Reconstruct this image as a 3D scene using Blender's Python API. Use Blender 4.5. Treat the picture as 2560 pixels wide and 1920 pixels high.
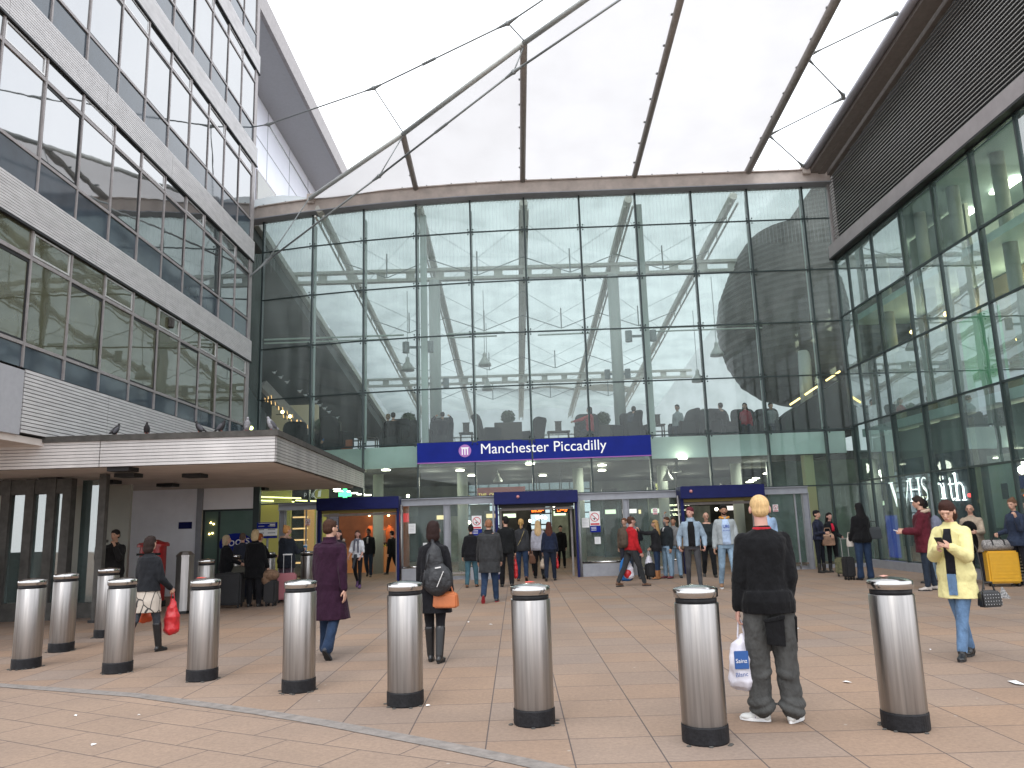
import bpy, bmesh, math, random
from mathutils import Vector, Matrix
R = math.radians
random.seed(7)
for o in list(bpy.data.objects): bpy.data.objects.remove(o)
scene = bpy.context.scene
col = scene.collection

# ------------------------------------------------------------ camera
F_PX, TILT, ROLL, EYE = 1935.0, 0.1804, -0.0309, 1.61
ct, st, cr, sr = math.cos(TILT), math.sin(TILT), math.cos(ROLL), math.sin(ROLL)
FWD = Vector((0, ct, st)); UP0 = Vector((0, -st, ct)); RT0 = Vector((1, 0, 0))
AX = RT0*cr + UP0*sr
AY = UP0*cr - RT0*sr
CAM = Vector((0, 0, EYE))
cam_d = bpy.data.cameras.new('camera'); cam = bpy.data.objects.new('camera', cam_d); col.objects.link(cam)
m = Matrix.Identity(4)
for i in range(3):
    m[i][0] = AX[i]; m[i][1] = AY[i]; m[i][2] = -FWD[i]; m[i][3] = CAM[i]
cam.matrix_world = m
cam_d.sensor_width = 36; cam_d.lens = F_PX/2560*36
cam_d.clip_start = 0.05; cam_d.clip_end = 600
scene.camera = cam
scene.render.resolution_x = 1024; scene.render.resolution_y = 768

# ------------------------------------------------------------ world, sun, exposure
SUN_EL, SUN_ROT = 52, 200
w = bpy.data.worlds.new('World'); scene.world = w; w.use_nodes = True
nt = w.node_tree; nt.nodes.clear()
out = nt.nodes.new('ShaderNodeOutputWorld'); bg = nt.nodes.new('ShaderNodeBackground')
sky = nt.nodes.new('ShaderNodeTexSky'); sky.sky_type = 'NISHITA'; sky.sun_disc = False
sky.sun_elevation = R(SUN_EL); sky.sun_rotation = R(SUN_ROT)
scl = nt.nodes.new('ShaderNodeMix'); scl.data_type = 'RGBA'
cl = nt.nodes.new('ShaderNodeTexNoise'); cl.inputs['Scale'].default_value = 2.2; cl.inputs['Detail'].default_value = 5
rp = nt.nodes.new('ShaderNodeValToRGB')
rp.color_ramp.elements[0].color = (10.5, 11.0, 11.9, 1); rp.color_ramp.elements[1].color = (13.5, 13.8, 14.2, 1)
rp.color_ramp.elements[0].position = .3; rp.color_ramp.elements[1].position = .7
tc = nt.nodes.new('ShaderNodeTexCoord')
nt.links.new(tc.outputs['Generated'], cl.inputs['Vector']); nt.links.new(cl.outputs['Fac'], rp.inputs['Fac'])
scl.inputs[0].default_value = .88
nt.links.new(sky.outputs['Color'], scl.inputs[6]); nt.links.new(rp.outputs['Color'], scl.inputs[7])
nt.links.new(scl.outputs[2], bg.inputs['Color']); bg.inputs['Strength'].default_value = 0.1
nt.links.new(bg.outputs['Background'], out.inputs['Surface'])
sd = bpy.data.lights.new('sun', 'SUN'); sd.energy = 0.6; sd.angle = R(30); sd.color = (1, .97, .93)
sun = bpy.data.objects.new('sun', sd); col.objects.link(sun)
sun.rotation_euler = (R(90-SUN_EL), 0, R(-SUN_ROT+180))
scene.view_settings.view_transform = 'Standard'; scene.view_settings.look = 'None'
scene.view_settings.exposure = 0.92; scene.view_settings.gamma = 1

# ------------------------------------------------------------ where a sight line meets a plane of the place
S = 2560/2212.0
def ray(x, y): return AX*(x-1280) - AY*(y-960) + FWD*F_PX
def gnd(x, y, z=0.0):
    d = ray(x, y); return CAM + d*((z-EYE)/d.z)
def atY(x, y, Y):
    d = ray(x, y); return CAM + d*(Y/d.y)
def atX(x, y, X):
    d = ray(x, y); return CAM + d*(X/d.x)
def roofpt(x, y, z0=13.2, k=.11):
    d = ray(x, y); t = (z0+k*25.1-EYE)/(d.z+k*d.y); return CAM + d*t
def FY(x): return 25.1+((1.7-x)/10.7)**2*1.5 if x < 1.7 else 25.1-.02*(x-1.7)
def onF(x, y, off=0):
    Y = 25.0
    for _ in range(15):
        p = atY(x, y, Y+off); Y = FY(p.x)
    return p

# ------------------------------------------------------------ mesh helpers
class MB:
    def __init__(s): s.v = []; s.f = []; s.m = []
    def add(s, vs, fs, mi=0):
        b = len(s.v); s.v += [Vector(v) for v in vs]
        s.f += [tuple(b+i for i in f) for f in fs]; s.m += [mi]*len(fs); return s
    def box(s, x0, x1, y0, y1, z0, z1, mi=0):
        return s.add([(x0,y0,z0),(x1,y0,z0),(x1,y1,z0),(x0,y1,z0),(x0,y0,z1),(x1,y0,z1),(x1,y1,z1),(x0,y1,z1)],
            [(0,3,2,1),(4,5,6,7),(0,1,5,4),(1,2,6,5),(2,3,7,6),(3,0,4,7)], mi)
    def bar(s, p, q, w, h, up=(0,0,1), mi=0):
        p = Vector(p); q = Vector(q); d = (q-p).normalized(); up = Vector(up)
        a = d.cross(up)
        if a.length < 1e-4: a = d.cross(Vector((1,0,0)))
        a.normalize(); b = a.cross(d); a *= w/2; b *= h/2
        vs = [c+e for c in (p, q) for e in (-a-b, a-b, a+b, -a+b)]
        return s.add(vs, [(0,1,2,3),(7,6,5,4),(0,4,5,1),(1,5,6,2),(2,6,7,3),(3,7,4,0)], mi)
    def tube(s, p, q, r0, r1=None, n=10, mi=0, cap=True):
        r1 = r0 if r1 is None else r1
        p = Vector(p); q = Vector(q); d = (q-p)
        if d.length < 1e-6: return s
        d.normalize(); a = d.orthogonal().normalized(); b = d.cross(a)
        vs = []
        for c, r in ((p, r0), (q, r1)):
            for i in range(n):
                t = 2*math.pi*i/n; vs.append(c+a*(math.cos(t)*r)+b*(math.sin(t)*r))
        fs = [(i, (i+1) % n, n+(i+1) % n, n+i) for i in range(n)]
        if cap: fs += [tuple(range(n-1, -1, -1)), tuple(range(n, 2*n))]
        return s.add(vs, fs, mi)
    def path(s, pts, r, n=8, mi=0):
        for a, b in zip(pts[:-1], pts[1:]): s.tube(a, b, r, r, n, mi)
        return s
    def ell(s, c, r, rot=None, nu=12, nv=8, mi=0):
        c = Vector(c); vs = []; fs = []
        if isinstance(r, (int, float)): r = (r, r, r)
        for j in range(nv+1):
            ph = math.pi*j/nv
            for i in range(nu):
                t = 2*math.pi*i/nu
                v = Vector((r[0]*math.sin(ph)*math.cos(t), r[1]*math.sin(ph)*math.sin(t), r[2]*math.cos(ph)))
                if rot: v = rot @ v
                vs.append(c+v)
        for j in range(nv):
            for i in range(nu):
                fs.append((j*nu+i, (j+1)*nu+i, (j+1)*nu+(i+1) % nu, j*nu+(i+1) % nu))
        return s.add(vs, fs, mi)
    def cap(s, p, q, r0, r1, n=10):
        s.tube(p, q, r0, r1, n); s.ell(p, r0, nu=n, nv=6); s.ell(q, r1, nu=n, nv=6); return s
    def lathe(s, prof, c=(0,0,0), n=24, mi=0):
        c = Vector(c); vs = []; fs = []
        for r, z in prof:
            for i in range(n):
                t = 2*math.pi*i/n; vs.append(c+Vector((r*math.cos(t), r*math.sin(t), z)))
        k = len(prof)
        for j in range(k-1):
            for i in range(n): fs.append((j*n+i, j*n+(i+1) % n, (j+1)*n+(i+1) % n, (j+1)*n+i))
        fs.append(tuple(range(n-1, -1, -1))); fs.append(tuple(range((k-1)*n, k*n)))
        return s.add(vs, fs, mi)
    def loft(s, rings, mi=0, closed=True):
        n = len(rings[0]); vs = [v for r in rings for v in r]; fs = []
        for j in range(len(rings)-1):
            for i in range(n): fs.append((j*n+i, j*n+(i+1) % n, (j+1)*n+(i+1) % n, (j+1)*n+i))
        if closed: fs += [tuple(range(n-1, -1, -1)), tuple(range((len(rings)-1)*n, len(rings)*n))]
        return s.add(vs, fs, mi)
    def slab(s, poly, nrm, t, mi=0):
        nrm = Vector(nrm).normalized()*t; n = len(poly); a = [Vector(p) for p in poly]; b = [p+nrm for p in a]
        return s.add(a+b, [tuple(range(n-1,-1,-1)), tuple(range(n, 2*n))]+[(i,(i+1)%n,n+(i+1)%n,n+i) for i in range(n)], mi)
    def build(s, name, mats, parent=None, smooth=False, loc=None, bevel=0):
        me = bpy.data.meshes.new(name)
        off = Vector((0,0,0))
        if parent is not None:
            p = parent
            while p is not None: off += p.location; p = p.parent
        elif loc is not None: off = Vector(loc)
        me.from_pydata([v-off for v in s.v], [], s.f)
        if not isinstance(mats, (list, tuple)): mats = [mats]
        for mm in mats: me.materials.append(mm)
        for p, i in zip(me.polygons, s.m): p.material_index = i; p.use_smooth = smooth
        bm = bmesh.new(); bm.from_mesh(me); bmesh.ops.recalc_face_normals(bm, faces=bm.faces)
        if bevel:
            bmesh.ops.remove_doubles(bm, verts=bm.verts, dist=1e-5)
            bmesh.ops.bevel(bm, geom=[e for e in bm.edges if len(e.link_faces) == 2 and e.calc_face_angle(0) > .5], offset=bevel, segments=2, affect='EDGES', clamp_overlap=True)
        bm.to_mesh(me); bm.free()
        o = bpy.data.objects.new(name, me); col.objects.link(o)
        if parent is not None: o.parent = parent
        elif loc is not None: o.location = off
        return o

def tag(o, label=None, cat=None, group=None, kind=None):
    if label: o['label'] = label
    if cat: o['category'] = cat
    if group: o['group'] = group
    if kind: o['kind'] = kind
    return o
def thing(name, label, cat, loc=(0,0,0), group=None, rz=0):
    o = bpy.data.objects.new(name, None); col.objects.link(o); o.location = loc; o.rotation_euler = (0,0,rz)
    o.empty_display_size = .2
    return tag(o, label, cat, group)
def copy_tree(o, parent=None, root=None):
    c = o.copy(); col.objects.link(c); c.parent = parent
    for ch in list(o.children): copy_tree(ch, c)
    return c
def text_mesh(body, size, off=0.0, ext=.01, space=1.0):
    cu = bpy.data.curves.new('t', 'FONT'); cu.body = body; cu.size = size; cu.offset = off; cu.extrude = ext; cu.space_character = space
    cu.align_x = 'LEFT'
    o = bpy.data.objects.new('t', cu); col.objects.link(o)
    bpy.context.view_layer.update()
    dg = bpy.context.evaluated_depsgraph_get()
    me = bpy.data.meshes.new_from_object(o.evaluated_get(dg))
    bpy.data.objects.remove(o)
    return me
def text(name, body, mat, org, xdir, ydir, width=None, size=.3, off=0.0, parent=None, ext=.006, height=None):
    """writing laid on a face: origin = lower left, xdir along the line, ydir up"""
    me = text_mesh(body, 1.0, off, 0)
    xs = [v.co.x for v in me.vertices]; ys = [v.co.y for v in me.vertices]
    w0 = max(xs)-min(xs); sc = (width/w0) if width else size
    scy = sc if height is None else height/(max(ys)-min(ys))
    X = Vector(xdir).normalized(); Y = Vector(ydir).normalized(); Z = X.cross(Y)
    mb = MB(); off0 = min(xs); oy = min(ys) if height is not None else 0
    vs = [Vector(org)+X*((v.co.x-off0)*sc)+Y*((v.co.y-oy)*scy)+Z*ext for v in me.vertices]
    mb.add(vs, [tuple(p.vertices) for p in me.polygons])
    bpy.data.meshes.remove(me)
    o = mb.build(name, mat, parent)
    return o

# ------------------------------------------------------------ materials
MATS = {}
def pmat(name, c, rough=.7, metal=0, nz=0, nscale=8, bump=0, bscale=40, spec=.5, emis=None, es=0, stretch=None, c2=None, sheen=0, coat=0, bdist=.02):
    if name in MATS: return MATS[name]
    m = bpy.data.materials.new(name); m.use_nodes = True; n = m.node_tree; b = n.nodes['Principled BSDF']
    b.inputs['Roughness'].default_value = rough; b.inputs['Metallic'].default_value = metal
    b.inputs['Specular IOR Level'].default_value = spec
    b.inputs['Base Color'].default_value = (*c, 1)
    if sheen: b.inputs['Sheen Weight'].default_value = sheen
    if coat: b.inputs['Coat Weight'].default_value = coat; b.inputs['Coat Roughness'].default_value = .1
    if nz or bump or c2:
        t = n.nodes.new('ShaderNodeTexCoord'); mp = n.nodes.new('ShaderNodeMapping')
        n.links.new(t.outputs['Object'], mp.inputs['Vector'])
        if stretch: mp.inputs['Scale'].default_value = stretch
        if nz or c2:
            x = n.nodes.new('ShaderNodeTexNoise'); x.inputs['Scale'].default_value = nscale; x.inputs['Detail'].default_value = 5
            x.inputs['Roughness'].default_value = .62
            n.links.new(mp.outputs['Vector'], x.inputs['Vector'])
            r = n.nodes.new('ShaderNodeValToRGB'); r.color_ramp.elements[0].position = .3; r.color_ramp.elements[1].position = .7
            if c2: a, bb = c, c2
            else: a = tuple(max(0, k*(1-nz)) for k in c); bb = tuple(min(1, k*(1+nz)) for k in c)
            r.color_ramp.elements[0].color = (*a, 1); r.color_ramp.elements[1].color = (*bb, 1)
            n.links.new(x.outputs['Fac'], r.inputs['Fac']); n.links.new(r.outputs['Color'], b.inputs['Base Color'])
        if bump:
            y = n.nodes.new('ShaderNodeTexNoise'); y.inputs['Scale'].default_value = bscale; y.inputs['Detail'].default_value = 4
            n.links.new(mp.outputs['Vector'], y.inputs['Vector'])
            bp = n.nodes.new('ShaderNodeBump'); bp.inputs['Strength'].default_value = bump; bp.inputs['Distance'].default_value = bdist
            n.links.new(y.outputs['Fac'], bp.inputs['Height']); n.links.new(bp.outputs['Normal'], b.inputs['Normal'])
    if emis:
        b.inputs['Emission Color'].default_value = (*emis, 1); b.inputs['Emission Strength'].default_value = es
    MATS[name] = m; return m
def cloth(name, c, sheen=.05, bump=1.0, nz=.22): return pmat('cloth_'+name, c, .9, nz=nz, nscale=7, bump=bump, bscale=8, spec=.12, sheen=sheen, stretch=(1.2,1.2,.7), bdist=.045)
def glass_mat(name, tint, ior=1.5, rough=0, boost=1.0, frit=False, wob=0):
    m = bpy.data.materials.new(name); m.use_nodes = True; n = m.node_tree; n.nodes.clear()
    o = n.nodes.new('ShaderNodeOutputMaterial'); mx = n.nodes.new('ShaderNodeMixShader')
    tr = n.nodes.new('ShaderNodeBsdfTransparent'); gl = n.nodes.new('ShaderNodeBsdfGlossy'); fr = n.nodes.new('ShaderNodeFresnel')
    tr.inputs['Color'].default_value = (*tint, 1); gl.inputs['Roughness'].default_value = rough; gl.inputs['Color'].default_value = (.93, .97, .96, 1)
    fr.inputs['IOR'].default_value = ior
    ml = n.nodes.new('ShaderNodeMath'); ml.operation = 'MULTIPLY'; ml.inputs[1].default_value = boost; ml.use_clamp = True
    n.links.new(fr.outputs['Fac'], ml.inputs[0]); n.links.new(ml.outputs[0], mx.inputs['Fac'])
    n.links.new(tr.outputs[0], mx.inputs[1]); n.links.new(gl.outputs[0], mx.inputs[2])
    t = n.nodes.new('ShaderNodeTexCoord')
    if wob:
        y = n.nodes.new('ShaderNodeTexNoise'); y.inputs['Scale'].default_value = .9; n.links.new(t.outputs['Object'], y.inputs['Vector'])
        bp = n.nodes.new('ShaderNodeBump'); bp.inputs['Strength'].default_value = wob; bp.inputs['Distance'].default_value = .05
        n.links.new(y.outputs['Fac'], bp.inputs['Height']); n.links.new(bp.outputs['Normal'], gl.inputs['Normal'])
    last = mx
    # dust film, made paler to paint in the milky veil of reflections
    df = n.nodes.new('ShaderNodeBsdfDiffuse'); df.inputs['Color'].default_value = ((.60, .69, .67, 1) if frit else (.42, .56, .54, 1))
    ad = n.nodes.new('ShaderNodeMixShader')
    ns = n.nodes.new('ShaderNodeTexNoise'); ns.inputs['Scale'].default_value = 1.3; ns.inputs['Detail'].default_value = 6
    mp = n.nodes.new('ShaderNodeMapping'); mp.inputs['Scale'].default_value = (2.5, 2.5, .5)
    n.links.new(t.outputs['Object'], mp.inputs['Vector']); n.links.new(mp.outputs['Vector'], ns.inputs['Vector'])
    mr = n.nodes.new('ShaderNodeMapRange'); mr.inputs['From Min'].default_value = .35; mr.inputs['From Max'].default_value = .75
    mr.inputs['To Min'].default_value = .01; mr.inputs['To Max'].default_value = .26 if frit else .20; mr.inputs['To Min'].default_value = .12 if frit else .08
    n.links.new(ns.outputs['Fac'], mr.inputs['Value'])
    fac = mr.outputs['Result']
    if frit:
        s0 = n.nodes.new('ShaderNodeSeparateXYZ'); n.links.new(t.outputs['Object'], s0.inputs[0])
        m0 = n.nodes.new('ShaderNodeMapRange'); m0.inputs['From Min'].default_value = 4.5; m0.inputs['From Max'].default_value = 8.5  # veil painted stronger over the upper panes
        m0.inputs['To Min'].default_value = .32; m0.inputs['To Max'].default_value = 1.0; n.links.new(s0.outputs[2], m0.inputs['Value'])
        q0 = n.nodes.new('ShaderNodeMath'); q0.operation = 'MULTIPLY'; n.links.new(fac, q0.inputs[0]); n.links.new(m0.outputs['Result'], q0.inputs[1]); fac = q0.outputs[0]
    if frit:
        sx = n.nodes.new('ShaderNodeSeparateXYZ'); n.links.new(t.outputs['Object'], sx.inputs[0])
        def mth(op, a, b=None):
            q = n.nodes.new('ShaderNodeMath'); q.operation = op
            for i, z in enumerate((a, b)):
                if z is None: continue
                if isinstance(z, (int, float)): q.inputs[i].default_value = z
                else: n.links.new(z, q.inputs[i])
            return q.outputs[0]
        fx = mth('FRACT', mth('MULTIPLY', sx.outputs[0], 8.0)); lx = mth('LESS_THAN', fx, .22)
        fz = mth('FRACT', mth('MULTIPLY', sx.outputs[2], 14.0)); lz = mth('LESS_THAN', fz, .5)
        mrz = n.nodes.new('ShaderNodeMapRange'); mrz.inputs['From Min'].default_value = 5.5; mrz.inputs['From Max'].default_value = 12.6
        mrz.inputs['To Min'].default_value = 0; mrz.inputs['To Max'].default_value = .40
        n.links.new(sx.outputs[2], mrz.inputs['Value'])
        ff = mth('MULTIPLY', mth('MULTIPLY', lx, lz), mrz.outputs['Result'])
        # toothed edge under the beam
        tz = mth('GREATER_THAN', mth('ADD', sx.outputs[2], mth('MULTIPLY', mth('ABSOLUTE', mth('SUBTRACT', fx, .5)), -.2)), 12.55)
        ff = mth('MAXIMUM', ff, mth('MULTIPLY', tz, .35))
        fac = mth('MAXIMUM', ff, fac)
    n.links.new(fac, ad.inputs['Fac']); n.links.new(last.outputs[0], ad.inputs[1]); n.links.new(df.outputs[0], ad.inputs[2])
    n.links.new(ad.outputs[0], o.inputs['Surface'])
    return m

M = {}
M['steel'] = pmat('brushed_steel', (.41,.395,.385), .27, 1, nz=.32, nscale=16, bump=.05, bscale=220, stretch=(1,1,.03))  # vertical tone streaks paint in bands of light and dark reflection
M['steel_cap'] = pmat('polished_steel', (.50,.49,.48), .16, 1, nz=.05, nscale=30)
M['black_band'] = pmat('black_rubber', (.012,.012,.014), .55, spec=.25, nz=.4, nscale=20, bump=.2)
M['alu'] = pmat('weathered_aluminium', (.56,.545,.54), .5, .1, nz=.13, nscale=2.2, bump=.06, bscale=60, stretch=(1,1,4))
M['alu_shade'] = pmat('anodised_frame', (.30,.275,.27), .5, .2, nz=.15, nscale=6)
M['alu_light'] = pmat('silver_frame', (.62,.61,.60), .4, .5, nz=.1, nscale=6)
M['gasket'] = pmat('black_gasket', (.012,.012,.013), .6)
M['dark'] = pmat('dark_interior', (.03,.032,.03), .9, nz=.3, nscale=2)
M['soffit'] = pmat('painted_soffit', (.60,.54,.50), .85, nz=.14, nscale=1.1, bump=.05)
M['felt'] = pmat('roof_felt', (.07,.066,.06), .9, nz=.3, nscale=6, bump=.3)
M['grey_steel'] = pmat('grey_painted_steel', (.30,.31,.34), .5, .1, nz=.1, nscale=5)
M['grey_panel'] = pmat('pale_grey_render', (.84,.85,.90), .7, nz=.07, nscale=1.5)
M['white_panel'] = pmat('white_composite_panel', (.88,.88,.91), .5, nz=.04, nscale=2)
M['blue'] = pmat('navy_blue_enamel', (.008,.012,.085), .5, nz=.12, nscale=6, spec=.2)
M['sign_blue'] = pmat('sign_blue', (.006,.018,.22), .5, nz=.1, nscale=2, spec=.15)
M['white'] = pmat('white_paint', (.78,.78,.78), .5)
M['white_lit'] = pmat('white_lettering', (.80,.81,.81), .5, emis=(1,1,1), es=.12)
M['sign_lit'] = pmat('backlit_white_lettering', (.85,.86,.86), .5, emis=(1,1,.97), es=2.6)
M['cream_beam'] = pmat('weathered_cream_steel', (.46,.40,.36), .6, nz=.18, nscale=2.4, bump=.12, c2=None)
M['truss'] = pmat('cream_steelwork', (.58,.58,.53), .6, nz=.12, nscale=3)
M['dark_mullion'] = pmat('dark_green_mullion', (.03,.045,.045), .4, .3)
M['silver'] = pmat('silver_fitting', (.45,.45,.45), .35, .9)
M['cable'] = pmat('steel_cable', (.26,.28,.28), .5, .3)
M['louvre'] = pmat('brown_louvre', (.30,.29,.27), .45, .4, nz=.15)
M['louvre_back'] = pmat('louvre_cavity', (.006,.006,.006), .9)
M['beige_wall'] = pmat('beige_wall', (.40,.40,.35), .8, nz=.1, nscale=1.2)
M['mint'] = pmat('pale_slab_edge', (.55,.66,.62), .6, nz=.05, nscale=2)
M['wood'] = pmat('dark_wood', (.05,.035,.025), .6, nz=.3, nscale=5)
M['chair'] = pmat('charcoal_upholstery', (.010,.012,.013), .8, nz=.3, nscale=9, bump=.2)
M['leaf'] = pmat('clipped_box_leaf', (.025,.05,.02), .7, c2=(.06,.10,.035), nscale=12)
M['lamp_on'] = pmat('lit_lamp', (.9,.9,.8), .5, emis=(1,.93,.72), es=9)
M['warm_on'] = pmat('warm_lit_lamp', (.9,.8,.5), .5, emis=(1,.62,.22), es=9)
M['green_on'] = pmat('green_lit_cross', (.1,.8,.3), .5, emis=(.12,1,.35), es=1.6)
M['orange_on'] = pmat('orange_led', (.3,.05,.0), .5, emis=(1,.16,.02), es=3)
M['yel_on'] = pmat('pale_led', (.3,.3,.2), .5, emis=(.95,1,.65), es=1.5)
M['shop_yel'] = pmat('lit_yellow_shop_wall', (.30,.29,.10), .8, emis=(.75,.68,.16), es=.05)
M['shop_orange'] = pmat('orange_timber_wall', (.30,.10,.045), .6, nz=.2, nscale=3)
M['membrane'] = None
mm = bpy.data.materials.new('white_fabric_membrane'); mm.use_nodes = True; n = mm.node_tree; n.nodes.clear()
o_ = n.nodes.new('ShaderNodeOutputMaterial'); tl = n.nodes.new('ShaderNodeBsdfTranslucent'); df = n.nodes.new('ShaderNodeBsdfDiffuse'); mx = n.nodes.new('ShaderNodeMixShader')
nn = n.nodes.new('ShaderNodeTexNoise'); nn.inputs['Scale'].default_value = .7; nn.inputs['Detail'].default_value = 6
rr = n.nodes.new('ShaderNodeValToRGB'); rr.color_ramp.elements[0].color = (.475,.462,.458,1); rr.color_ramp.elements[1].color = (.51,.498,.494,1)
rr.color_ramp.elements[0].position = .3; rr.color_ramp.elements[1].position = .6
tcx = n.nodes.new('ShaderNodeTexCoord'); n.links.new(tcx.outputs['Object'], nn.inputs['Vector']); n.links.new(nn.outputs['Fac'], rr.inputs['Fac'])
n.links.new(rr.outputs['Color'], tl.inputs['Color']); df.inputs['Color'].default_value = (.7,.68,.68,1)
mx.inputs['Fac'].default_value = .12; n.links.new(tl.outputs[0], mx.inputs[1]); n.links.new(df.outputs[0], mx.inputs[2]); n.links.new(mx.outputs[0], o_.inputs['Surface'])
M['membrane'] = mm
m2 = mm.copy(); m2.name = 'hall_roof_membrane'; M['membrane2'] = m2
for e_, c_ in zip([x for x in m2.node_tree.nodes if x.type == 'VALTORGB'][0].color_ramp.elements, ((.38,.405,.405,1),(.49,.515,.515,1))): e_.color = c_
m3 = m2.copy(); m3.name = 'sky_dimming_membrane'; M['membrane3'] = m3
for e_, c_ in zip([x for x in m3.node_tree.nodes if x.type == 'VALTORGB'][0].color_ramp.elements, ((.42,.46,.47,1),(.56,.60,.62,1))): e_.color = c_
sm = M['steel'].node_tree; sb = sm.nodes['Principled BSDF']; tg = sm.nodes.new('ShaderNodeTangent'); tg.direction_type = 'RADIAL'; tg.axis = 'Z'
sm.links.new(tg.outputs[0], sb.inputs['Tangent']); sb.inputs['Anisotropic'].default_value = .93; sb.inputs['Anisotropic Rotation'].default_value = 0.25; sb.inputs['Roughness'].default_value = .36
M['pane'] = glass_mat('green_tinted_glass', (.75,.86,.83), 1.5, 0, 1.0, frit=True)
M['pane_r'] = glass_mat('green_tinted_side_glass', (.61,.75,.72), 1.5, 0, .6, wob=.05)
M['pane_shed'] = glass_mat('dimming_shed_glass', (.42,.50,.50), 1.5, 0, .5)
M['pane_clear'] = glass_mat('clear_door_glass', (.80,.88,.86), 1.45, 0, .8)
def office_glass(name, base, ior, rough=.02):
    m = bpy.data.materials.new(name); m.use_nodes = True; n = m.node_tree; b = n.nodes['Principled BSDF']
    b.inputs['Base Color'].default_value = (*base, 1); b.inputs['Roughness'].default_value = rough; b.inputs['IOR'].default_value = ior
    t = n.nodes.new('ShaderNodeTexCoord'); y = n.nodes.new('ShaderNodeTexNoise'); y.inputs['Scale'].default_value = .8; y.inputs['Detail'].default_value = 2
    n.links.new(t.outputs['Object'], y.inputs['Vector'])
    bp = n.nodes.new('ShaderNodeBump'); bp.inputs['Strength'].default_value = .10; bp.inputs['Distance'].default_value = .045
    n.links.new(y.outputs['Fac'], bp.inputs['Height']); n.links.new(bp.outputs['Normal'], b.inputs['Normal'])
    z = n.nodes.new('ShaderNodeTexNoise'); z.inputs['Scale'].default_value = 1.7; z.inputs['Detail'].default_value = 4
    n.links.new(t.outputs['Object'], z.inputs['Vector'])
    r = n.nodes.new('ShaderNodeValToRGB'); r.color_ramp.elements[0].color = (*[k*.5 for k in base], 1); r.color_ramp.elements[1].color = (*[k*1.7 for k in base], 1)
    n.links.new(z.outputs['Fac'], r.inputs['Fac']); n.links.new(r.outputs['Color'], b.inputs['Base Color'])
    return m
M['win'] = office_glass('office_window_glass', (.075,.075,.045), 2.2)
M['win_up'] = office_glass('upper_office_window_glass', (.04,.045,.045), 4.2)
M['span'] = office_glass('slate_blue_spandrel', (.045,.06,.075), 1.55, .06)
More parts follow.
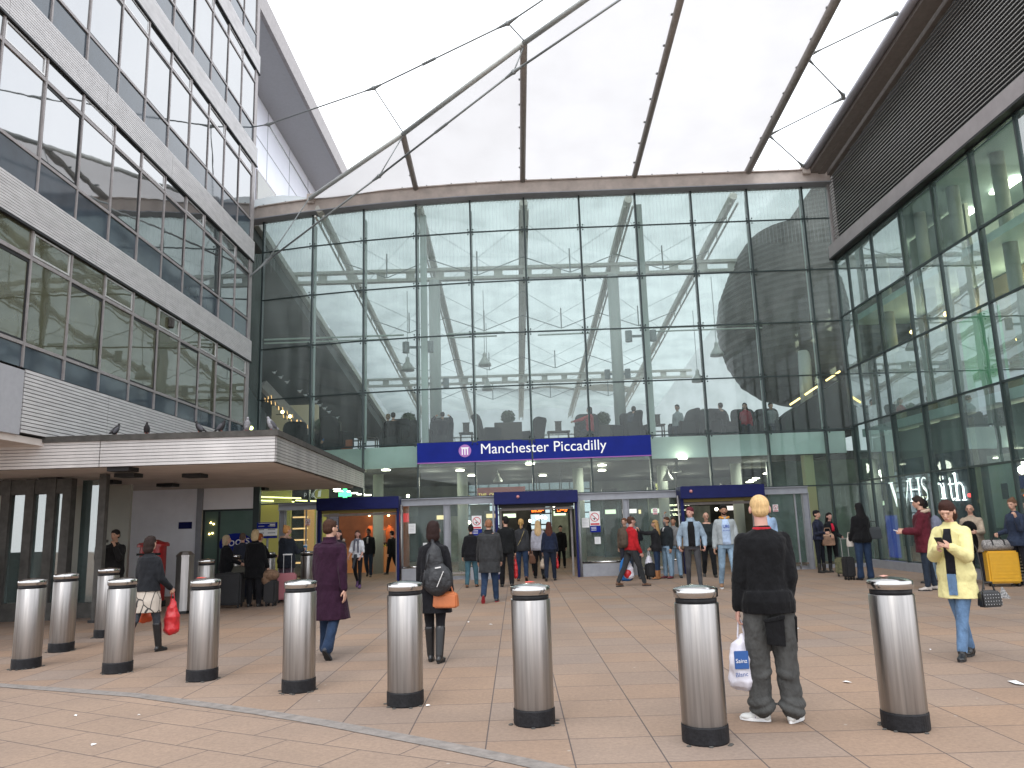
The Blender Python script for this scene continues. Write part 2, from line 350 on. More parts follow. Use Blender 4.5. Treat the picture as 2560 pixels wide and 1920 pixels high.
# ============================================================ SETTING: ground
def paving_mat(name, bw, bh, rot, offx, offy, stagger, cA, cB, cC):
    m = bpy.data.materials.new(name); m.use_nodes = True; n = m.node_tree; b = n.nodes['Principled BSDF']; b.inputs['Roughness'].default_value = .82
    b.inputs['Specular IOR Level'].default_value = .3
    t = n.nodes.new('ShaderNodeTexCoord'); mp = n.nodes.new('ShaderNodeMapping')
    mp.inputs['Rotation'].default_value = (0, 0, rot); mp.inputs['Location'].default_value = (offx, offy, 0)
    n.links.new(t.outputs['Object'], mp.inputs['Vector'])
    br = n.nodes.new('ShaderNodeTexBrick'); br.offset = stagger; br.squash = 1
    br.inputs['Scale'].default_value = 1; br.inputs['Brick Width'].default_value = bw; br.inputs['Row Height'].default_value = bh
    br.inputs['Mortar Size'].default_value = .0058; br.inputs['Mortar Smooth'].default_value = .3; br.inputs['Bias'].default_value = 0
    br.inputs['Color1'].default_value = (0,0,0,1); br.inputs['Color2'].default_value = (1,1,1,1); br.inputs['Mortar'].default_value = (.5,.5,.5,1)
    n.links.new(mp.outputs['Vector'], br.inputs['Vector'])
    rp = n.nodes.new('ShaderNodeValToRGB'); e = rp.color_ramp.elements
    e[0].color = (*cA, 1); e[1].color = (*cC, 1); e.new(.5).color = (*cB, 1)
    n.links.new(br.outputs['Color'], rp.inputs['Fac'])
    # stains and grain
    n1 = n.nodes.new('ShaderNodeTexNoise'); n1.inputs['Scale'].default_value = .45; n1.inputs['Detail'].default_value = 7; n1.inputs['Roughness'].default_value = .6
    n.links.new(t.outputs['Object'], n1.inputs['Vector'])
    r1 = n.nodes.new('ShaderNodeValToRGB'); r1.color_ramp.elements[0].color = (.80,.80,.82,1); r1.color_ramp.elements[1].color = (1.06,1.03,1,1)
    r1.color_ramp.elements[0].position = .33; r1.color_ramp.elements[1].position = .66
    n.links.new(n1.outputs['Fac'], r1.inputs['Fac'])
    n2 = n.nodes.new('ShaderNodeTexNoise'); n2.inputs['Scale'].default_value = 26; n2.inputs['Detail'].default_value = 6; n2.inputs['Roughness'].default_value = .75
    n.links.new(t.outputs['Object'], n2.inputs['Vector'])
    r2 = n.nodes.new('ShaderNodeValToRGB'); r2.color_ramp.elements[0].color = (.80,.80,.80,1); r2.color_ramp.elements[1].color = (1.14,1.14,1.14,1)
    r2.color_ramp.elements[0].position = .3; r2.color_ramp.elements[1].position = .7
    n.links.new(n2.outputs['Fac'], r2.inputs['Fac'])
    def mul(a, c):
        q = n.nodes.new('ShaderNodeMix'); q.data_type = 'RGBA'; q.blend_type = 'MULTIPLY'; q.inputs[0].default_value = 1
        n.links.new(a, q.inputs[6]); n.links.new(c, q.inputs[7]); return q.outputs[2]
    c = mul(mul(rp.outputs['Color'], r1.outputs['Color']), r2.outputs['Color'])
    # small pale gum spots
    vo = n.nodes.new('ShaderNodeTexVoronoi'); vo.inputs['Scale'].default_value = 2.6; n.links.new(t.outputs['Object'], vo.inputs['Vector'])
    ls = n.nodes.new('ShaderNodeMath'); ls.operation = 'LESS_THAN'; ls.inputs[1].default_value = .035; n.links.new(vo.outputs['Distance'], ls.inputs[0])
    gm = n.nodes.new('ShaderNodeMix'); gm.data_type = 'RGBA'; n.links.new(ls.outputs[0], gm.inputs[0]); n.links.new(c, gm.inputs[6]); gm.inputs[7].default_value = (.36,.31,.27,1)
    # broken joint colour
    jm = n.nodes.new('ShaderNodeMix'); jm.data_type = 'RGBA'; n.links.new(br.outputs['Fac'], jm.inputs[0]); n.links.new(gm.outputs[2], jm.inputs[6]); jm.inputs[7].default_value = (.095,.075,.07,1)
    n.links.new(jm.outputs[2], b.inputs['Base Color'])
    iv = n.nodes.new('ShaderNodeMath'); iv.operation = 'SUBTRACT'; iv.inputs[0].default_value = 1; n.links.new(br.outputs['Fac'], iv.inputs[1])
    ad = n.nodes.new('ShaderNodeMath'); ad.operation = 'MULTIPLY_ADD'; ad.inputs[1].default_value = .25; n.links.new(n2.outputs['Fac'], ad.inputs[0]); n.links.new(iv.outputs[0], ad.inputs[2])
    bp = n.nodes.new('ShaderNodeBump'); bp.inputs['Strength'].default_value = .5; bp.inputs['Distance'].default_value = .006
    n.links.new(ad.outputs[0], bp.inputs['Height']); n.links.new(bp.outputs['Normal'], b.inputs['Normal'])
    return m
tanA, tanB, tanC = (.305,.210,.148), (.292,.213,.160), (.278,.215,.174)
pv = paving_mat('sandstone_flags', .6275, .64, 0, -.35+.6275*20, .13+.64*10, 0, tanA, tanB, tanC)
pf = paving_mat('sandstone_running_bond', .72, .45, R(28), 0, .1, .5, (.282,.206,.155), (.292,.215,.163), (.308,.225,.170))
g = MB().add([(-200,-60,0),(200,-60,0),(200,300,0),(-200,300,0)], [(0,1,2,3)]).build('ground', pv); tag(g, kind='structure')
strip = [(-14,12.1),(-8.5,10.2),(-5.96,9.22),(-3.97,8.40),(-2.39,7.46),(-1.7,7.0),(-.63,6.21),(-.05,5.75),(.6,5.2),(1.6,4.2),(2.6,3.0),(4.5,-1)]
lo = []
for i, (x, y) in enumerate(strip):
    a = Vector(strip[max(0, i-1)]); b = Vector(strip[min(len(strip)-1, i+1)]); d = (b-a).normalized(); nrm = Vector((d.y, -d.x))
    lo.append((Vector((x, y))+nrm*.08, Vector((x, y))-nrm*.08))
# front paving, 4 mm proud
mb = MB(); vs = [(p[0].x, p[0].y, .004) for p in lo]; base = [(-14,-20,.004),(4.5,-20,.004)]
for i in range(len(vs)-1):
    mb.add([vs[i], vs[i+1], (vs[i+1][0], -20, .004), (vs[i][0], -20, .004)], [(0,1,2,3)])
f = mb.build('paving', pf); tag(f, kind='structure')
mb = MB()
for i in range(len(lo)-1):
    a, b = lo[i], lo[i+1]
    mb.add([(a[0].x,a[0].y,.008),(b[0].x,b[0].y,.008),(b[1].x,b[1].y,.008),(a[1].x,a[1].y,.008)], [(0,1,2,3)])
M['setts'] = pmat('grey_granite_setts', (.215,.19,.172), .8, nz=.25, nscale=9, bump=.5, bscale=30)
f = mb.build('paving_strip', M['setts']); tag(f, kind='structure')

# ============================================================ LEFT OFFICE BUILDING
XL = -8.6; YEND = 24.75
off = thing('office_building', 'long grey office block with ribbon windows and ribbed aluminium bands, left of the entrance', 'building', (XL, 18, 0))
bays = [24.5-1.25*k for k in range(13)]
floors = [(4.60, 5.02, 6.60, 7.14), (7.86, 8.50, 10.10, 10.58), (11.30, 11.95, 13.55, 14.03), (14.70, 15.35, 17.0, 17.5), (18.2, 18.8, 20.4, 20.9)]
MB().box(XL-9, XL-.16, 9.2, YEND-.02, 3.42, 21.5).build('wall', M['dark'], off)
def ribbed(mb, z0, z1, y0, y1, x, n, dep=.02, gap=.22):
    h = (z1-z0)/n
    for i in range(n):
        a = z0+i*h
        mb.box(x-.1, x, y0, y1, a+h*gap, a+h)
    mb.box(x-.12, x-dep, y0, y1, z0, z1, 1)
for fi, (z0, z1, z2, z3) in enumerate(floors):
    zt = floors[fi+1][0] if fi+1 < len(floors) else z3+.7
    mb = MB(); ys = [8.0+i*3.35 for i in range(6)]
    yy = [9.2, 12.05, 15.3, 18.5, 21.75, YEND+.1]
    for a, b in zip(yy[:-1], yy[1:]): ribbed(mb, z3+.02, zt-.02, a+.006, b-.006, XL+.055, 13)
    bd = mb.build('spandrel_band', [M['alu'], M['alu_shade']], off)
    MB().box(XL-.02, XL+.07, 9.2, YEND+.12, z3-.03, z3+.018).build('drip_edge', M['gasket'], bd)
    for k in range(len(bays)-1):
        y1 = bays[k]; y0 = bays[k+1]
        fr = MB()
        fr.box(XL-.05, XL+.035, y0-.022, y0+.022, z0, z3)
        if k == 0: fr.box(XL-.05, XL+.035, y1-.022, y1+.022, z0, z3)
        fr.box(XL-.05, XL+.03, y0+.022, y1-.022, z1-.03, z1+.03)
        fr.box(XL-.05, XL+.03, y0+.022, y1-.022, z2-.035, z2+.035)
        W = fr.build('window', M['alu_shade'], off)
        def tilt(): return random.uniform(-.006, .006)
        def pane(nm, a, b, mt, x=XL+.005):
            t = [tilt() for _ in range(3)]
            vs = [(x, y0+.022, a), (x+t[0], y1-.022, a), (x+t[0]+t[1], y1-.022, b), (x+t[1], y0+.022, b)]
            return MB().add(vs, [(0,1,2,3)]).build(nm, mt, W)
        wm = M['win'] if fi == 0 else M['win_up']; pane('pane', z1+.03, z2-.035, wm); pane('pane', z2+.035, z3-.02, wm); pane('spandrel_panel', z0, z1-.03, M['span'], XL+.002)
        g2 = MB()
        if k % 2 == (1 if fi % 2 == 0 else 0):
            g2.box(XL-.02, XL+.012, y0+.024, y1-.024, z2-.10, z2-.036); g2.box(XL-.02, XL+.012, y0+.024, y1-.024, z1+.031, z1+.075)
            g2.box(XL-.02, XL+.012, y1-.06, y1-.024, z1+.076, z2-.101)
            g2.build('casement_shadow_bars', M['gasket'], W)  # black gasket bars also paint the shadow of the recessed pane
        else:
            a, b = z2+.06, z3-.05
            g2.box(XL-.02, XL+.02, y0+.05, y1-.05, a, a+.03); g2.box(XL-.02, XL+.02, y0+.05, y1-.05, b-.03, b)
            g2.box(XL-.02, XL+.02, y0+.05, y0+.08, a+.03, b-.03); g2.box(XL-.02, XL+.02, y1-.08, y1-.05, a+.03, b-.03)
            g2.build('vent_frame', M['alu_light'], W)
mb = MB(); ribbed(mb, 3.45, 4.58, 13.37, 16.2, XL+.02, 17); ribbed(mb, 3.45, 4.58, 16.212, 19.5, XL+.02, 17); ribbed(mb, 3.45, 4.58, 19.512, YEND, XL+.02, 17)
mb.build('cladding_band', [M['alu'], M['gasket']], off)
MB().box(XL-.3, XL+.01, 9.0, 13.35, 3.42, 4.56).build('cladding_panel', pmat('mid_grey_cladding', (.36,.36,.38), .6, nz=.06), off)
MB().box(XL-.15, XL+.02, YEND-.24, YEND+.03, 3.4, 21).build('end_trim', M['alu_shade'], off)
# dark soffit below and the small block on the top light
MB().box(XL-6, XL-.05, 9.0, 24.6, 3.30, 3.42).build('underside', M['soffit'], off)
a = atX(427, 807, XL+.03)
b = MB().box(XL, XL+.09, a.y-.1, a.y+.1, a.z-.13, a.z+.13).build('vent_cowl', M['felt'], off, bevel=.02)
# glazed ground floor set back below: dark frames and panes facing the camera
yg = 16.3; lob = thing('glazed_lobby', 'dark framed glass lobby under the office block at the left edge', 'lobby', (-11, yg, 0))
xs = [atY(px, 1400, yg).x for px in (-60, 0, 55, 62+60, 140+8, 172, 238)]
zt = 2.86
fr = MB()
for x in (xs[0], atY(8,1400,yg).x, atY(68,1400,yg).x, atY(122,1400,yg).x, atY(162,1400,yg).x):
    fr.box(x-.09, x+.09, yg-.1, yg+.1, .0, zt)
fr.box(xs[0]-2, atY(162,1400,yg).x-.1, yg-.08, yg+.08, 2.55, zt-.01); fr.box(xs[0]-2, atY(162,1400,yg).x-.1, yg-.12, yg+.05, 0, .35)
fr.build('door_frame', M['felt'], lob)
xa, xb = atY(162,1400,yg).x+.1, atY(238,1400,yg).x
lg = glass_mat('lobby_glass', (.30,.34,.34), 2.6, .02, 1.5, wob=.05)
for x0, x1 in ((8,68),(68,122),(122,162)):
    MB().box(atY(x0,1400,yg).x+.09, atY(x1,1400,yg).x-.09, yg-.01, yg+.01, .36, 2.54).build('pane', lg, lob)
MB().box(xa, xb, yg+.3, yg+.32, .3, 2.83).build('side_pane', lg, lob)
MB().box(xa, xb+.05, yg+.2, yg+.38, 0, .3).build('plinth', M['felt'], lob)
MB().box(-18, xa, yg+2.4, yg+2.5, 0, 2.85).build('back_wall', M['beige_wall'], lob)
MB().box(xs[0]-.5, atY(30,1400,yg).x, yg-1.2, yg-.7, 0, 1.35).build('counter_panel', pmat('brown_hoarding', (.16,.14,.12), .7, nz=.2), lob, bevel=.01)
# corner post of the undercroft
pp = gnd(252, 1600); MB().box(pp.x-.10, pp.x+.06, pp.y+2.3, pp.y+2.5, 0, 2.86)
post = thing('canopy_post', 'slim dark steel post between the lobby glass and the pale grey wall', 'post', (atY(252,1400,15.6).x, 15.6, 0))
px_ = post.location.x
MB().box(px_-.09, px_+.05, 15.53, 15.67, 0, 2.87).build('shaft', M['felt'], post)
MB().box(px_-.12, px_+.08, 15.48, 15.72, 0, .05).build('foot', M['gasket'], post)

# grey rendered wall and shop window panel below the canopy
gy = 21.6
gw = thing('rendered_wall', 'pale grey wall behind the red pillar box under the canopy', 'wall', (-9.5, gy, 0))
x0 = atY(262, 1400, gy).x; x1 = atY(487, 1400, gy).x
MB().box(x0-1.5, x1, gy, gy+.2, 0, 2.87).build('wall_face', M['grey_panel'], gw)
MB().box(x1+.003, x1+.16, gy-.04, gy+.2, 0, 2.87).build('corner_post', M['grey_steel'], gw)
pl = MB().box(atY(447,1315,gy).x, atY(480,1315,gy).x, gy-.02, gy-.002, atY(464,1322,gy).z, atY(464,1305,gy).z).build('wall_plaque', M['blue'], gw)
sh = thing('shop_window', 'green glass shop window with white fascia panel and oval blue logo', 'shop front', (-7.4, gy, 0))
sx0 = x1+.17; sx1 = atY(637, 1300, gy).x; zf = atY(560, 1273, gy).z
MB().box(sx0, sx1-.06, gy, gy+.1, zf, 2.87).build('fascia_panel', M['white_panel'], sh)
MB().box(sx0, sx0+.05, gy+.02, gy+.1, 0, zf-.02).box(sx0, sx1, gy+.02, gy+.1, zf-.05, zf-.004).box(atY(541,1400,gy).x, atY(541,1400,gy).x+.05, gy+.02, gy+.1, .05, zf-.06).box(sx1-.05, sx1+.12, gy-.03, gy+.12, 0, 2.87).build('frame', M['dark_mullion'], sh)
sg = pmat('green_backed_glass', (.12,.19,.16), .12, nz=.12, nscale=1, spec=.9)
MB().box(sx0+.05, sx1-.05, gy+.06, gy+.08, .03, zf-.05).build('window_pane', sg, sh)
c = atY(588, 1360, gy); ov = MB()
pts = [(c.x+.46*math.cos(t), gy+.055, c.z+.29*math.sin(t)) for t in [2*math.pi*i/28 for i in range(28)]]
ov.slab(pts, (0,-1,0), .006).build('logo_oval', M['sign_blue'], sh)
text('lettering', 'Boots', M['white'], (c.x-.36, gy+.045, c.z-.08), (1,0,.12), (0,0,1), width=.74, parent=sh)
for (px, py) in ((527,1307),(534,1310),(523,1335),(531,1333)):
    q = atY(px, py, gy+.045); MB().ell(q, .022, nu=8, nv=6).build('display_light', M['warm_on'], sh)

# ============================================================ CANOPY
cn = thing('entrance_canopy', 'flat projecting canopy edged with ribbed pale boards, pigeons standing along it', 'canopy', (-6, 19, 2.88))
zb, ztp = 2.88, 3.36
cx1, cy0, cy1 = -4.38, 14.17, 24.3
xe = -4.75
def quadbox(mb, pts, z0, z1, mi=0):   # pts counterclockwise plan
    n = len(pts); vs = [(x, y, z0) for x, y in pts]+[(x, y, z1) for x, y in pts]
    return mb.add(vs, [tuple(range(n-1,-1,-1)), tuple(range(n, 2*n))]+[(i,(i+1)%n,n+(i+1)%n,n+i) for i in range(n)], mi)
quadbox(MB(), [(-13.2,cy0+.05),(cx1-.05,cy0+.05),(xe-.3,cy1),(-13.2,cy1)], zb+.012, ztp-.01).build('soffit', M['soffit'], cn)
nb = 8; h = (ztp-zb)/nb
for seg in ((-13.2,-10.05),(-10.04,-7.6),(-7.59,cx1)):
    mb = MB()
    for i in range(nb): mb.box(seg[0], seg[1]-.004, cy0-.02, cy0+.03, zb+i*h+.010, zb+(i+1)*h)
    mb.box(seg[0], seg[1]-.004, cy0+.012, cy0+.04, zb+.002, ztp-.002, 1)
    mb.build('fascia_board', [pmat('pale_fascia_aluminium', (.60,.575,.56), .5, .25, nz=.14, nscale=1.6, stretch=(1,1,.4)), M['gasket']], cn)
mb = MB()
def fas(t0, t1):
    mb = MB()
    def P(t, o): 
        return (cx1+(xe-cx1)*t+o, cy0+(cy1-cy0)*t)
    for i in range(nb):
        a, b = P(t0, 0), P(t1-.002, 0)
        quadbox(mb, [(a[0]-.03,a[1]),(a[0]+.02,a[1]),(b[0]+.02,b[1]),(b[0]-.03,b[1])], zb+i*h+.010, zb+(i+1)*h)
    a, b = P(t0, 0), P(t1-.002, 0)
    quadbox(mb, [(a[0]-.05,a[1]),(a[0],a[1]),(b[0],b[1]),(b[0]-.05,b[1])], zb+.002, ztp-.002, 1)
    mb.build('fascia_board', [M['alu_side'], M['gasket']], cn)
M['alu_side'] = pmat('dark_fascia_aluminium', (.34,.32,.31), .5, .3, nz=.25, nscale=1.5, stretch=(1,1,.3))  # darker, streakier tone for the boards along the canopy side
for t in (0, .35, .7): fas(t, min(1, t+.35))
quadbox(MB(), [(-13.2,cy0-.06),(cx1+.06,cy0-.06),(xe+.06,cy1),(-13.2,cy1)], ztp+.002, ztp+.11).build('roof_edge', M['felt'], cn)
for (px, py) in ((134,1196),(104,1218),(272,1202),(322,1185),(242,1208),(258,1220),(420,1210),(488,1186),(505,1225),(572,1222),(650,1220),(308,1170)):
    q = gnd(px, py, zb)
    dl = MB().box(q.x-.20, q.x+.20, q.y-.20, q.y+.20, zb-.07, zb+.008).build('downlight', M['gasket'], cn)

# ============================================================ GREY TOWER BEYOND
tw = thing('office_tower', 'pale panelled tower with a deep grey overhanging roof beyond the glass front', 'tower', (-14, 50, 0))
zt_ = 24.8
tm = pmat('pale_blue_white_cladding', (.82,.84,.92), .35, nz=.03, nscale=1)
MB().box(-26, -13.2, 30, 96, 0, zt_-.01).build('wall', tm, tw)
MB().box(-26, -10.95, 27, 96, zt_, zt_+.9).build('overhanging_roof', pmat('mid_grey_soffit', (.40,.40,.42), .7, nz=.05), tw)
MB().box(-10.95, -10.75, 27, 96, zt_-.05, zt_+1.0).build('roof_edge_trim', M['alu_shade'], tw)
for zz in (20.6, 16.8, 13.0):
    for k in range(9):
        ya = 34+k*4.2
        W = MB().box(-13.2, -13.14, ya, ya+3.3, zz-1.75, zz).build('window', M['alu_shade'], tw)
        MB().box(-13.14, -13.12, ya+.12, ya+3.18, zz-1.65, zz-.1).build('pane', M['win'], W)
mb = MB()
for zz in (22.4, 18.6, 14.8): mb.box(-13.2, -13.185, 30, 96, zz, zz+.05)
for k in range(14): mb.box(-13.2, -13.185, 31.5+k*4.2, 31.55+k*4.2, 10, zt_-.02)
mb.build('panel_joint', M['grey_steel'], tw)
# ============================================================ GLASS FRONT
MX = [-8.82,-6.91,-5.03,-3.16,-1.27,.59,2.49,4.41,6.32,8.23,10.10,10.99]
ZR = [2.56, 4.34, 6.14, 7.94, 9.74, 11.54, 12.70]
cw = thing('glass_front', 'tall green tinted glass front wall with thin dark mullions, facing the square', 'glass wall', (0, 25, 0))
for i, x in enumerate(MX):
    y = FY(x)
    wd = .055
    o = MB().box(x-wd/2, x+wd/2, y-.03, y+.16, 2.50, 12.72).build('mullion', M['dark_mullion'], cw)
for j, z in enumerate(ZR[:-1]):
    mb = MB()
    for i in range(len(MX)-1):
        a, b = MX[i], MX[i+1]
        mb.bar((a+.03, FY(a)-.012, z), (b-.03, FY(b)-.012, z), .03, .045)
    mb.build('transom', M['dark_mullion'], cw)
MB().bar((MX[0]-1.2, FY(MX[0])+.2, 7), (MX[0], FY(MX[0]), 7), .02, 9).build('end_pane', M['pane'], cw)
for j in range(len(ZR)-1):
    for i in range(len(MX)-1):
        a, b = MX[i]+.03, MX[i+1]-.03
        z0, z1 = ZR[j]+.024, ZR[j+1]-.024
        if j == 0 and i == len(MX)-2: pass
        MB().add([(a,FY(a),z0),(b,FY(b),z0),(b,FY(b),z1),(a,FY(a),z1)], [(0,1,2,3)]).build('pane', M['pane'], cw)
for i, x in enumerate(MX[1:-1]):
    for z in ZR[1:-1]:
        mb = MB(); y = FY(x)
        for sx in (-1, 1):
            for sz in (-1, 1): mb.ell((x+sx*.085, y-.045, z+sz*.085), .026, nu=8, nv=6)
        mb.bar((x-.1, y-.03, z), (x+.1, y-.03, z), .02, .07)
        mb.build('spider_fitting', M['dark_mullion'], cw)
for xa, xb in ((9.62, 10.07), (10.13, 10.96)):
    MB().add([(xa,FY(xa),.12),(xb,FY(xb),.12),(xb,FY(xb),2.53),(xa,FY(xa),2.53)], [(0,1,2,3)]).build('pane', M['pane'], cw)
MB().box(10.07, 10.13, FY(10.1)-.03, FY(10.1)+.12, 0, 2.5).build('mullion', M['dark_mullion'], cw)
MB().box(10.94, 11.0, FY(11)-.03, FY(11)+.12, 0, 2.5).build('mullion', M['dark_mullion'], cw)
MB().box(9.5, 10.95, FY(10.3)-.02, FY(10.3)+.1, 0, .11).build('kerb_plinth', M['grey_steel'], cw)
# glass fins behind, two wide ones that carry speakers
for x in MX[1:-1]:
    y = FY(x)
    MB().box(x+.03, x+.05, y+.17, y+.42, 4.4, 12.4).build('glass_fin', pmat('pale_fin', (.34,.42,.39), .4), cw)
for x in (MX[3], MX[7]):
    y = FY(x); MB().box(x+.08, x+.30, y+.45, y+.6, 4.36, 12.5).build('wind_post', M['truss_pale'] if 'truss_pale' in M else pmat('pale_post', (.44,.50,.47), .5), cw)

# roof-edge beam
bm_ = thing('edge_beam', 'long weathered cream steel beam above the glass front', 'beam', (0, 25, 12.7))
n = 24; xs = [-9.6+i*(20.6/n) for i in range(n+1)]
def beamseg(dy0, dy1, z0, z1, nm, mt, par=bm_, s=0, e=n):
    mb = MB(); rg = []
    for x in xs[s:e+1]:
        y = FY(x); rg.append([(x,y+dy0,z0),(x,y+dy1,z0),(x,y+dy1,z1),(x,y+dy0,z1)])
    mb.loft(rg); return mb.build(nm, mt, par)
beamseg(-.30, .12, 12.74, 13.16, 'web', M['cream_beam']); beamseg(-.36, .18, 13.162, 13.20, 'top_flange', M['cream_beam']); beamseg(-.36, .18, 12.705, 12.738, 'bottom_flange', M['grey_steel'])
bt = MB()
for x in xs[::1]:
    bt.box(x-.02, x+.02, FY(x)-.34, FY(x)-.31, 13.17, 13.24)
bt.build('bolt_row', M['cable'], bm_)

# ============================================================ FABRIC ROOF IN FRONT
def rz(y): return 13.2+.11*(25.1-y)
fr = thing('fabric_roof', 'white fabric roof panels on steel ribs sloping up over the square', 'roof', (2, 20, 13))
RX = [-6.91, -3.12, .58, 4.40, 8.26]; RE = [25.6, 22.03, 18.25, 14.6, 11.0]
for i in range(4):
    xa, xb = RX[i], RX[i+1]; mb = MB(); nx, ny = 10, 10; vs = []; fs = []
    for a in range(nx+1):
        u = a/nx; x = xa+(xb-xa)*u; ye = RE[i]+(RE[i+1]-RE[i])*u; yw = FY(x)-.1
        for b in range(ny+1):
            v = b/ny; y = yw+(ye-yw)*v
            dip = -.16*math.sin(math.pi*u)*math.sin(math.pi*v*.9+.1)
            vs.append((x, y, rz(y)+.06+dip))
    for a in range(nx):
        for b in range(ny): fs.append((a*(ny+1)+b, (a+1)*(ny+1)+b, (a+1)*(ny+1)+b+1, a*(ny+1)+b+1))
    mb.add(vs, fs).build('membrane', M['membrane'], fr, smooth=True)
for i in range(1, 5):
    x = RX[i]; ye = RE[i]; r = .095 if i < 4 else .12
    o = MB().tube((x, FY(x)-.2, rz(FY(x))), (x, ye, rz(ye)), r, n=14).build('rib', M['rib'] if 'rib' in M else pmat('rib_steel', (.27,.245,.225), .5, .1, nz=.15), fr, smooth=True)
    mb = MB()
    k = FY(x)-1
    while k > ye+.5:
        mb.box(x-.135, x-.08, k-.03, k+.03, rz(k)+.02, rz(k)+.06); k -= 1.1
    mb.build('clamp', M['cable'], fr)
pts = [(RX[i], RE[i], rz(RE[i])) for i in range(5)]
mb = MB()
for a, b in zip(pts[:-1], pts[1:]): mb.tube(a, b, .075, n=14)
mb.build('edge_tube', pmat('painted_tube', (.50,.52,.50), .45, .2, nz=.08), fr, smooth=True)
mb = MB().tube((10.2, 25, rz(25)), (10.2, 9, rz(9)), .12, n=14)
mb.build('eaves_tube', pmat('eaves_tube', (.36,.35,.38), .45, .2), fr, smooth=True)
for x in (-6.91, 10.2):
    MB().box(x-.13, x+.13, FY(x)-.42, FY(x)-.1, 13.0, 13.36).build('bearing_shoe', M['cream_beam'], fr, bevel=.02)
# cables
def cable(label, pts, r, group, nodes=(), tb=()):
    t = thing('tension_cable', label, 'cable', pts[0], group)
    MB().path(pts, r, 8).build('wire_rope', M['cable'], t, smooth=True)
    for p in nodes:
        i = pts.index(p); mb = MB()
        for q in ([pts[i-1]] if i else [])+([pts[i+1]] if i+1 < len(pts) else []):
            d = (Vector(q)-Vector(p)).normalized(); mb.tube(p, Vector(p)+d*.38, .055, .022, 8)
        mb.ell(p, .07, nu=10, nv=8); mb.build('cable_clamp', M['cable'], t)
    for p, q, f in tb:
        p = Vector(p); q = Vector(q); c = p.lerp(q, f); d = (q-p).normalized()
        MB().tube(c-d*.25, c+d*.25, .04, n=8).build('turnbuckle', M['cable'], t)
    return t
U = [tuple(atX(628, 318, XL)), tuple(atY(671, 311, 23.2)), tuple(atY(935, 220, 20.6)), tuple(atY(1270, 58, 17.2)), tuple(atY(1365, -6, 16.3))]
cable('thin upper bracing cable rising from the office block across the open sky', U, .022, 'roof bracing cables', nodes=(U[1], U[2], U[3]), tb=((U[2], U[3], .45),))
L = [tuple(atX(622, 694, XL)), tuple(atY(668, 652, 24.6)), tuple(atY(948, 440, 21.8)), tuple(atY(1284, 180, 18.1)), tuple(atY(1560, -8, 15.8))]
cable('lower bracing cable running diagonally under the white fabric roof', L, .03, 'roof bracing cables', nodes=(L[1], L[2], L[3]), tb=((L[2], L[3], .5),))
for nm, a, b in (('short tie cable from the roof corner shoe to the lower bracing cable', (-6.91,25.5,13.1), L[1]),
                 ('short tie cable hanging from the end of the leftmost roof rib', (-3.12,22.05,13.5), L[2]),
                 ('short tie cable hanging from the end of the middle roof rib', (.58,18.3,13.9), L[3]),
                 ('short stay cable from the upper cable to the roof corner shoe', U[1], (-6.91,25.55,13.3)),
                 ('short stay cable from the upper cable to the leftmost rib end', U[2], (-3.12,22.0,13.6)),
                 ('short stay cable from the upper cable to the middle rib end', U[3], (.58,18.2,14.0))):
    cable(nm, [tuple(a), tuple(b)], .018, 'short roof ties')
zig = [(2004,420),(1923,346),(2022,262),(2108,246),(2020,152),(2240,36),(2245,8),(2330,-60)]
zz = [(10.15,24.4),(8.35,23.9+.2),(8.35,22.3)]
Zp = [roofpt(*p) for p in ((2006,414),(1922,338),(1922,338),(2108,245),(2108,238),(2019,146),(2019,140),(2240,34))]
names = ['zigzag bracing cable nearest the glass front, between rib and louvred wall', 'second zigzag bracing cable from the glass front, between rib and louvred wall',
 'third zigzag bracing cable from the glass front, between rib and louvred wall', 'zigzag bracing cable at the top edge, between rib and louvred wall']
for k in range(4):
    a, b = Zp[2*k], Zp[2*k+1]
    cable(names[k], [tuple(a), tuple(b)], .02, 'zigzag roof bracing', nodes=(tuple(a), tuple(b)))

# ============================================================ RIGHT WING
XR = 11.0
rw = thing('glazed_wing', 'right hand glass walled station wing below a dark brown louvred wall', 'building', (XR, 17, 0))
RY = [24.90, 24.06, 22.36, 20.6, 18.87, 17.17, 15.45, 13.75, 12.05, 10.3]
RZ = [0.25, 2.66, 4.44, 6.30, 8.08, 10.0]
for y in RY: MB().box(XR-.03, XR+.12, y-.03, y+.03, .12, 10.02).build('mullion', M['dark_mullion'], rw)
for z in RZ[1:]: MB().box(XR-.02, XR+.06, RY[-1], RY[0]-.03, z-.025, z+.025).build('transom', M['dark_mullion'], rw)
for i in range(len(RY)-1):
    for j in range(len(RZ)-1):
        y1, y0 = RY[i]-.03, RY[i+1]+.03; z0, z1 = RZ[j]+.025, RZ[j+1]-.025; e = random.uniform(-.004, .004)
        MB().add([(XR+.01,y0,z0),(XR+.01+e,y1,z0),(XR+.01+e,y1,z1),(XR+.01,y0,z1)], [(0,1,2,3)]).build('pane', M['pane_r'], rw)
MB().box(XR-.05, XR+.14, 10, 24.9, 0, .24).build('plinth', M['grey_steel'], rw)
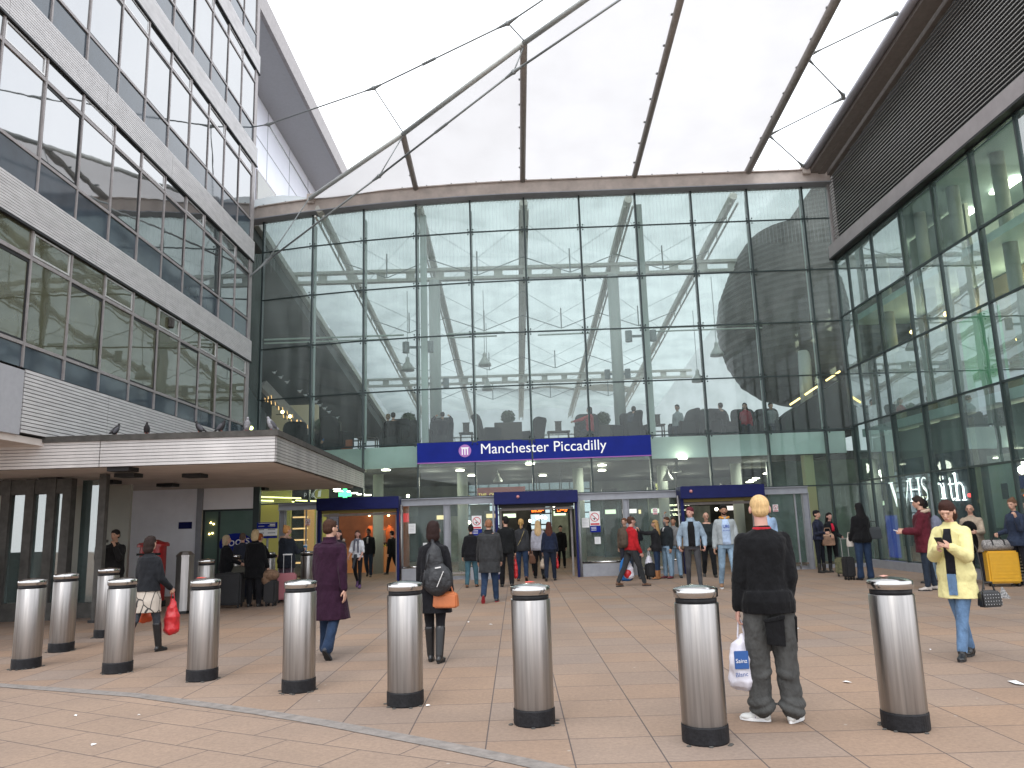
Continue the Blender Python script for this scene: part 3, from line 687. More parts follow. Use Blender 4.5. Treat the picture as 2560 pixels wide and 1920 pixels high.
# fascia beam (nearly level), louvres above up to the sloping eaves
MB().box(XR-.22, XR+.05, 8, 24.86, 10.08, 10.50).build('fascia_beam', pmat('warm_grey_fascia', (.30,.275,.275), .5, .2, nz=.1, nscale=2), rw)
MB().box(XR-.24, XR+.08, 8, 24.86, 10.02, 10.078).build('beam_black_strip', M['gasket'], rw)  # black strip along the foot of the fascia beam
def eav(y): return 12.9+.118*(24.9-y)
mb = MB(); z = 10.56
while z < 15.2:
    y1 = 24.85; y0 = 8.0
    if eav(y1) < z+.05: y1 = 24.9-(z+.05-12.9)/.118
    if y1 > y0:
        mb.add([(XR+.01,y0,z),(XR-.02,y0,z-.004),(XR-.02,y1,z-.004),(XR+.01,y1,z),(XR+.01,y0,z+.02),(XR-.02,y0,z+.018),(XR-.02,y1,z+.018),(XR+.01,y1,z+.02)],
               [(0,3,2,1),(4,5,6,7),(0,1,5,4),(1,2,6,5),(2,3,7,6),(3,0,4,7)])
    z += .105
mb.build('louvre_slats', M['louvre'], rw)
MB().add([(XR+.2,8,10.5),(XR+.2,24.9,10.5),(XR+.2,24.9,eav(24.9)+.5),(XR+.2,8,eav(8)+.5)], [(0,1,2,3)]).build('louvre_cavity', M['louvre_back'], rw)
eb = MB()
for dx, w_, dz in ((-.28,.24,.06),(-.02,.16,0)):
    eb.bar((XR+dx, 24.9, eav(24.9)+dz+.1), (XR+dx, 8, eav(8)+dz+.1), w_, .16)
eb.build('eaves_beam', pmat('brown_grey_eaves', (.20,.18,.165), .6, .1, nz=.12), rw)
eb = MB(); y = 24.4
while y > 9:
    eb.bar((XR-.45, y, rz(y)-.12), (XR-.3, y-.35, rz(y-.35)-.1), .05, .05); y -= .62
eb.build('eaves_lacing', M['cream_beam'], rw)
MB().bar((XR-.52, 24.9, rz(24.9)-.1), (XR-.52, 8, rz(8)-.1), .34, .2).build('gutter', pmat('taupe_gutter', (.20,.18,.165), .6, nz=.1), rw)
MB().box(XR-.06, XR+.03, 24.8, 24.95, 10.5, 12.9).build('corner_post', M['alu_shade'], rw)
# what stands inside it
MB().box(XR+.2, 16, 10, 24.8, 4.05, 4.30).build('floor_slab', M['mint'], rw)
MB().box(XR+.2, 16, 10, 24.8, 7.75, 7.95).build('floor_slab', M['mint'], rw)
MB().box(14.2, 14.4, 10, 30, 0, 10).build('back_wall', pmat('wing_back_wall', (.24,.27,.25), .8, nz=.12, nscale=.8), rw)
MB().box(XR+.16, 16, 9.9, 24.8, 10.0, 10.05).build('ceiling', pmat('teal_grey_ceiling', (.16,.20,.20), .8), rw)
MB().box(XR+.16, 16, 9.8, 9.9, 0, 10).build('party_wall', M['beige_wall'], rw)
for y in (23.3, 20.9, 19.2, 17.3, 15.2, 13.0):
    MB().tube((XR+.75, y, 0), (XR+.75, y, 10), .16, n=16).build('column', pmat('pale_column', (.26,.27,.23), .7, nz=.06), rw, smooth=True)
for (y0, y1, c, nm) in ((20.65,22.3,(.30,.34,.33),'hanging_panel'),(18.95,20.55,(.36,.33,.31),'hanging_panel')):
    MB().box(XR+.28, XR+.30, y0, y1, 4.5, 6.26).build(nm, pmat('faded_poster_%d' % int(y0), c, .6, c2=(.30,.36,.24), nscale=1.4), rw)
MB().box(XR+.22, XR+.24, 17.22, 18.83, 4.5, 6.26).build('leaf_picture', pmat('glowing_leaf_print', (.008,.035,.015), .5, c2=(.12,.6,.18), nscale=1.3, emis=(.02,.24,.07), es=.5, stretch=(1,1.6,.8)), rw)  # glow put into the print so it shows through the glass
MB().box(XR+.22, XR+.24, 13.8, 15.4, 6.4, 8.0).build('print_panel', pmat('autumn_print', (.30,.05,.03), .5, c2=(.10,.20,.04), nscale=1.6), rw)
for (px, py, s) in ((2365,785,.07),(2280,830,.06),(2545,848,.05),(2555,858,.05),(2372,772,.04)):
    q = atX(px, py, XR+1.2); MB().ell(q, s, nu=10, nv=8).build('spotlight', M['warm_on'], rw)
for y in (23, 21, 19, 17, 15):
    MB().box(XR+1.9, XR+2.2, y-.5, y+.5, 9.9, 9.96).build('ceiling_light', M['lamp_on'], rw)
    ld = bpy.data.lights.new('wing_fill_light', 'POINT'); ld.energy = 20; ld.color = (1,.9,.65); ld.shadow_soft_size = .3  # unseen fill lights added to brighten the wing interior
    for z_ in (9.3, 7.2, 3.6):
        lo_ = bpy.data.objects.new('wing_fill_light', ld); col.objects.link(lo_); lo_.parent = rw; lo_.location = Vector((XR+1.9, y, z_))-rw.location
    MB().box(XR+1.5, XR+1.7, y-.3, y+.3, 3.98, 4.03).build('ceiling_light', M['lamp_on'], rw)
MB().box(13.0, 13.1, 18, 24.5, 4.3, 7.7).build('partition', pmat('ochre_partition', (.26,.21,.12), .8, nz=.1), rw)
MB().box(12.5, 12.6, 20, 23, 8.0, 9.9).build('partition', M['beige_wall'], rw)
# shop on its ground floor
xs_ = XR+.42
sp = thing('shop_sign', 'navy shop panels with large white serif lettering behind the right hand glass', 'shop sign', (xs_, 19, 0))
navy = pmat('shop_navy', (.010,.020,.05), .35, nz=.2, nscale=1)
def yy(px, py=1250): return atX(px, py, xs_).y
segs = [(2203,2252),(2268,2332),(2352,2438)]
for a, b in segs:
    y1, y0 = yy(a), yy(b)
    MB().box(xs_, xs_+.04, y0, y1, .3, 3.15).build('panel', navy, sp)

MB().box(xs_+.10, xs_+.12, 12, yy(2190), 0, 4.0).build('shop_glazing', pmat('grey_green_wall', (.16,.19,.17), .5, nz=.1, nscale=.8), sp)
# serif letters
def stroke(mb, pts, w0, w1=None):
    for (a, b) in zip(pts[:-1], pts[1:]):
        d = (Vector(b)-Vector(a)); nn_ = Vector((-d[1], d[0])).normalized()*w0/2
        mb.append([Vector(a)-nn_, Vector(b)-nn_, Vector(b)+nn_, Vector(a)+nn_])
def serif(mb, x, y, w=.22, h=.035): mb.append([Vector((x-w/2,y-h/2)),Vector((x+w/2,y-h/2)),Vector((x+w/2,y+h/2)),Vector((x-w/2,y+h/2))])
LET = {}
q = []; stroke(q, [(.08,1),(.32,0)], .13); stroke(q, [(.32,0),(.52,1)], .05); stroke(q, [(.48,.95),(.72,0)], .13); stroke(q, [(.72,0),(.94,1)], .05); serif(q,.08,.985,.24); serif(q,.50,.985,.2); serif(q,.94,.985,.2); LET['W'] = q
q = []; stroke(q, [(.2,0),(.2,1)], .13); stroke(q, [(.8,0),(.8,1)], .13); stroke(q, [(.2,.52),(.8,.52)], .045)
for x in (.2,.8):
    serif(q,x,.985,.34); serif(q,x,.015,.34)
LET['H'] = q
sc_ = [(.80,.80),(.74,.93),(.52,.99),(.30,.92),(.22,.76),(.34,.60),(.60,.47),(.76,.33),(.74,.14),(.52,.01),(.28,.05),(.16,.22)]
q = []
for i, (a, b) in enumerate(zip(sc_[:-1], sc_[1:])): stroke(q, [a, b], (.05,.06,.07,.09,.13,.16,.16,.13,.08,.06,.05)[i])
LET['S'] = q
def arch(x0, x1, top, q):
    mid = (x0+x1)/2; pts = [(x0,.45),(x0+(mid-x0)*.5,top-.04),(mid,top),(x1-(x1-mid)*.35,top-.05),(x1,top-.18)]
    for a, b in zip(pts[:-1], pts[1:]): stroke(q, [a, b], .06)
q = []; stroke(q, [(.14,0),(.14,.64)], .11); arch(.14,.50,.66,q); stroke(q, [(.50,0),(.50,.5)], .11); arch(.50,.86,.66,q); stroke(q, [(.86,0),(.86,.5)], .11)
for x in (.14,.5,.86): serif(q,x,.015,.24)
serif(q,.10,.63,.14); LET['m'] = q
q = []; stroke(q, [(.5,0),(.5,.64)], .16); serif(q,.5,.015,.5); serif(q,.42,.63,.3); stroke(q, [(.5,.80),(.5,.93)], .18); LET['i'] = q
q = []; stroke(q, [(.4,.86),(.4,.12)], .17); stroke(q, [(.1,.62),(.85,.62)], .05); stroke(q, [(.4,.12),(.55,.02)], .1); stroke(q, [(.55,.02),(.85,.08)], .06); LET['t'] = q
q = []; stroke(q, [(.22,0),(.22,1)], .15); arch(.22,.76,.64,q); stroke(q, [(.76,0),(.76,.5)], .15); serif(q,.22,.015,.36); serif(q,.76,.015,.36); serif(q,.15,.98,.22); LET['h'] = q
def letter(ch, pxa, pxb, pyb, pyt):
    pxa += 15; pxb += 15; pm = (pxa+pxb)/2; ya, yb = yy(pxa, pyb), yy(pxb, pyb); z0 = atX(pm, pyb, xs_).z; z1 = atX(pm, pyt, xs_).z
    mb = MB()
    for k, poly in enumerate(LET[ch]):
        mb.add([(xs_-.03-.0004*k, ya+(yb-ya)*p[0], z0+(z1-z0)*p[1]) for p in poly], [(0,1,2,3)])
    mb.build('letter', M['sign_lit'], sp)
letter('W', 2217, 2268, 1265, 1203); letter('H', 2262, 2296, 1254, 1194); letter('S', 2292, 2315, 1252, 1192); letter('m', 2314, 2352, 1248, 1188)
letter('i', 2345, 2358, 1247, 1185); letter('t', 2361, 2380, 1251, 1184); letter('h', 2376, 2408, 1251, 1180)
for k, (a, b) in enumerate(((2252,2268),(2332,2352))):
    MB().box(xs_-.12, xs_-.06, yy(b), yy(a), .3, 4.0).build('pilaster', pmat('olive_grey_pilaster', (.20,.21,.17), .7), sp)
MB().box(xs_-.04, xs_, yy(2438,1300)-.02, yy(2436,1300)-.55, .3, 3.9).build('pilaster', pmat('olive_pilaster', (.38,.37,.24), .7), sp)
MB().box(xs_-.03, xs_-.005, yy(2250, 1350), yy(2222, 1350), .3, 1.55).build('lit_panel', pmat('blue_backlit', (.01,.03,.3), .5, emis=(.01,.07,.8), es=.35, c2=(.0,.01,.05), nscale=.9), sp)
q = atX(2424, 1238, xs_-.05); MB().ell(q, .05, nu=8, nv=6).build('red_lamp', pmat('red_lit', (.5,.02,.02), .5, emis=(1,.05,.05), es=3), sp)
ps = thing('window_poster', 'pale poster panel behind the far right pane above the woman in navy', 'poster', (xs_, 15, 2))
MB().box(xs_-.02, xs_, yy(2552), yy(2484), 1.2, 2.9).build('sheet', pmat('pale_poster', (.42,.47,.45), .6, c2=(.36,.42,.25), nscale=.7), ps)
q = atX(2512, 1228, xs_-.03); MB().box(xs_-.03, xs_-.022, q.y-.12, q.y+.12, q.z-.18, q.z+.18).build('dark_figure_mark', M['dark'], ps, bevel=.003)
# ============================================================ ENTRANCE SCREEN
EO = -.45
def EY(x): return FY(x)+EO
es = thing('entrance_screen', 'low grey steel and glass screen with door openings at the foot of the glass front', 'entrance', (0, 24.7, 0))
exs = [onF(px, py, EO).x for px, py in ((700,1270),(820,1265),(1000,1260),(1116,1255),(1238,1250),(1437,1245),(1562,1238),(1690,1235),(1892,1228),(2010,1223))]
doors = [(exs[1]-.12, exs[2]+.02), (exs[4], exs[5]+.02), (exs[7], exs[8])]
zb_ = 2.30
def screenbar(xa, xb):
    mb = MB(); n_ = 6
    for dz0, dz1, d0, d1 in ((2.31,2.335,-.09,.09),(2.336,2.51,-.03,.03),(2.511,2.535,-.09,.09)):
        rg = []
        for i in range(n_+1):
            x = xa+(xb-xa)*i/n_; y = EY(x); rg.append([(x,y+d0,dz0),(x,y+d1,dz0),(x,y+d1,dz1),(x,y+d0,dz1)])
        mb.loft(rg)
    return mb.build('steel_beam', M['grey_steel'], es)
bx = [exs[0]-.05, doors[0][0], doors[0][1], doors[1][0], doors[1][1], doors[2][0], doors[2][1], exs[9]+.1]
for a, b in ((0,1),(2,3),(4,5),(6,7)): screenbar(bx[a]+.003, bx[b]-.003)
for x in (exs[0]+.1, exs[3], exs[6], exs[9]):
    y = EY(x); MB().box(x-.09, x-.075, y-.09, y+.09, 0, 2.305).box(x-.074, x+.074, y-.02, y+.02, 0, 2.305).box(x+.075, x+.09, y-.09, y+.09, 0, 2.305).build('steel_post', M['grey_steel'], es)
def gpane(xa, xb, z0=.12, z1=2.30, nm='pane'):
    MB().add([(xa,EY(xa)+.05,z0),(xb,EY(xb)+.05,z0),(xb,EY(xb)+.05,z1),(xa,EY(xa)+.05,z1)], [(0,1,2,3)]).build(nm, M['pane_clear'], es)
for xa, xb in ((exs[0]+.2,(exs[0]+doors[0][0])/2+.1),((exs[0]+doors[0][0])/2+.14,doors[0][0]-.05),(doors[0][1]+.05,exs[3]-.1),(exs[3]+.1,doors[1][0]-.05),(doors[1][1]+.05,exs[6]-.1),(exs[6]+.1,doors[2][0]-.05),(doors[2][1]+.05,8.7),(8.74,exs[9]-.1)):
    gpane(xa, xb)
    MB().box(xa, xb, EY(xa)-.12, EY(xa)-.07, .16, .22).build('guard_rail', M['steel_cap'], es)
    MB().box(xa, xb, EY(xa)-.02, EY(xa)+.08, .0, .11).build('kick_plate', M['grey_steel'], es)
    MB().box(xa-.02, xa+.02, EY(xa)+.02, EY(xa)+.08, .111, 2.30).build('glazing_bar', M['grey_steel'], es)
# link between screen head and glass front
mb = MB(); rg = []
for i in range(13):
    x = exs[0]+(exs[9]-exs[0])*i/12; rg.append([(x,EY(x)+.1,2.44),(x,FY(x)-.04,2.44),(x,FY(x)-.04,2.5),(x,EY(x)+.1,2.5)])
mb.loft(rg).build('head_flashing', M['grey_steel'], es)
dl = ['navy blue door portal nearest the shops on the left', 'navy blue door portal in the middle, under the station name sign', 'navy blue door portal on the right, with yellow strip under its header']
for k, (xa, xb) in enumerate(doors):
    yc = EY((xa+xb)/2); t = thing('door_portal', dl[k], 'doorway', ((xa+xb)/2, yc, 0), 'blue portals over the station doors')
    MB().box(xa-.02, xb+.02, yc-.75, yc-.1, 2.24, 2.62).build('header', M['blue'], t, bevel=.015)
    for s, x in ((-1, xa), (1, xb)):
        MB().box(x-.07 if s > 0 else x+.0, x if s > 0 else x+.07+.02, yc-.6, yc-.40, 0, 2.238).build('side_post', M['blue'], t, bevel=.01)
        MB().tube((x+s*.05, yc-.45, 0), (x+s*.05, yc-.45, 2.35), .035, n=10).build('guard_pole', M['steel'] if k != 1 else M['grey_steel'], t, smooth=True)
    MB().box(xa+.1, xb-.1, yc-.5, yc-.4, 2.14, 2.236).build('shutter_guide', pmat('ochre_brush_strip', (.22,.17,.04) if k != 1 else (.05,.05,.05), .6) if k != 1 else M['gasket'], t)
    MB().box(xa+.1, xb-.1, yc-.3, yc+.1, 2.06, 2.13).build('door_operator', M['alu_shade'], t)
    if k: MB().ell(((xa+xb)/2-.55 if k == 1 else xa+.3, yc-.76, 2.46), .05, nu=10, nv=6).build('alarm_light', pmat('pink_lamp', (.6,.25,.25), .4), t)
    for x in (xa+.16, xb-.16): MB().box(x-.03, x+.03, yc-.02, yc+.04, .02, 2.055).build('door_leaf_edge', M['alu_shade'], t)
# hoop rails on the paving side
for x0, x1 in ((doors[0][1]+.08, doors[0][1]+.85),(exs[3]+.75, doors[1][0]-.1),(doors[1][1]+.1, doors[1][1]+1.9),(exs[6]+1.3,doors[2][0]-.1)):
    y = EY(x0)-.35; t = thing('guard_hoop', 'low stainless guard rail beside the door at %.0f m' % x0, 'rail', (x0, y, 0), 'stainless guard rails by the doors')
    MB().tube((x0,y,.42),(x1,y,.42),.03,n=10).build('top_rail', M['steel_cap'], t, smooth=True)
    MB().box(x0,x1,y-.01,y+.01,.0,.38).build('lower_plate', M['grey_steel'], t)
hoops = [o for o in col.objects if o.name.startswith('guard_hoop')]
for o, s_ in zip(hoops, ('low stainless guard rail just right of the left blue door portal','low stainless guard rail just left of the middle blue door portal','low stainless guard rail just right of the middle blue door portal','low stainless guard rail just left of the right blue door portal')): o['label'] = s_

# signs on the glass
def onE(px, py, o=-.02): return onF(px, py, EO+o)
def nosmoke(px0, px1, py0, py1, label, blue=True):
    a = onE(px0, py1); b = onE(px1, py0); W = b.x-a.x; y = min(a.y, b.y)-.02; H_ = W*1.32; z1 = b.z; z0 = z1-H_
    t = thing('no_smoking_sign', label, 'sign', ((a.x+b.x)/2, y, z0), 'no smoking signs on the entrance glass')
    MB().box(a.x, b.x, y-.006, y, z0, z1).build('board', M['white'], t)
    cx, cz, r = (a.x+b.x)/2, z1-W*.54, W*.42; mb = MB(); n_ = 28
    for i in range(n_):
        t0, t1 = 2*math.pi*i/n_, 2*math.pi*(i+1)/n_
        mb.add([(cx+rr_*math.cos(tt), y-.012, cz+rr_*math.sin(tt)) for rr_, tt in ((r,t0),(r,t1),(r*.84,t1),(r*.84,t0))], [(0,1,2,3)])
    rd = pmat('sign_red', (.55,.03,.05), .5)
    mb.bar((cx-r*.66,y-.013,cz+r*.66),(cx+r*.66,y-.013,cz-r*.66),.002,r*.16,up=(.7,0,.7)); mb.box(a.x+W*.08,b.x-W*.08,y-.012,y-.0065,z0+W*.06,z0+W*.22)
    mb.build('prohibition_ring', rd, t)
    MB().box(cx-r*.45,cx+r*.3,y-.0105,y-.0065,cz-r*.32,cz-r*.2).ell((cx-r*.1,y-.009,cz-r*.45),(r*.14,.003,r*.2)).build('cigarette_symbol', M['gasket'], t)
    if blue:
        MB().box(a.x+.01, b.x, y-.006, y, z0-W*.62, z0-.006).build('notice', M['sign_blue'], t)
        for k in range(3): MB().box(a.x+W*.12, a.x+W*.6, y-.009, y-.0065, z0-W*(.18+.13*k), z0-W*(.14+.13*k)).build('text_line', M['white'], t)
nosmoke(1180, 1204, 1289, 1319, 'red and white no smoking sign left of the middle blue door portal')
nosmoke(1474, 1499, 1278, 1309, 'red and white no smoking sign right of the middle blue door portal')
nosmoke(1632, 1643, 1270, 1287, 'small no smoking sticker left of the right blue door portal', False)
nosmoke(764, 776, 1297, 1313, 'small no smoking sticker on the dark glass left of the left blue door portal', False)
nosmoke(1932, 1944, 1261, 1278, 'small no smoking sticker on the glass behind the blond man', False)
for k, (x0,x1,y0,y1,lb) in enumerate(((1022,1039,1309,1334,'white paper notice on the glass right of the left blue door portal'),(1455,1472,1295,1319,'white paper notice beside the right hand no smoking sign'),(1487,1501,1342,1360,'small white paper notice below the right hand no smoking sign'),(1058,1068,1357,1366,'small pale paper notice behind the woman with the backpack'))):
    a = onE(x0, y1); b = onE(x1, y0); y = min(a.y,b.y)-.02
    t = thing('paper_notice', lb, 'notice', ((a.x+b.x)/2, y, a.z), 'paper notices taped to the entrance glass')
    MB().box(a.x, b.x, y-.004, y, a.z, b.z).build('sheet', M['white'], t)
    mb = MB(); hz = (b.z-a.z)
    for i in range(5): mb.box(a.x+.02, b.x-.03-.01*(i%2), y-.0055, y-.0042, b.z-hz*(.16+.15*i), b.z-hz*(.13+.15*i))
    mb.build('printed_lines', M['grey_steel'], t)
# information board on the left
iy = 21.2; a = atY(642,1340,iy); b = atY(694,1305,iy)
t = thing('information_board', 'blue and white travel information board beside the shop window', 'sign', ((a.x+b.x)/2, iy, 0))
MB().box(a.x, b.x, iy-.02, iy, b.z-.17, b.z).box(a.x, b.x, iy-.02, iy, a.z-.07, a.z-.01).build('blue_panel', M['sign_blue'], t)
MB().box(a.x, b.x, iy-.02, iy, a.z, b.z-.175).build('white_panel', M['white'], t)
mb = MB()
for i in range(3):
    mb.box(a.x+.04, a.x+.2, iy-.024, iy-.0205, a.z+.06+i*.09, a.z+.085+i*.09); mb.box(a.x+.3, b.x-.05, iy-.024, iy-.0205, a.z+.06+i*.09, a.z+.085+i*.09)
mb.build('printed_lines', M['grey_steel'], t)
MB().box(b.x-.2, b.x-.06, iy-.024, iy-.0205, b.z-.12, b.z-.05).box(a.x+.05, b.x-.05, iy-.024, iy-.0205, b.z-.03, b.z-.02).build('white_arrow', M['white'], t)
MB().tube(((a.x+b.x)/2, iy+.04, 0), ((a.x+b.x)/2, iy+.04, a.z), .03, n=10).build('support_pole', M['grey_steel'], t)

# station name sign
x0, x1 = onF(1043, 1130, -.12).x, onF(1626, 1090, -.12).x
sy = min(FY(x0), FY(x1), FY((x0+x1)/2))-.16
ya, yb = FY(x0)-.14, FY(x1)-.14
sg_ = thing('station_name_sign', 'long blue sign with white station name and purple round emblem', 'sign', ((x0+x1)/2, (ya+yb)/2, 3.66))
d = (Vector((x1,yb,0))-Vector((x0,ya,0))).normalized(); nrm = Vector((d.y,-d.x,0))
def SP(u, z, o=0): return Vector((x0,ya,0))+d*u+nrm*o+Vector((0,0,z))
Ls = (Vector((x1,yb,0))-Vector((x0,ya,0))).length
MB().slab([SP(0,3.70),SP(Ls,3.70),SP(Ls,4.34),SP(0,4.34)], -nrm, .06).build('board', M['sign_blue'], sg_)
MB().slab([SP(0,3.665),SP(Ls,3.665),SP(Ls,3.698),SP(0,3.698)], -nrm, .06).build('lower_edge_strip', pmat('pink_purple_strip', (.35,.12,.42), .5), sg_)
def su(px): return (onF(px, 1125, -.14)-Vector((x0,ya,0))).dot(d)
text('lettering', 'Manchester Piccadilly', M['white_lit'], SP(su(1202), 3.925, 0), d, (0,0,1), width=su(1517)-su(1202), off=0, parent=sg_)
cu = (su(1145)+su(1178))/2; r = .205; mb = MB(); n_ = 32
mb.add([SP(cu+r*math.cos(2*math.pi*i/n_), 4.04+r*math.sin(2*math.pi*i/n_), .008) for i in range(n_)], [tuple(range(n_))])
mb.build('emblem_disc', pmat('emblem_purple', (.42,.17,.50), .4), sg_)
mb = MB()
def rect(u0, u1, z0, z1): mb.add([SP(cu+u0,4.04+z0,.013),SP(cu+u1,4.04+z0,.013),SP(cu+u1,4.04+z1,.013),SP(cu+u0,4.04+z1,.013)], [(0,1,2,3)])
for u in (-.085, .0, .085):
    rect(u-.018, u+.018, -.13, .052); 
rect(-.125, .125, .085, .115); rect(-.11, .11, .056, .08)
for u in (-.09,.09): rect(u-.03, u+.03, -.125+.155, -.125+.17) if False else None
mb.build('emblem_columns', M['white_lit'], sg_)

# ============================================================ CONCOURSE BEHIND THE GLASS
cc = thing('concourse_hall', 'station hall behind the glass front with a cafe deck above and shops below', 'hall', (0, 35, 0))
M['deck_edge'] = M['mint']
mb = MB(); rg = []
for i in range(13):
    x = -9.0+(19.9)*i/12; y = FY(x)+.5; rg.append([(x,y,3.62),(x,y+.12,3.62),(x,y+.12,4.33),(x,y,4.33)])
mb.loft(rg).build('deck_edge', M['mint'], cc)
mb = MB(); rg = []
for i in range(13):
    x = -9.0+(19.9)*i/12; rg.append([(x,FY(x)+.63,3.66),(x,33,3.66),(x,33,4.32),(x,FY(x)+.63,4.32)])
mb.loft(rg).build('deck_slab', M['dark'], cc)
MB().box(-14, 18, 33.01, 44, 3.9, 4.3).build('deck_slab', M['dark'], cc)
# deck balustrade at the far side
mb = MB()
for x in [-8+1.1*i for i in range(18)]: mb.tube((x,32.8,4.33),(x,32.8,5.35),.02,n=6)
mb.tube((-9,32.8,5.35),(11,32.8,5.35),.035,n=8); mb.build('balustrade', M['steel'], cc)
# ground floor back and side walls with opening in the middle toward the train shed
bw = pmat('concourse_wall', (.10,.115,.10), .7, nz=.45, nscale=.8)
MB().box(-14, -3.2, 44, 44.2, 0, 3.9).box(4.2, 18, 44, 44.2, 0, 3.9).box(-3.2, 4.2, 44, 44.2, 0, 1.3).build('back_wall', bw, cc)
MB().box(-14, -13.8, 27, 44, 0, 3.9).build('side_wall', bw, cc); MB().box(18, 18.2, 27, 44, 0, 3.9).build('side_wall', bw, cc)
mb = MB()
for i in range(14): x = -3.2+i*.57; mb.box(x-.03, x+.03, 43.9, 44, 1.3, 3.9)
for z in (1.6, 2.2, 2.75, 3.1, 3.5): mb.box(-3.2, 4.2, 43.86, 43.89, z-.035, z+.035)
mb.build('shed_glazing_grid', M['dark_mullion'], cc)
MB().add([(-3.2,44.1,1.3),(4.2,44.1,1.3),(4.2,44.1,3.9),(-3.2,44.1,3.9)], [(0,1,2,3)]).build('shed_dimming_pane', M['pane_shed'], cc)  # pane added to dim the sky seen through the shed opening
for x in (-5.2, -2.0, 2.4, 5.6, 8.4):
    MB().tube((x, 29.6, 0), (x, 29.6, 3.66), .2, n=16).build('column', pmat('concourse_column', (.40,.43,.38), .7), cc, smooth=True)
for (x0_, x1_, y_, z0_, z1_, c_) in ((-9.6,-6.9,27.6,0,3.5,'shop_yel'),(1.5,3.6,38,0,2.4,None),(6,8.4,36,0,2.2,None)):
    pass
M['shop_dim'] = pmat('dim_shopfront', (.10,.12,.11), .6, nz=.4, nscale=1.5)
MB().box(-9.4, -8.1, 28.2, 28.3, 0, 3.5).build('lit_shop_wall', M['shop_yel'], cc)
MB().box(-7.4, -6.9, 28.8, 28.9, 0, 3.3).build('lit_shop_wall', M['shop_yel'], cc)
for k,(px, py, w_) in enumerate(((690,1243,.6),(775,1252,.5),(680,1252,.5),(770,1262,.4))):
    q = atY(px, py, 27.4+.2*k); MB().bar((q.x-w_, q.y, q.z+.03),(q.x+w_,q.y+1,q.z-.02),.05,.04).build('strip_light', pmat('yellow_tube', (.5,.5,.2), .5, emis=(1,.95,.35), es=2), cc)
sh_ = MB()
for zz_ in (.5,.9,1.3,1.7,2.1): sh_.box(-8.0,-7.5,28.1,28.3,zz_,zz_+.05)
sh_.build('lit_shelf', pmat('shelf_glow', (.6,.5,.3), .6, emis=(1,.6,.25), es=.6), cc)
rs = random.Random(5)
for k in range(22):
    x = -6.5+k*.82; yb_ = rs.choice((37.5,39,41)); w2 = rs.uniform(.5,1.1); h2 = rs.uniform(1.8,3.3); g_ = rs.uniform(.03,.22)
    if 1.0 < abs(x-.3) or rs.random() < .2:
        MB().box(x, x+w2, yb_, yb_+.3, 0, h2).build('shopfront', pmat('shopfront_%d' % (k%6), (g_, g_*rs.uniform(.9,1.15), g_*rs.uniform(.7,1.1)), .5, nz=.6, nscale=1.7), cc)
        if rs.random() < .5: MB().box(x+.1, x+w2-.1, yb_-.05, yb_, 2.0, 2.2).build('lit_fascia', pmat('shop_glow_%d' % (k%3), (.4,.4,.3), .5, emis=((1,.8,.4),(.8,1,.7),(1,.95,.9))[k%3], es=.7), cc)
# green cross and round logo of the chemist, glowing
q = atY(862, 1236, 27.2); mb = MB(); mb.box(q.x-.22,q.x+.22,27.2,27.25,q.z-.07,q.z+.07); mb.box(q.x-.07,q.x+.07,27.2,27.25,q.z+.071,q.z+.2)
mb.box(q.x-.07,q.x+.07,27.2,27.25,q.z-.2,q.z-.071); mb.build('green_cross', M['green_on'], cc)
for (px, py) in ((842,1222),(828,1221),(866,1229),(884,1233),(902,1236),(918,1238),(845,1228)):
    q = atY(px, py, 27.6); MB().box(q.x-.12,q.x+.12,q.y-.1,q.y+.1,q.z-.01,q.z+.02).build('ceiling_light', M['lamp_on'], cc)
q = atY(796, 1235, 27.0); mb = MB()
for i in range(20):
    t0, t1 = math.pi*(.35+1.3*i/20), math.pi*(.35+1.3*(i+1)/20)
    mb.add([(q.x+r_*math.cos(tt),27.0,q.z+r_*1.05*math.sin(tt)) for r_, tt in ((.17,t0),(.17,t1),(.15,t1),(.15,t0))], [(0,1,2,3)])
mb.add([(q.x-.03,27,q.z-.1),(q.x+.08,27,q.z-.1),(q.x+.1,27,q.z+.13),(q.x,27,q.z+.1)], [(0,1,2,3)])
mb.build('round_emblem', M['white_lit'], cc)
for ch, px in (('p', 764), ('g', 782)):
    q = atY(px, 1238, 27.0); text('window_letter', ch, M['white_lit'], (q.x-.05, 27.0, q.z-.02), (1,0,0), (0,0,1), size=.22, parent=cc)
# orange cafe wall seen in the left door
MB().box(-7.1, -4.3, 31.5, 31.6, 0, 2.6).build('orange_wall', M['shop_orange'], cc)
for px in (924, 952, 972):
    q = atY(px, 1288, 31.3); MB().ell((q.x, 31.25, q.z), .05, nu=8, nv=6).build('spotlight', M['warm_on'], cc)
    ld = bpy.data.lights.new('spot', 'SPOT'); ld.energy = 26; ld.color = (1,.42,.12); ld.spot_size = R(46); ld.spot_blend = .6; ld.shadow_soft_size = .03
    lo_ = bpy.data.objects.new('spot_lamp', ld); col.objects.link(lo_); lo_.parent = cc; lo_.location = Vector((q.x, 31.30, q.z-.08))-cc.location; lo_.rotation_euler = (R(12),0,0)
a = atY(942, 1400, 31.4); q0 = atY(944, 1385, 31.4); q1 = atY(976, 1359, 31.4)
MB().box(q0.x-.05, q1.x+.05, 31.38, 31.45, q0.z-.03, q1.z+.05).build('poster', M['gasket'], cc)
for i, wd in enumerate(('TIN', 'OO', 'OW')):
    z = q1.z-.14-.16*i; text('poster_lettering', wd, pmat('poster_yellow', (.65,.62,.08), .5), (q0.x+.03+.06*(i>0), 31.37, z), (1,0,0), (0,0,1), size=.2, off=.01, parent=cc)
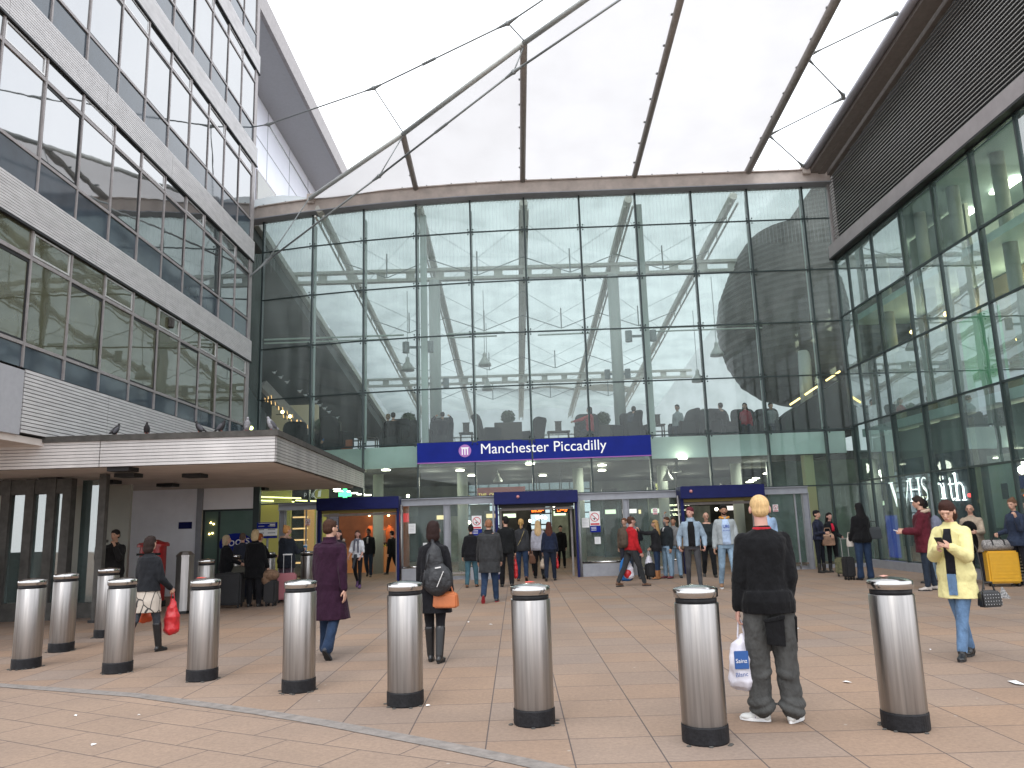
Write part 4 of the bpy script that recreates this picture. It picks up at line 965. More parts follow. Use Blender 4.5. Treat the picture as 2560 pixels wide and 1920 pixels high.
q0 = atY(944, 1356, 31.4); q1 = atY(964, 1326, 31.4); MB().box(q0.x, q1.x, 31.38, 31.45, q0.z, q1.z).build('poster', pmat('teal_poster', (.12,.26,.28), .6, c2=(.25,.12,.10), nscale=2.5), cc)
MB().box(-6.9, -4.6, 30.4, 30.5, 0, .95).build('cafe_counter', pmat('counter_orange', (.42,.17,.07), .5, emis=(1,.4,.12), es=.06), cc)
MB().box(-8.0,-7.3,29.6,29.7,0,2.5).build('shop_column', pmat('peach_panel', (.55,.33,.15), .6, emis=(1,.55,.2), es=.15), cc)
MB().box(-7.29,-6.75,29.8,29.9,0,2.6).build('shop_column', pmat('slate_panel', (.12,.12,.2), .6), cc)
# red things behind the glass right of that door
q = atY(1010, 1293, 27.0); MB().box(q.x-.15, q.x+.16, 27, 27.05, q.z-.17, q.z+.13).build('red_panel', pmat('red_backlit', (.4,.03,.03), .5, emis=(1,.05,.05), es=.3), cc)
# red fascia with gold lettering at the back of the hall
Y_ = 36; a = atY(1193, 1243, Y_); b = atY(1280, 1217, Y_)
MB().box(a.x, b.x+.6, Y_, Y_+.1, a.z-.2, b.z).build('red_fascia', pmat('dark_red_fascia', (.28,.04,.03), .6), cc)
gold = pmat('gold_letters', (.5,.42,.08), .5, emis=(1,.85,.2), es=.4)
text('fascia_lettering', 'THE  Olyne  BAR', gold, (a.x+.05, Y_-.02, a.z+.02), (1,0,0), (0,0,1), width=(b.x-a.x)*.95, parent=cc)
text('fascia_lettering', 'NOODLE BAR', gold, (atY(1146,1243,34).x, 34, atY(1146,1243,34).z), (1,0,0), (0,0,1), width=.52, parent=cc)
MB().box(9.55, 9.85, 25.6, 25.9, 0, 3.6).build('column', pmat('pale_yellow_column', (.36,.36,.20), .7), cc)
MB().box(9.2, 17.9, 28.4, 28.5, 0, 3.6).build('shopfront', pmat('teal_dim_wall', (.10,.15,.13), .5, nz=.5, nscale=.9), cc)
# departure boards
def board(px0, px1, py0, py1, Y, mat, rows, lb):
    a = atY(px0, py1, Y); b = atY(px1, py0, Y)
    t = thing('departure_board', lb, 'display', ((a.x+b.x)/2, Y, 3.6), 'train departure displays')
    MB().box(a.x-.05, b.x+.05, Y, Y+.2, a.z-.05, b.z+.05).build('casing', M['gasket'], t)
    mb = MB(); h_ = (b.z-a.z)/rows
    for r_ in range(rows):
        x = a.x+.03
        while x < b.x-.05:
            l_ = random.choice((.03,.05,.08,.12)); l_ = min(l_, b.x-x)
            if random.random() < .8: mb.box(x, x+l_*.8, Y-.01, Y-.002, b.z-h_*(r_+.75), b.z-h_*(r_+.28))
            x += l_
    mb.build('lit_text', mat, t)
    MB().tube(((a.x+b.x)/2, Y+.1, b.z+.05), ((a.x+b.x)/2, Y+.1, 3.9), .02, n=6).build('hanger', M['gasket'], t)
board(1327, 1360, 1269, 1281, 31, M['orange_on'], 4, 'orange departure display hanging in the middle doorway, the left of two')
board(1391, 1421, 1266, 1280, 31, M['orange_on'], 4, 'orange departure display hanging in the middle doorway, the right of two')
board(1667, 1724, 1259, 1266, 30, M['yel_on'], 2, 'pale lit departure display in the right hand doorway, top row')
board(1667, 1724, 1270, 1278, 30, M['yel_on'], 2, 'pale lit departure display in the right hand doorway, middle row')
board(1667, 1724, 1282, 1290, 30, M['yel_on'], 2, 'pale lit departure display in the right hand doorway, lowest row')
board(1638, 1662, 1208, 1226, 34, pmat('dim_yellow_screen', (.3,.3,.1), .5, emis=(.9,.9,.3), es=.5), 5, 'dim yellow departure display high up left of the right hand blue header')
# ceiling lights under the deck
for (px, py) in ((965,1174),(1150,1175),(1179,1188),(1325,1159),(1357,1188),(1505,1162),(1505,1175),(1707,1145),(1658,1178),(1917,1183),(1890,1195),(1881,1200),(1874,1204),(2083,1183),(2060,1198)):
    d_ = ray(px, py); z_ = 3.62 if py < 1180 else 3.6
    q = gnd(px, py, 3.6)
    if q.y > 33: q = atY(px, py, 32.5)
    MB().lathe([(.15,0),(.15,.03),(.05,.05)], (q.x, q.y, q.z-.03), 14).build('ceiling_lamp', M['lamp_on'], cc)
for x in (-7,-3,0,3,6,9):
    for y in (29, 34, 40):
        ld = bpy.data.lights.new('hall_lamp', 'POINT'); ld.energy = 22; ld.color = (1,.95,.8); ld.shadow_soft_size = .2
        lo_ = bpy.data.objects.new('hall_lamp', ld); col.objects.link(lo_); lo_.parent = cc; lo_.location = Vector((x, y, 3.3))-cc.location
for (px, py, Y) in ((1165,1303,30),(1173,1306,30),(1385,1270,30),(1343,1293,32),(1353,1293,32),(1791,1273,30),(1325,1302,34),(1300,1305,34),(1020,1240,29),(1363,1294,33)):
    q = atY(px, py, Y); MB().ell(q, .06, nu=8, nv=6).build('bright_lamp', M['lamp_on'], cc)
# pendants
def pendant(px, py, Y, w_, label, up=2.5):
    q = atY(px, py, Y); t = thing('pendant_lamp', label, 'lamp', tuple(q), 'bell shaped pendant lamps in the hall')
    k = w_/2
    MB().lathe([(k,0),(k*.97,k*.35),(k*.7,k*.8),(k*.38,k*1.25),(k*.3,k*1.5),(k*.3,k*1.9),(k*.12,k*2.1)], q, 20).build('bell_shade', pmat('brushed_shade', (.42,.43,.40), .4, .3), t, smooth=True)
    MB().tube(q+Vector((0,0,k*2)), q+Vector((0,0,k*2+up)), .012, n=6).build('hanging_rod', M['cable'], t)
pendant(1019, 927, 27.5, .5, 'bell pendant lamp beside the left white post')
pendant(1212, 915, 29, .5, 'upper bell pendant lamp seen against the sky in the middle')
pendant(1219, 976, 33, .5, 'lower bell pendant lamp in the middle of the glass front')
pendant(1793, 890, 27.5, .5, 'bell pendant lamp in front of the dark curved drum')
pendant(1745, 955, 31, .5, 'small far bell pendant lamp right of the middle')
pendant(1245, 1205, 29, .35, 'dark pendant lamp above the middle door', .5)
pendant(1692, 1181, 28, .35, 'white pendant lamp under the deck, the upper of two', .4)
pendant(1670, 1202, 29, .4, 'white pendant lamp under the deck, the lower of two', .5)
# speakers on the posts
def speaker_pair(px, py, Y, label, sc=1):
    q = atY(px, py, Y); t = thing('speaker_cluster', label, 'speaker', tuple(q), 'drum speakers on the white posts')
    gm = pmat('speaker_grey', (.26,.29,.30), .5)
    for s in (-1, 1):
        c = q+Vector((s*.42*sc, 0, 0)); MB().tube(c-Vector((0,0,.19*sc)), c+Vector((0,0,.19*sc)), .12*sc, n=16).build('drum', gm, t, smooth=False)
    MB().bar(q-Vector((.42*sc,0,0)), q+Vector((.42*sc,0,0)), .06, .08).build('bracket', gm, t)
speaker_pair(1045, 868, 26.2, 'pair of drum speakers on the left wind post')
speaker_pair(1602, 840, 26.0, 'pair of drum speakers on the right wind post')
speaker_pair(1090, 958, 31.4, 'pair of drum speakers on the far left white column')
speaker_pair(1544, 935, 31.4, 'pair of drum speakers on the far right white column')

# atrium roof: sloping fabric, trusses, cross girders, columns
at_ = thing('atrium_roof', 'pale fabric hall roof on long cream trusses seen through the glass front', 'roof', (0, 38, 11))
def rz2(y): return 12.85-.095*(y-25.1)
TX = [-6.6, -3.1, .6, 4.3, 8.0]
mb = MB(); ex = [-9.3]+TX[:]+[10.9]
for a, b in zip(ex[:-1], ex[1:]):
    vs = []; fs = []; nx, ny = 6, 14
    for i in range(nx+1):
        for j in range(ny+1):
            u = i/nx; y = 25.8+(58-25.8)*j/ny
            vs.append((a+(b-a)*u, y, rz2(y)+.35+.25*math.sin(math.pi*u)))
    for i in range(nx):
        for j in range(ny): fs.append((i*(ny+1)+j,(i+1)*(ny+1)+j,(i+1)*(ny+1)+j+1,i*(ny+1)+j+1))
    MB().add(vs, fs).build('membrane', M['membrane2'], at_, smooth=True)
mb = MB(); mb.add([(-22,58,3.5),(28,58,3.5),(28,58,17),(-22,58,17)], [(0,1,2,3)]); mb.build('sky_dimming_membrane', M['membrane3'], at_)  # translucent sheet added to cut the bright sky behind the hall
for x in TX:
    mb = MB(); y = 25.9; r_ = .07
    mb.tube((x,25.7,rz2(25.7)),(x,58,rz2(58)),.15,n=8)
    mb.tube((x-.14,25.7,rz2(25.7)-.28),(x-.14,58,rz2(58)-.28),.04,n=6); mb.tube((x+.14,25.7,rz2(25.7)-.28),(x+.14,58,rz2(58)-.28),.04,n=6)
    k = 0
    while y < 57:
        mb.tube((x,y,rz2(y)),(x+(.14 if k%2 else -.14),y+.7,rz2(y+.7)-.28),.022,n=5,cap=False); y += .7; k += 1
    mb.build('truss', M['truss'], at_)
for yk, wd in ((30.4,.5),(46,.45)):
    z = rz2(yk)-.55; mb = MB()
    mb.bar((-9.3,yk,z+.2),(10.9,yk,z+.2),.25,.12); mb.bar((-9.3,yk,z-.2),(10.9,yk,z-.2),.25,.12)
    x = -9; 
    while x < 10.6:
        mb.box(x, x+.35, yk-.04, yk+.04, z-.14, z+.14); x += 1.2
    mb.build('cross_girder', M['truss'], at_)
for y0 in (26.5, 33, 39.5, 46):
    mb = MB()
    for a, b in zip(TX[:-1], TX[1:]):
        for s in (0, 1):
            p = (a if s == 0 else b, y0, rz2(y0)-.3); q = (b if s == 0 else a, y0+6, rz2(y0+6)-.3)
            mb.tube(p, q, .008, n=5, cap=False)
        mb.tube((a, y0+3, rz2(y0+3)-.3), ((a+b)/2, y0+3, rz2(y0+3)-1.0), .02, n=5); mb.tube((b, y0+3, rz2(y0+3)-.3), ((a+b)/2, y0+3, rz2(y0+3)-1.0), .02, n=5)
        mb.tube(((a+b)/2, y0+3, rz2(y0+3)), ((a+b)/2, y0+3, rz2(y0+3)-1.0), .03, n=5)
    mb.build('tie_rods', M['cable'], at_)
for x in (-3.05, 4.25):
    MB().tube((x, 30.4, 4.3), (x, 30.4, rz2(30.4)-.8), .23, n=18).build('column', pmat('white_column', (.50,.53,.50), .6), at_, smooth=True)
# long thin horizontal tie tubes at mid height
mb = MB(); 
for xa, xb in ((-9,-3.9),(-2.3,-.2),(1,3.2),(4.9,9.5)):
    yq = 27.5; zq = 8.55; mb.tube((xa,yq,zq),(xb,yq,zq+.02),.035,n=8); mb.tube((xa,yq,zq-.14),(xb-.3,yq,zq-.12),.03,n=8)
mb.build('tie_tube', pmat('pale_tube', (.42,.48,.42), .5), at_)
mb = MB(); A1, A2, A3, A4 = atY(1195,990,57), atY(1440,862,57), atY(1560,960,57), atY(1560,1010,57)
mb.add([A1, A2, A3, A4, A1+Vector((0,.5,.1)), A2+Vector((0,.5,.1)), A3+Vector((0,.5,.1)), A4+Vector((0,.5,.1))], [(0,1,2,3),(0,1,5,4),(1,2,6,5),(4,5,6,7)])
mb.v = [v-Vector((0,5,0)) for v in mb.v]; mb.build('far_gable', pmat('beige_far_fabric', (.50,.47,.42), .8), at_)
# left: dark stair block with sloping soffit; lit wall lamps
lb_ = thing('gallery_block', 'dark gallery block with sloping underside and warm lights behind the glass at left', 'gallery', (-8.5, 30, 5))
mb = MB(); A_ = atY(635, 565, 27.0); B_ = atY(975, 1080, 43)
mb.slab([(A_.x, 27, A_.z), (-16, 27, A_.z+1), (-16, 43, B_.z+1), (B_.x, 43, B_.z)], (0,0,-1), .5)
mb.build('sloping_soffit', pmat('grey_green_soffit', (.10,.115,.11), .8, nz=.3, nscale=.5), lb_)
MB().bar(A_+Vector((.1,0,.1)), B_+Vector((.1,0,.1)), .2, .25).build('sloping_edge', M['truss'], lb_)
MB().box(-16, -9.2, 41, 41.2, 4.3, 11).build('back_wall', pmat('gallery_wall', (.22,.21,.18), .8, nz=.2, nscale=.7), lb_)
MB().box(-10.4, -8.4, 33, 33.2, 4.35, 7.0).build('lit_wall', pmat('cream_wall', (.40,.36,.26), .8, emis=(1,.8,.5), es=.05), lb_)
MB().bar(atY(655, 960, 31), atY(815, 1130, 33.2), .3, .35).build('stair_string', M['alu_shade'], lb_)
for (px, py, Y, s) in ((706,1030,31,.07),(725,1041,31,.07),(628,1070,27,.07)):
    q = atY(px, py, Y); MB().ell(q, s, nu=10, nv=8).build('globe_lamp', pmat('lit_globe', (.9,.8,.5), .5, emis=(1,.8,.3), es=6), lb_)
    MB().bar(q-Vector((.25,0,.1)), q-Vector((0,0,.1)), .03, .03).build('bracket', M['gasket'], lb_)
mb = MB()
for i in range(26):
    q = atY(660+i*5.6+random.uniform(-5,5), 985+i*4.4+random.uniform(-12,12), 30.8); mb.bar(q, q+Vector((.02,0,-.14)), .03, .02)
mb.build('sparkle_lights', pmat('amber_glints', (.8,.5,.2), .5, emis=(1,.55,.2), es=.9), lb_)
for i, (px, py) in enumerate(((686,932),(702,944),(718,956),(750,979),(765,989),(790,1005),(800,1014),(812,1022),(823,1031),(842,1046))):
    q = atY(px, py, 30.5); mb = MB().ell(q, .06, nu=8, nv=6).tube(q, q+Vector((.1,0,.08)), .02, n=6).tube(q, q+Vector((-.1,0,.05)), .02, n=6)
    mb.build('spot_fitting', M['silver'], lb_)
# right: curved dark drum, pale underside, column and lit escalator edge
dr = thing('louvred_drum', 'large dark louvred curved drum behind the right end of the glass front', 'drum', (12.8, 31, 5))
prof = []
def srad(px, py): q = atY(px, py, 30.6); return (max(.2, 13.2-q.x), q.z)
for p in ((1992,1010),(1950,1000),(1905,985),(1862,955),(1828,905),(1808,850),(1800,800),(1806,745),(1838,655),(1880,590),(1925,520),(1965,466)): prof.append(srad(*p))
mb = MB(); C_ = Vector((13.2, 30.6, 0)); fine = []
for (r0, z0), (r1, z1) in zip(prof[:-1], prof[1:]):
    k_ = max(1, int(abs(z1-z0)/.12))
    for i in range(k_): fine.append((r0+(r1-r0)*i/k_, z0+(z1-z0)*i/k_))
fine.append(prof[-1]); rib_ = [(r_+(.03 if i % 2 else 0), z_) for i, (r_, z_) in enumerate(fine)]
mb.lathe(rib_, C_, 48); mb.build('drum_shell', pmat('dark_drum', (.045,.040,.036), .6, nz=.2), dr, smooth=False)
MB().tube(atY(2018, 1010, 27.5), atY(2010, 878, 27.5), .22, n=16).build('column', pmat('white_column', (.50,.53,.50), .6), dr, smooth=True)
es_ = thing('escalator', 'escalator with yellow lit handrail edge behind the right end of the glass', 'escalator', (9.5, 27, 4.3))
a, b = atY(1975, 1012, 27), atY(2100, 928, 26.6)
MB().slab([(a.x-1.2, a.y, 4.35), (b.x+.5, a.y, 4.35), (b.x+.5, a.y, b.z-.05), (a.x+.1, a.y, a.z-.15)], (0,1,0), .9).build('side_panel', M['chair'], es_)
for t0, t1 in ((0,.2),(.3,.62),(.72,1)): MB().bar(a.lerp(b, t0), a.lerp(b, t1), .05, .06).build('lit_handrail', pmat('amber_strip', (.8,.6,.2), .5, emis=(1,.72,.25), es=2.2), es_)
# ============================================================ BOLLARDS
def bollard(x, y, label, lit=False):
    t = thing('bollard', label, 'bollard', (x, y, 0), 'stainless steel bollards')
    MB().lathe([(.168,0),(.172,.012),(.172,.118),(.168,.128)], (x,y,0), 48).build('base_band', M['black_band'], t, smooth=False)
    MB().lathe([(.160,.126),(.166,.130),(.166,.985),(.163,.990)], (x,y,0), 64).build('shaft', M['steel'], t, smooth=True)
    MB().lathe([(.154,.988),(.154,1.032)], (x,y,0), 48).build('groove_band', M['black_band'], t, smooth=True)
    MB().lathe([(.160,1.030),(.167,1.035),(.168,1.090),(.163,1.097),(.10,1.112),(.03,1.120),(.004,1.121)], (x,y,0), 64).build('cap', M['steel_cap'], t, smooth=True)
    n = 10; mb = MB()
    for i in range(n):
        a = random.uniform(0, 6.28); r_ = .172+random.uniform(0,.035); mb.ell((x+math.cos(a)*r_, y+math.sin(a)*r_, .004), (.02,.014,.008), nu=6, nv=4)
    mb.build('grime', M['felt'], t)
    return t
D_ = S
bl = [((38,1445),'leftmost stainless bollard of the front row, at the left edge'),((238,1455),'second stainless bollard from the left, in front of the woman in the patterned skirt'),
 ((423,1472),'third front bollard from the left, with a red and white scrap on its cap'),((635,1497),'front bollard beside the person in the long purple coat'),
 ((870,1528),'front bollard just left of the woman with the backpack'),((1156,1571),'middle front bollard, below the middle blue door portal'),
 ((1537,1612),'front bollard just left of the blond man, nearest to the camera'),((1982,1582),'rightmost front bollard, between the blond man and the woman in yellow')]
for (px, py), lb in bl:
    p = gnd(px*D_, py*D_+3); bollard(p.x, p.y+.17, lb)
p = gnd(117*D_, 1408*D_+3); bollard(p.x, p.y+.17, 'bollard behind the two leftmost front ones')
for px, Y, lb in ((274,13.3,'bollard half hidden behind the second front one from the left'),(517,16.4,'shaded bollard under the canopy left of the grey haired woman'),(585,19.2,'shaded bollard between the two women in black'),
                  (672,20.6,'bollard with a paper cup on its cap beside the pink suitcase'),(768,20.6,'bollard with a blue drink on its cap behind the purple coat')):
    q = atY(px, 1400, Y); bollard(q.x, Y, lb)
def cup(px, Y, label, c, r=.04, h=.10, straw=False):
    q = atY(px, 1380, Y); t = thing('drink_cup', label, 'cup', (q.x, Y, 1.121))
    MB().lathe([(r*.75,0),(r,h),(r*1.05,h+.005)], (q.x,Y,1.121), 16).build('cup_body', c, t, smooth=True)
    MB().lathe([(r*1.08,h+.005),(r*1.0,h+.02),(r*.4,h+.03)], (q.x,Y,1.121), 16).build('lid', M['white'], t)
    if straw: MB().tube((q.x,Y,1.121+h), (q.x+.02,Y,1.121+h+.09), .005, n=6).build('straw', M['white'], t)
cup(665, 20.6, 'white paper cup on a bollard beside the pink suitcase', M['white'])
cup(763, 20.6, 'blue plastic cup with straw on a bollard behind the purple coat', pmat('blue_drink', (.06,.25,.5), .3), .05, .13, True)
def scrap(p, label, c, sx=.05, sy=.03, rz_=0.3):
    t = MB(); a = Vector((math.cos(rz_), math.sin(rz_), 0)); b = Vector((-math.sin(rz_), math.cos(rz_), 0)); p = Vector(p)
    vs = [p-a*sx-b*sy+Vector((0,0,.004)), p+a*sx-b*sy+Vector((0,0,.009)), p+a*sx*.9+b*sy+Vector((0,0,.005)), p-a*sx*.8+b*sy*1.1+Vector((0,0,.012)), p+Vector((0,0,.016))]
    o = t.add(vs, [(0,1,4),(1,2,4),(2,3,4),(3,0,4)]).build('litter', c, loc=tuple(p)); tag(o, label, 'litter', 'scraps of litter')
    return o
red = pmat('red_wrapper', (.5,.06,.04), .5)
p = gnd(423*D_, 1475*D_); scrap((p.x-.05, p.y+.17, 1.115), 'red and white wrapper lying on the third front bollard', red, .06, .02)
p = gnd(1156*D_, 1574*D_); scrap((p.x, p.y+.22, 1.12), 'scrap of red paper lying on the middle front bollard', red, .045, .02, .2)
p = gnd(1982*D_, 1585*D_); scrap((p.x-.04, p.y+.17, 1.12), 'crumpled pink scrap on the rightmost front bollard', pmat('pink_scrap', (.5,.25,.2), .6), .03, .02)
lits = [(1060,1350,.05,'small white scrap on the paving behind the middle bollard'),(1830,1475,.06,'crumpled clear scrap on the paving between blond man and right bollard'),(2196,1477,.10,'flat white paper scrap at the far right edge of the paving'),
 (1722,1359,.04,'tiny white scrap right of the blond man'),(1588,1419,.05,'white scrap just left of the carrier bag'),(163,1548,.03,'white fleck on the front paving near the left edge'),(202,1611,.03,'white fleck lowest on the front paving at left'),
 (1012,1345,.03,'white fleck on the paving below the man in the grey coat'),(2010,1405,.02,'white fleck by the boots of the woman in yellow'),(1105,1295,.03,'pale fleck on the paving left of the middle bollard cap'),(300,1547,.02,'white fleck on the front paving, left of centre'),(925,1526,.03,'white fleck beside the bollard near the backpack woman')]
for x, y, s_, lb in lits:
    p = gnd(x*D_, y*D_); scrap((p.x, p.y, 0.004), lb, M['white'], s_*(.7 if s_ < .09 else 1), s_*.4, random.uniform(0,3))
p = gnd(80*D_, 1411*D_); t = MB().ell((p.x,p.y,.04), (.06,.05,.04), nu=7, nv=5).build('litter', pmat('foil', (.6,.6,.6), .3, .8), loc=(p.x,p.y,0)); tag(t, 'ball of crumpled foil between the two leftmost bollards', 'litter')
# octagonal bin
q = gnd(447, 1536); t = thing('litter_bin', 'octagonal ribbed steel litter bin in front of the pale grey wall', 'bin', (q.x, q.y+.2, 0))
c = (q.x, q.y+.2, 0)
MB().lathe([(.19,.06),(.19,1.16)], c, 8).build('body', M['steel'], t); MB().lathe([(.2,1.162),(.2,1.2),(.12,1.27),(.05,1.28)], c, 8).build('lid', M['steel'], t); MB().lathe([(.17,0),(.17,.058)], c, 8).build('foot', M['gasket'], t)
# pillar box
Yp = 18.6; a = atY(346,1400,Yp).x; b = atY(418,1400,Yp).x; cx = (a+b)/2; hw = (b-a)/2; zt_ = atY(380,1352,Yp).z
t = thing('pillar_box', 'red double pillar box half hidden behind the woman in the patterned skirt', 'post box', (cx, Yp, 0))
redp = pmat('pillar_box_red', (.42,.02,.02), .35, nz=.1, nscale=8, coat=.3)
def oval(mb, rx, ry, z0, z1, rx2=None, ry2=None, n=32):
    rx2 = rx2 or rx; ry2 = ry2 or ry
    mb.loft([[(cx+rx*math.copysign(abs(math.cos(u))**.6, math.cos(u)), Yp+ry*math.copysign(abs(math.sin(u))**.8, math.sin(u)), z0) for u in [2*math.pi*i/n for i in range(n)]],
             [(cx+rx2*math.copysign(abs(math.cos(u))**.6, math.cos(u)), Yp+ry2*math.copysign(abs(math.sin(u))**.8, math.sin(u)), z1) for u in [2*math.pi*i/n for i in range(n)]]]); return mb
oval(MB(), hw-.06, .24, .13, zt_-.14).build('body', redp, t); oval(MB(), hw-.03, .26, 0, .13).build('plinth', M['gasket'], t)
oval(oval(oval(MB(), hw, .29, zt_-.138, zt_-.08), hw, .29, zt_-.079, zt_-.04, hw-.04, .24), hw-.1, .2, zt_-.04, zt_+.02, .1, .1).build('cap', redp, t)
for s_ in (-1, 1):
    MB().box(cx+s_*.16-.11, cx+s_*.16+.11, Yp-.262, Yp-.2, zt_-.33, zt_-.28).build('letter_slot', M['gasket'], t)
    MB().box(cx+s_*.16-.05, cx+s_*.16+.05, Yp-.262, Yp-.2, zt_-.62, zt_-.42).build('collection_plate', M['white'], t)
MB().box(cx-.006, cx+.006, Yp-.255, Yp-.2, .2, zt_-.2).build('door_seam', M['gasket'], t)
# pigeons on the canopy edge
def pigeon(x, y, z, yaw, label, dark=True, s_=1.0):
    t = thing('pigeon', label, 'pigeon', (x, y, z), 'pigeons on the canopy edge', yaw)
    L_ = Vector((x,y,z)); gm = pmat('pigeon_dark', (.022,.02,.022), .8, nz=.4, nscale=30) if dark else pmat('pigeon_pale', (.12,.12,.13), .7, c2=(.42,.42,.45), nscale=25)
    rt = Matrix.Rotation(R(-38), 3, 'X')
    mb = MB(); mb.ell((0,0,.105*s_), (.058*s_,.062*s_,.115*s_), Matrix.Rotation(R(28),3,'X'), nu=14, nv=10)
    mb.ell((0,-.045*s_,.17*s_), (.034*s_,.036*s_,.05*s_), nu=10, nv=8); mb.ell((0,-.06*s_,.225*s_), (.026*s_,.03*s_,.028*s_), nu=10, nv=8)
    mb.tube((0,.06*s_,.075*s_), (0,.15*s_,.0*s_+.015), .03*s_, .018*s_, 8)
    mb.v = [v+L_ for v in mb.v]; b_ = mb.build('body', gm, t, smooth=True)
    md = b_.modifiers.new('r', 'REMESH'); md.mode = 'VOXEL'; md.voxel_size = .009; md.use_smooth_shade = True
    for sx in (-1, 1):
        w_ = MB().ell((sx*.05*s_, .03*s_, .10*s_), (.014*s_,.04*s_,.09*s_), Matrix.Rotation(R(40),3,'X'), nu=8, nv=6); w_.v = [v+L_ for v in w_.v]; w_.build('wing', pmat('pigeon_wing', (.07,.07,.08) if dark else (.2,.2,.22), .7), t, smooth=True)
        l_ = MB().tube((sx*.02,-.0,.03),(sx*.02,-.01,0),.006,n=6).box(sx*.02-.01,sx*.02+.01,-.035,.01,0,.004); l_.v = [v+L_ for v in l_.v]; l_.build('leg', pmat('pigeon_leg', (.3,.08,.06), .6), t)
    k_ = MB().tube((0,-.085*s_,.222*s_),(0,-.108*s_,.212*s_),.007*s_,.002,6); k_.v = [v+L_ for v in k_.v]; k_.build('beak', M['gasket'], t)
for px, yaw, lb, dk in ((289,2.6,'leftmost dark pigeon hunched on the canopy edge',True),(366,.4,'second pigeon from the left on the canopy edge, upright with brownish breast',True),(497,-1.4,'third pigeon from the left on the canopy edge, crouching',True),
                        (553,1.5,'fourth pigeon from the left on the canopy edge',True),(617,.5,'fifth pigeon from the left, grey with a bowed head',False),(677,-.9,'pale speckled pigeon at the canopy corner',False)):
    q = atY(px, 1090, 14.19); pigeon(q.x, 14.19, ztp+.112, yaw, lb, dk, .86 if dk else 1.0)

# ============================================================ LUGGAGE
def case(px, py, W, H_, T, yaw, c, label, handle=.0, ribs=True, nm='suitcase', cat='suitcase', Y=None):
    p = gnd(px, py) if Y is None else Vector((atY(px, 1400, Y).x, Y, 0))
    t = thing(nm, label, cat, (p.x, p.y, 0), None, yaw); L_ = Vector((p.x,p.y,0))
    mb = MB(); mb.box(-W/2, W/2, -T/2, T/2, .07, .07+H_); mb.v = [v+L_ for v in mb.v]; mb.build('shell', c, t, bevel=.035)
    if ribs:
        mb = MB(); n_ = 9
        for i in range(n_): z = .12+(H_-.1)*i/(n_-1); mb.box(-W/2+.05, W/2-.05, -T/2-.006, -T/2+.01, z-.012, z+.012)
        mb.v = [v+L_ for v in mb.v]; mb.build('ribbing', c, t, bevel=.003)
    for sx in (-1, 1):
        for sy in (-1, 1):
            mb = MB().tube((sx*(W/2-.06)-.015, sy*(T/2-.05), .035), (sx*(W/2-.06)+.015, sy*(T/2-.05), .035), .035, n=12); mb.v = [v+L_ for v in mb.v]; mb.build('wheel', M['gasket'], t)
    if handle:
        mb = MB(); 
        for sx in (-1, 1): mb.tube((sx*.09, T/2-.03, .07+H_), (sx*.09, T/2-.03, .07+H_+handle), .009, n=8)
        mb.bar((-.11, T/2-.03, .07+H_+handle), (.11, T/2-.03, .07+H_+handle), .03, .03); mb.v = [v+L_ for v in mb.v]; mb.build('pull_handle', M['silver'], t)
    else:
        mb = MB().bar((-.08,0,.07+H_+.015),(.08,0,.07+H_+.015),.03,.02); mb.v = [v+L_ for v in mb.v]; mb.build('top_handle', M['gasket'], t)
    return t, p
yel = pmat('yellow_hard_shell', (.62,.33,.015), .38, coat=.2, nz=.06)
yt, yp_ = case(2512, 1466, .62, .68, .28, R(-12), yel, 'large yellow hard shell suitcase by the right hand glass')
blk = pmat('black_nylon', (.012,.012,.014), .7, nz=.3, bump=.3)
case(2125, 1450, .27, .50, .22, R(10), blk, 'upright black cabin case standing beside the person with long black hair', .45, False)
case(2103, 1441, .24, .42, .2, R(-15), pmat('camouflage_fabric', (.05,.06,.03), .8, c2=(.20,.19,.10), nscale=14), 'camouflage patterned case beside the black cabin case', 0, False)
case(570, 1520, .62, .68, .4, R(5), blk, 'large black trolley case in front of the grey haired woman', 0, False)
case(677, 1515, .28, .50, .24, R(-5), pmat('black_case_b', (.014,.013,.014), .6), 'small black cabin case with a brown fur wrap on top', 0, False)
case(715, 1506, .44, .60, .28, R(8), pmat('dusty_pink_shell', (.42,.15,.17), .45, coat=.2), 'dusty pink suitcase with raised silver handle', .42, True)
case(1629, 1448, .30, .36, .26, R(12), blk, 'black squat case at the feet of the woman in tan boots', 0, False)
# fur wrap
q = gnd(677, 1515); t = MB().ell((q.x-.02, q.y, .67), (.2,.17,.13), nu=16, nv=10).ell((q.x-.1,q.y-.05,.6),(.12,.1,.14)); o = t.build('fur_wrap', pmat('brown_fur', (.11,.06,.035), .95, c2=(.26,.16,.10), nscale=22, bump=1, bscale=60), loc=(q.x,q.y,.57), smooth=True); tag(o, 'brown fur wrap lying on the small black cabin case', 'fur')
# patterned duffel on the yellow case
L_ = Vector((yp_.x-.03, yp_.y, .76)); t = thing('duffel_bag', 'grey and white patterned duffel bag lying on the yellow suitcase', 'bag', tuple(L_), None, R(-12))
dm = pmat('patterned_canvas', (.07,.06,.07), .8, c2=(.45,.43,.40), nscale=38)
mb = MB().tube((-.26,0,.11),(.26,0,.11),.115,n=20).ell((-.26,0,.11),(.05,.112,.112)).ell((.26,0,.11),(.05,.112,.112)); mb.v = [v+L_ for v in mb.v]; mb.build('bag_body', dm, t, smooth=True)
mb = MB()
for x in (-.13,.10):
    pts = [(x+.02*0, .118*math.cos(a_), .11+.118*math.sin(a_)) for a_ in [R(-60+30*i) for i in range(9)]]; mb.path(pts, .016, 6)
mb.path([(-.1,-.03,.22),(-.06,-.03,.31),(.04,-.03,.31),(.08,-.03,.22)], .012, 6); mb.v = [v+L_ for v in mb.v]; mb.build('strap', M['gasket'], t)
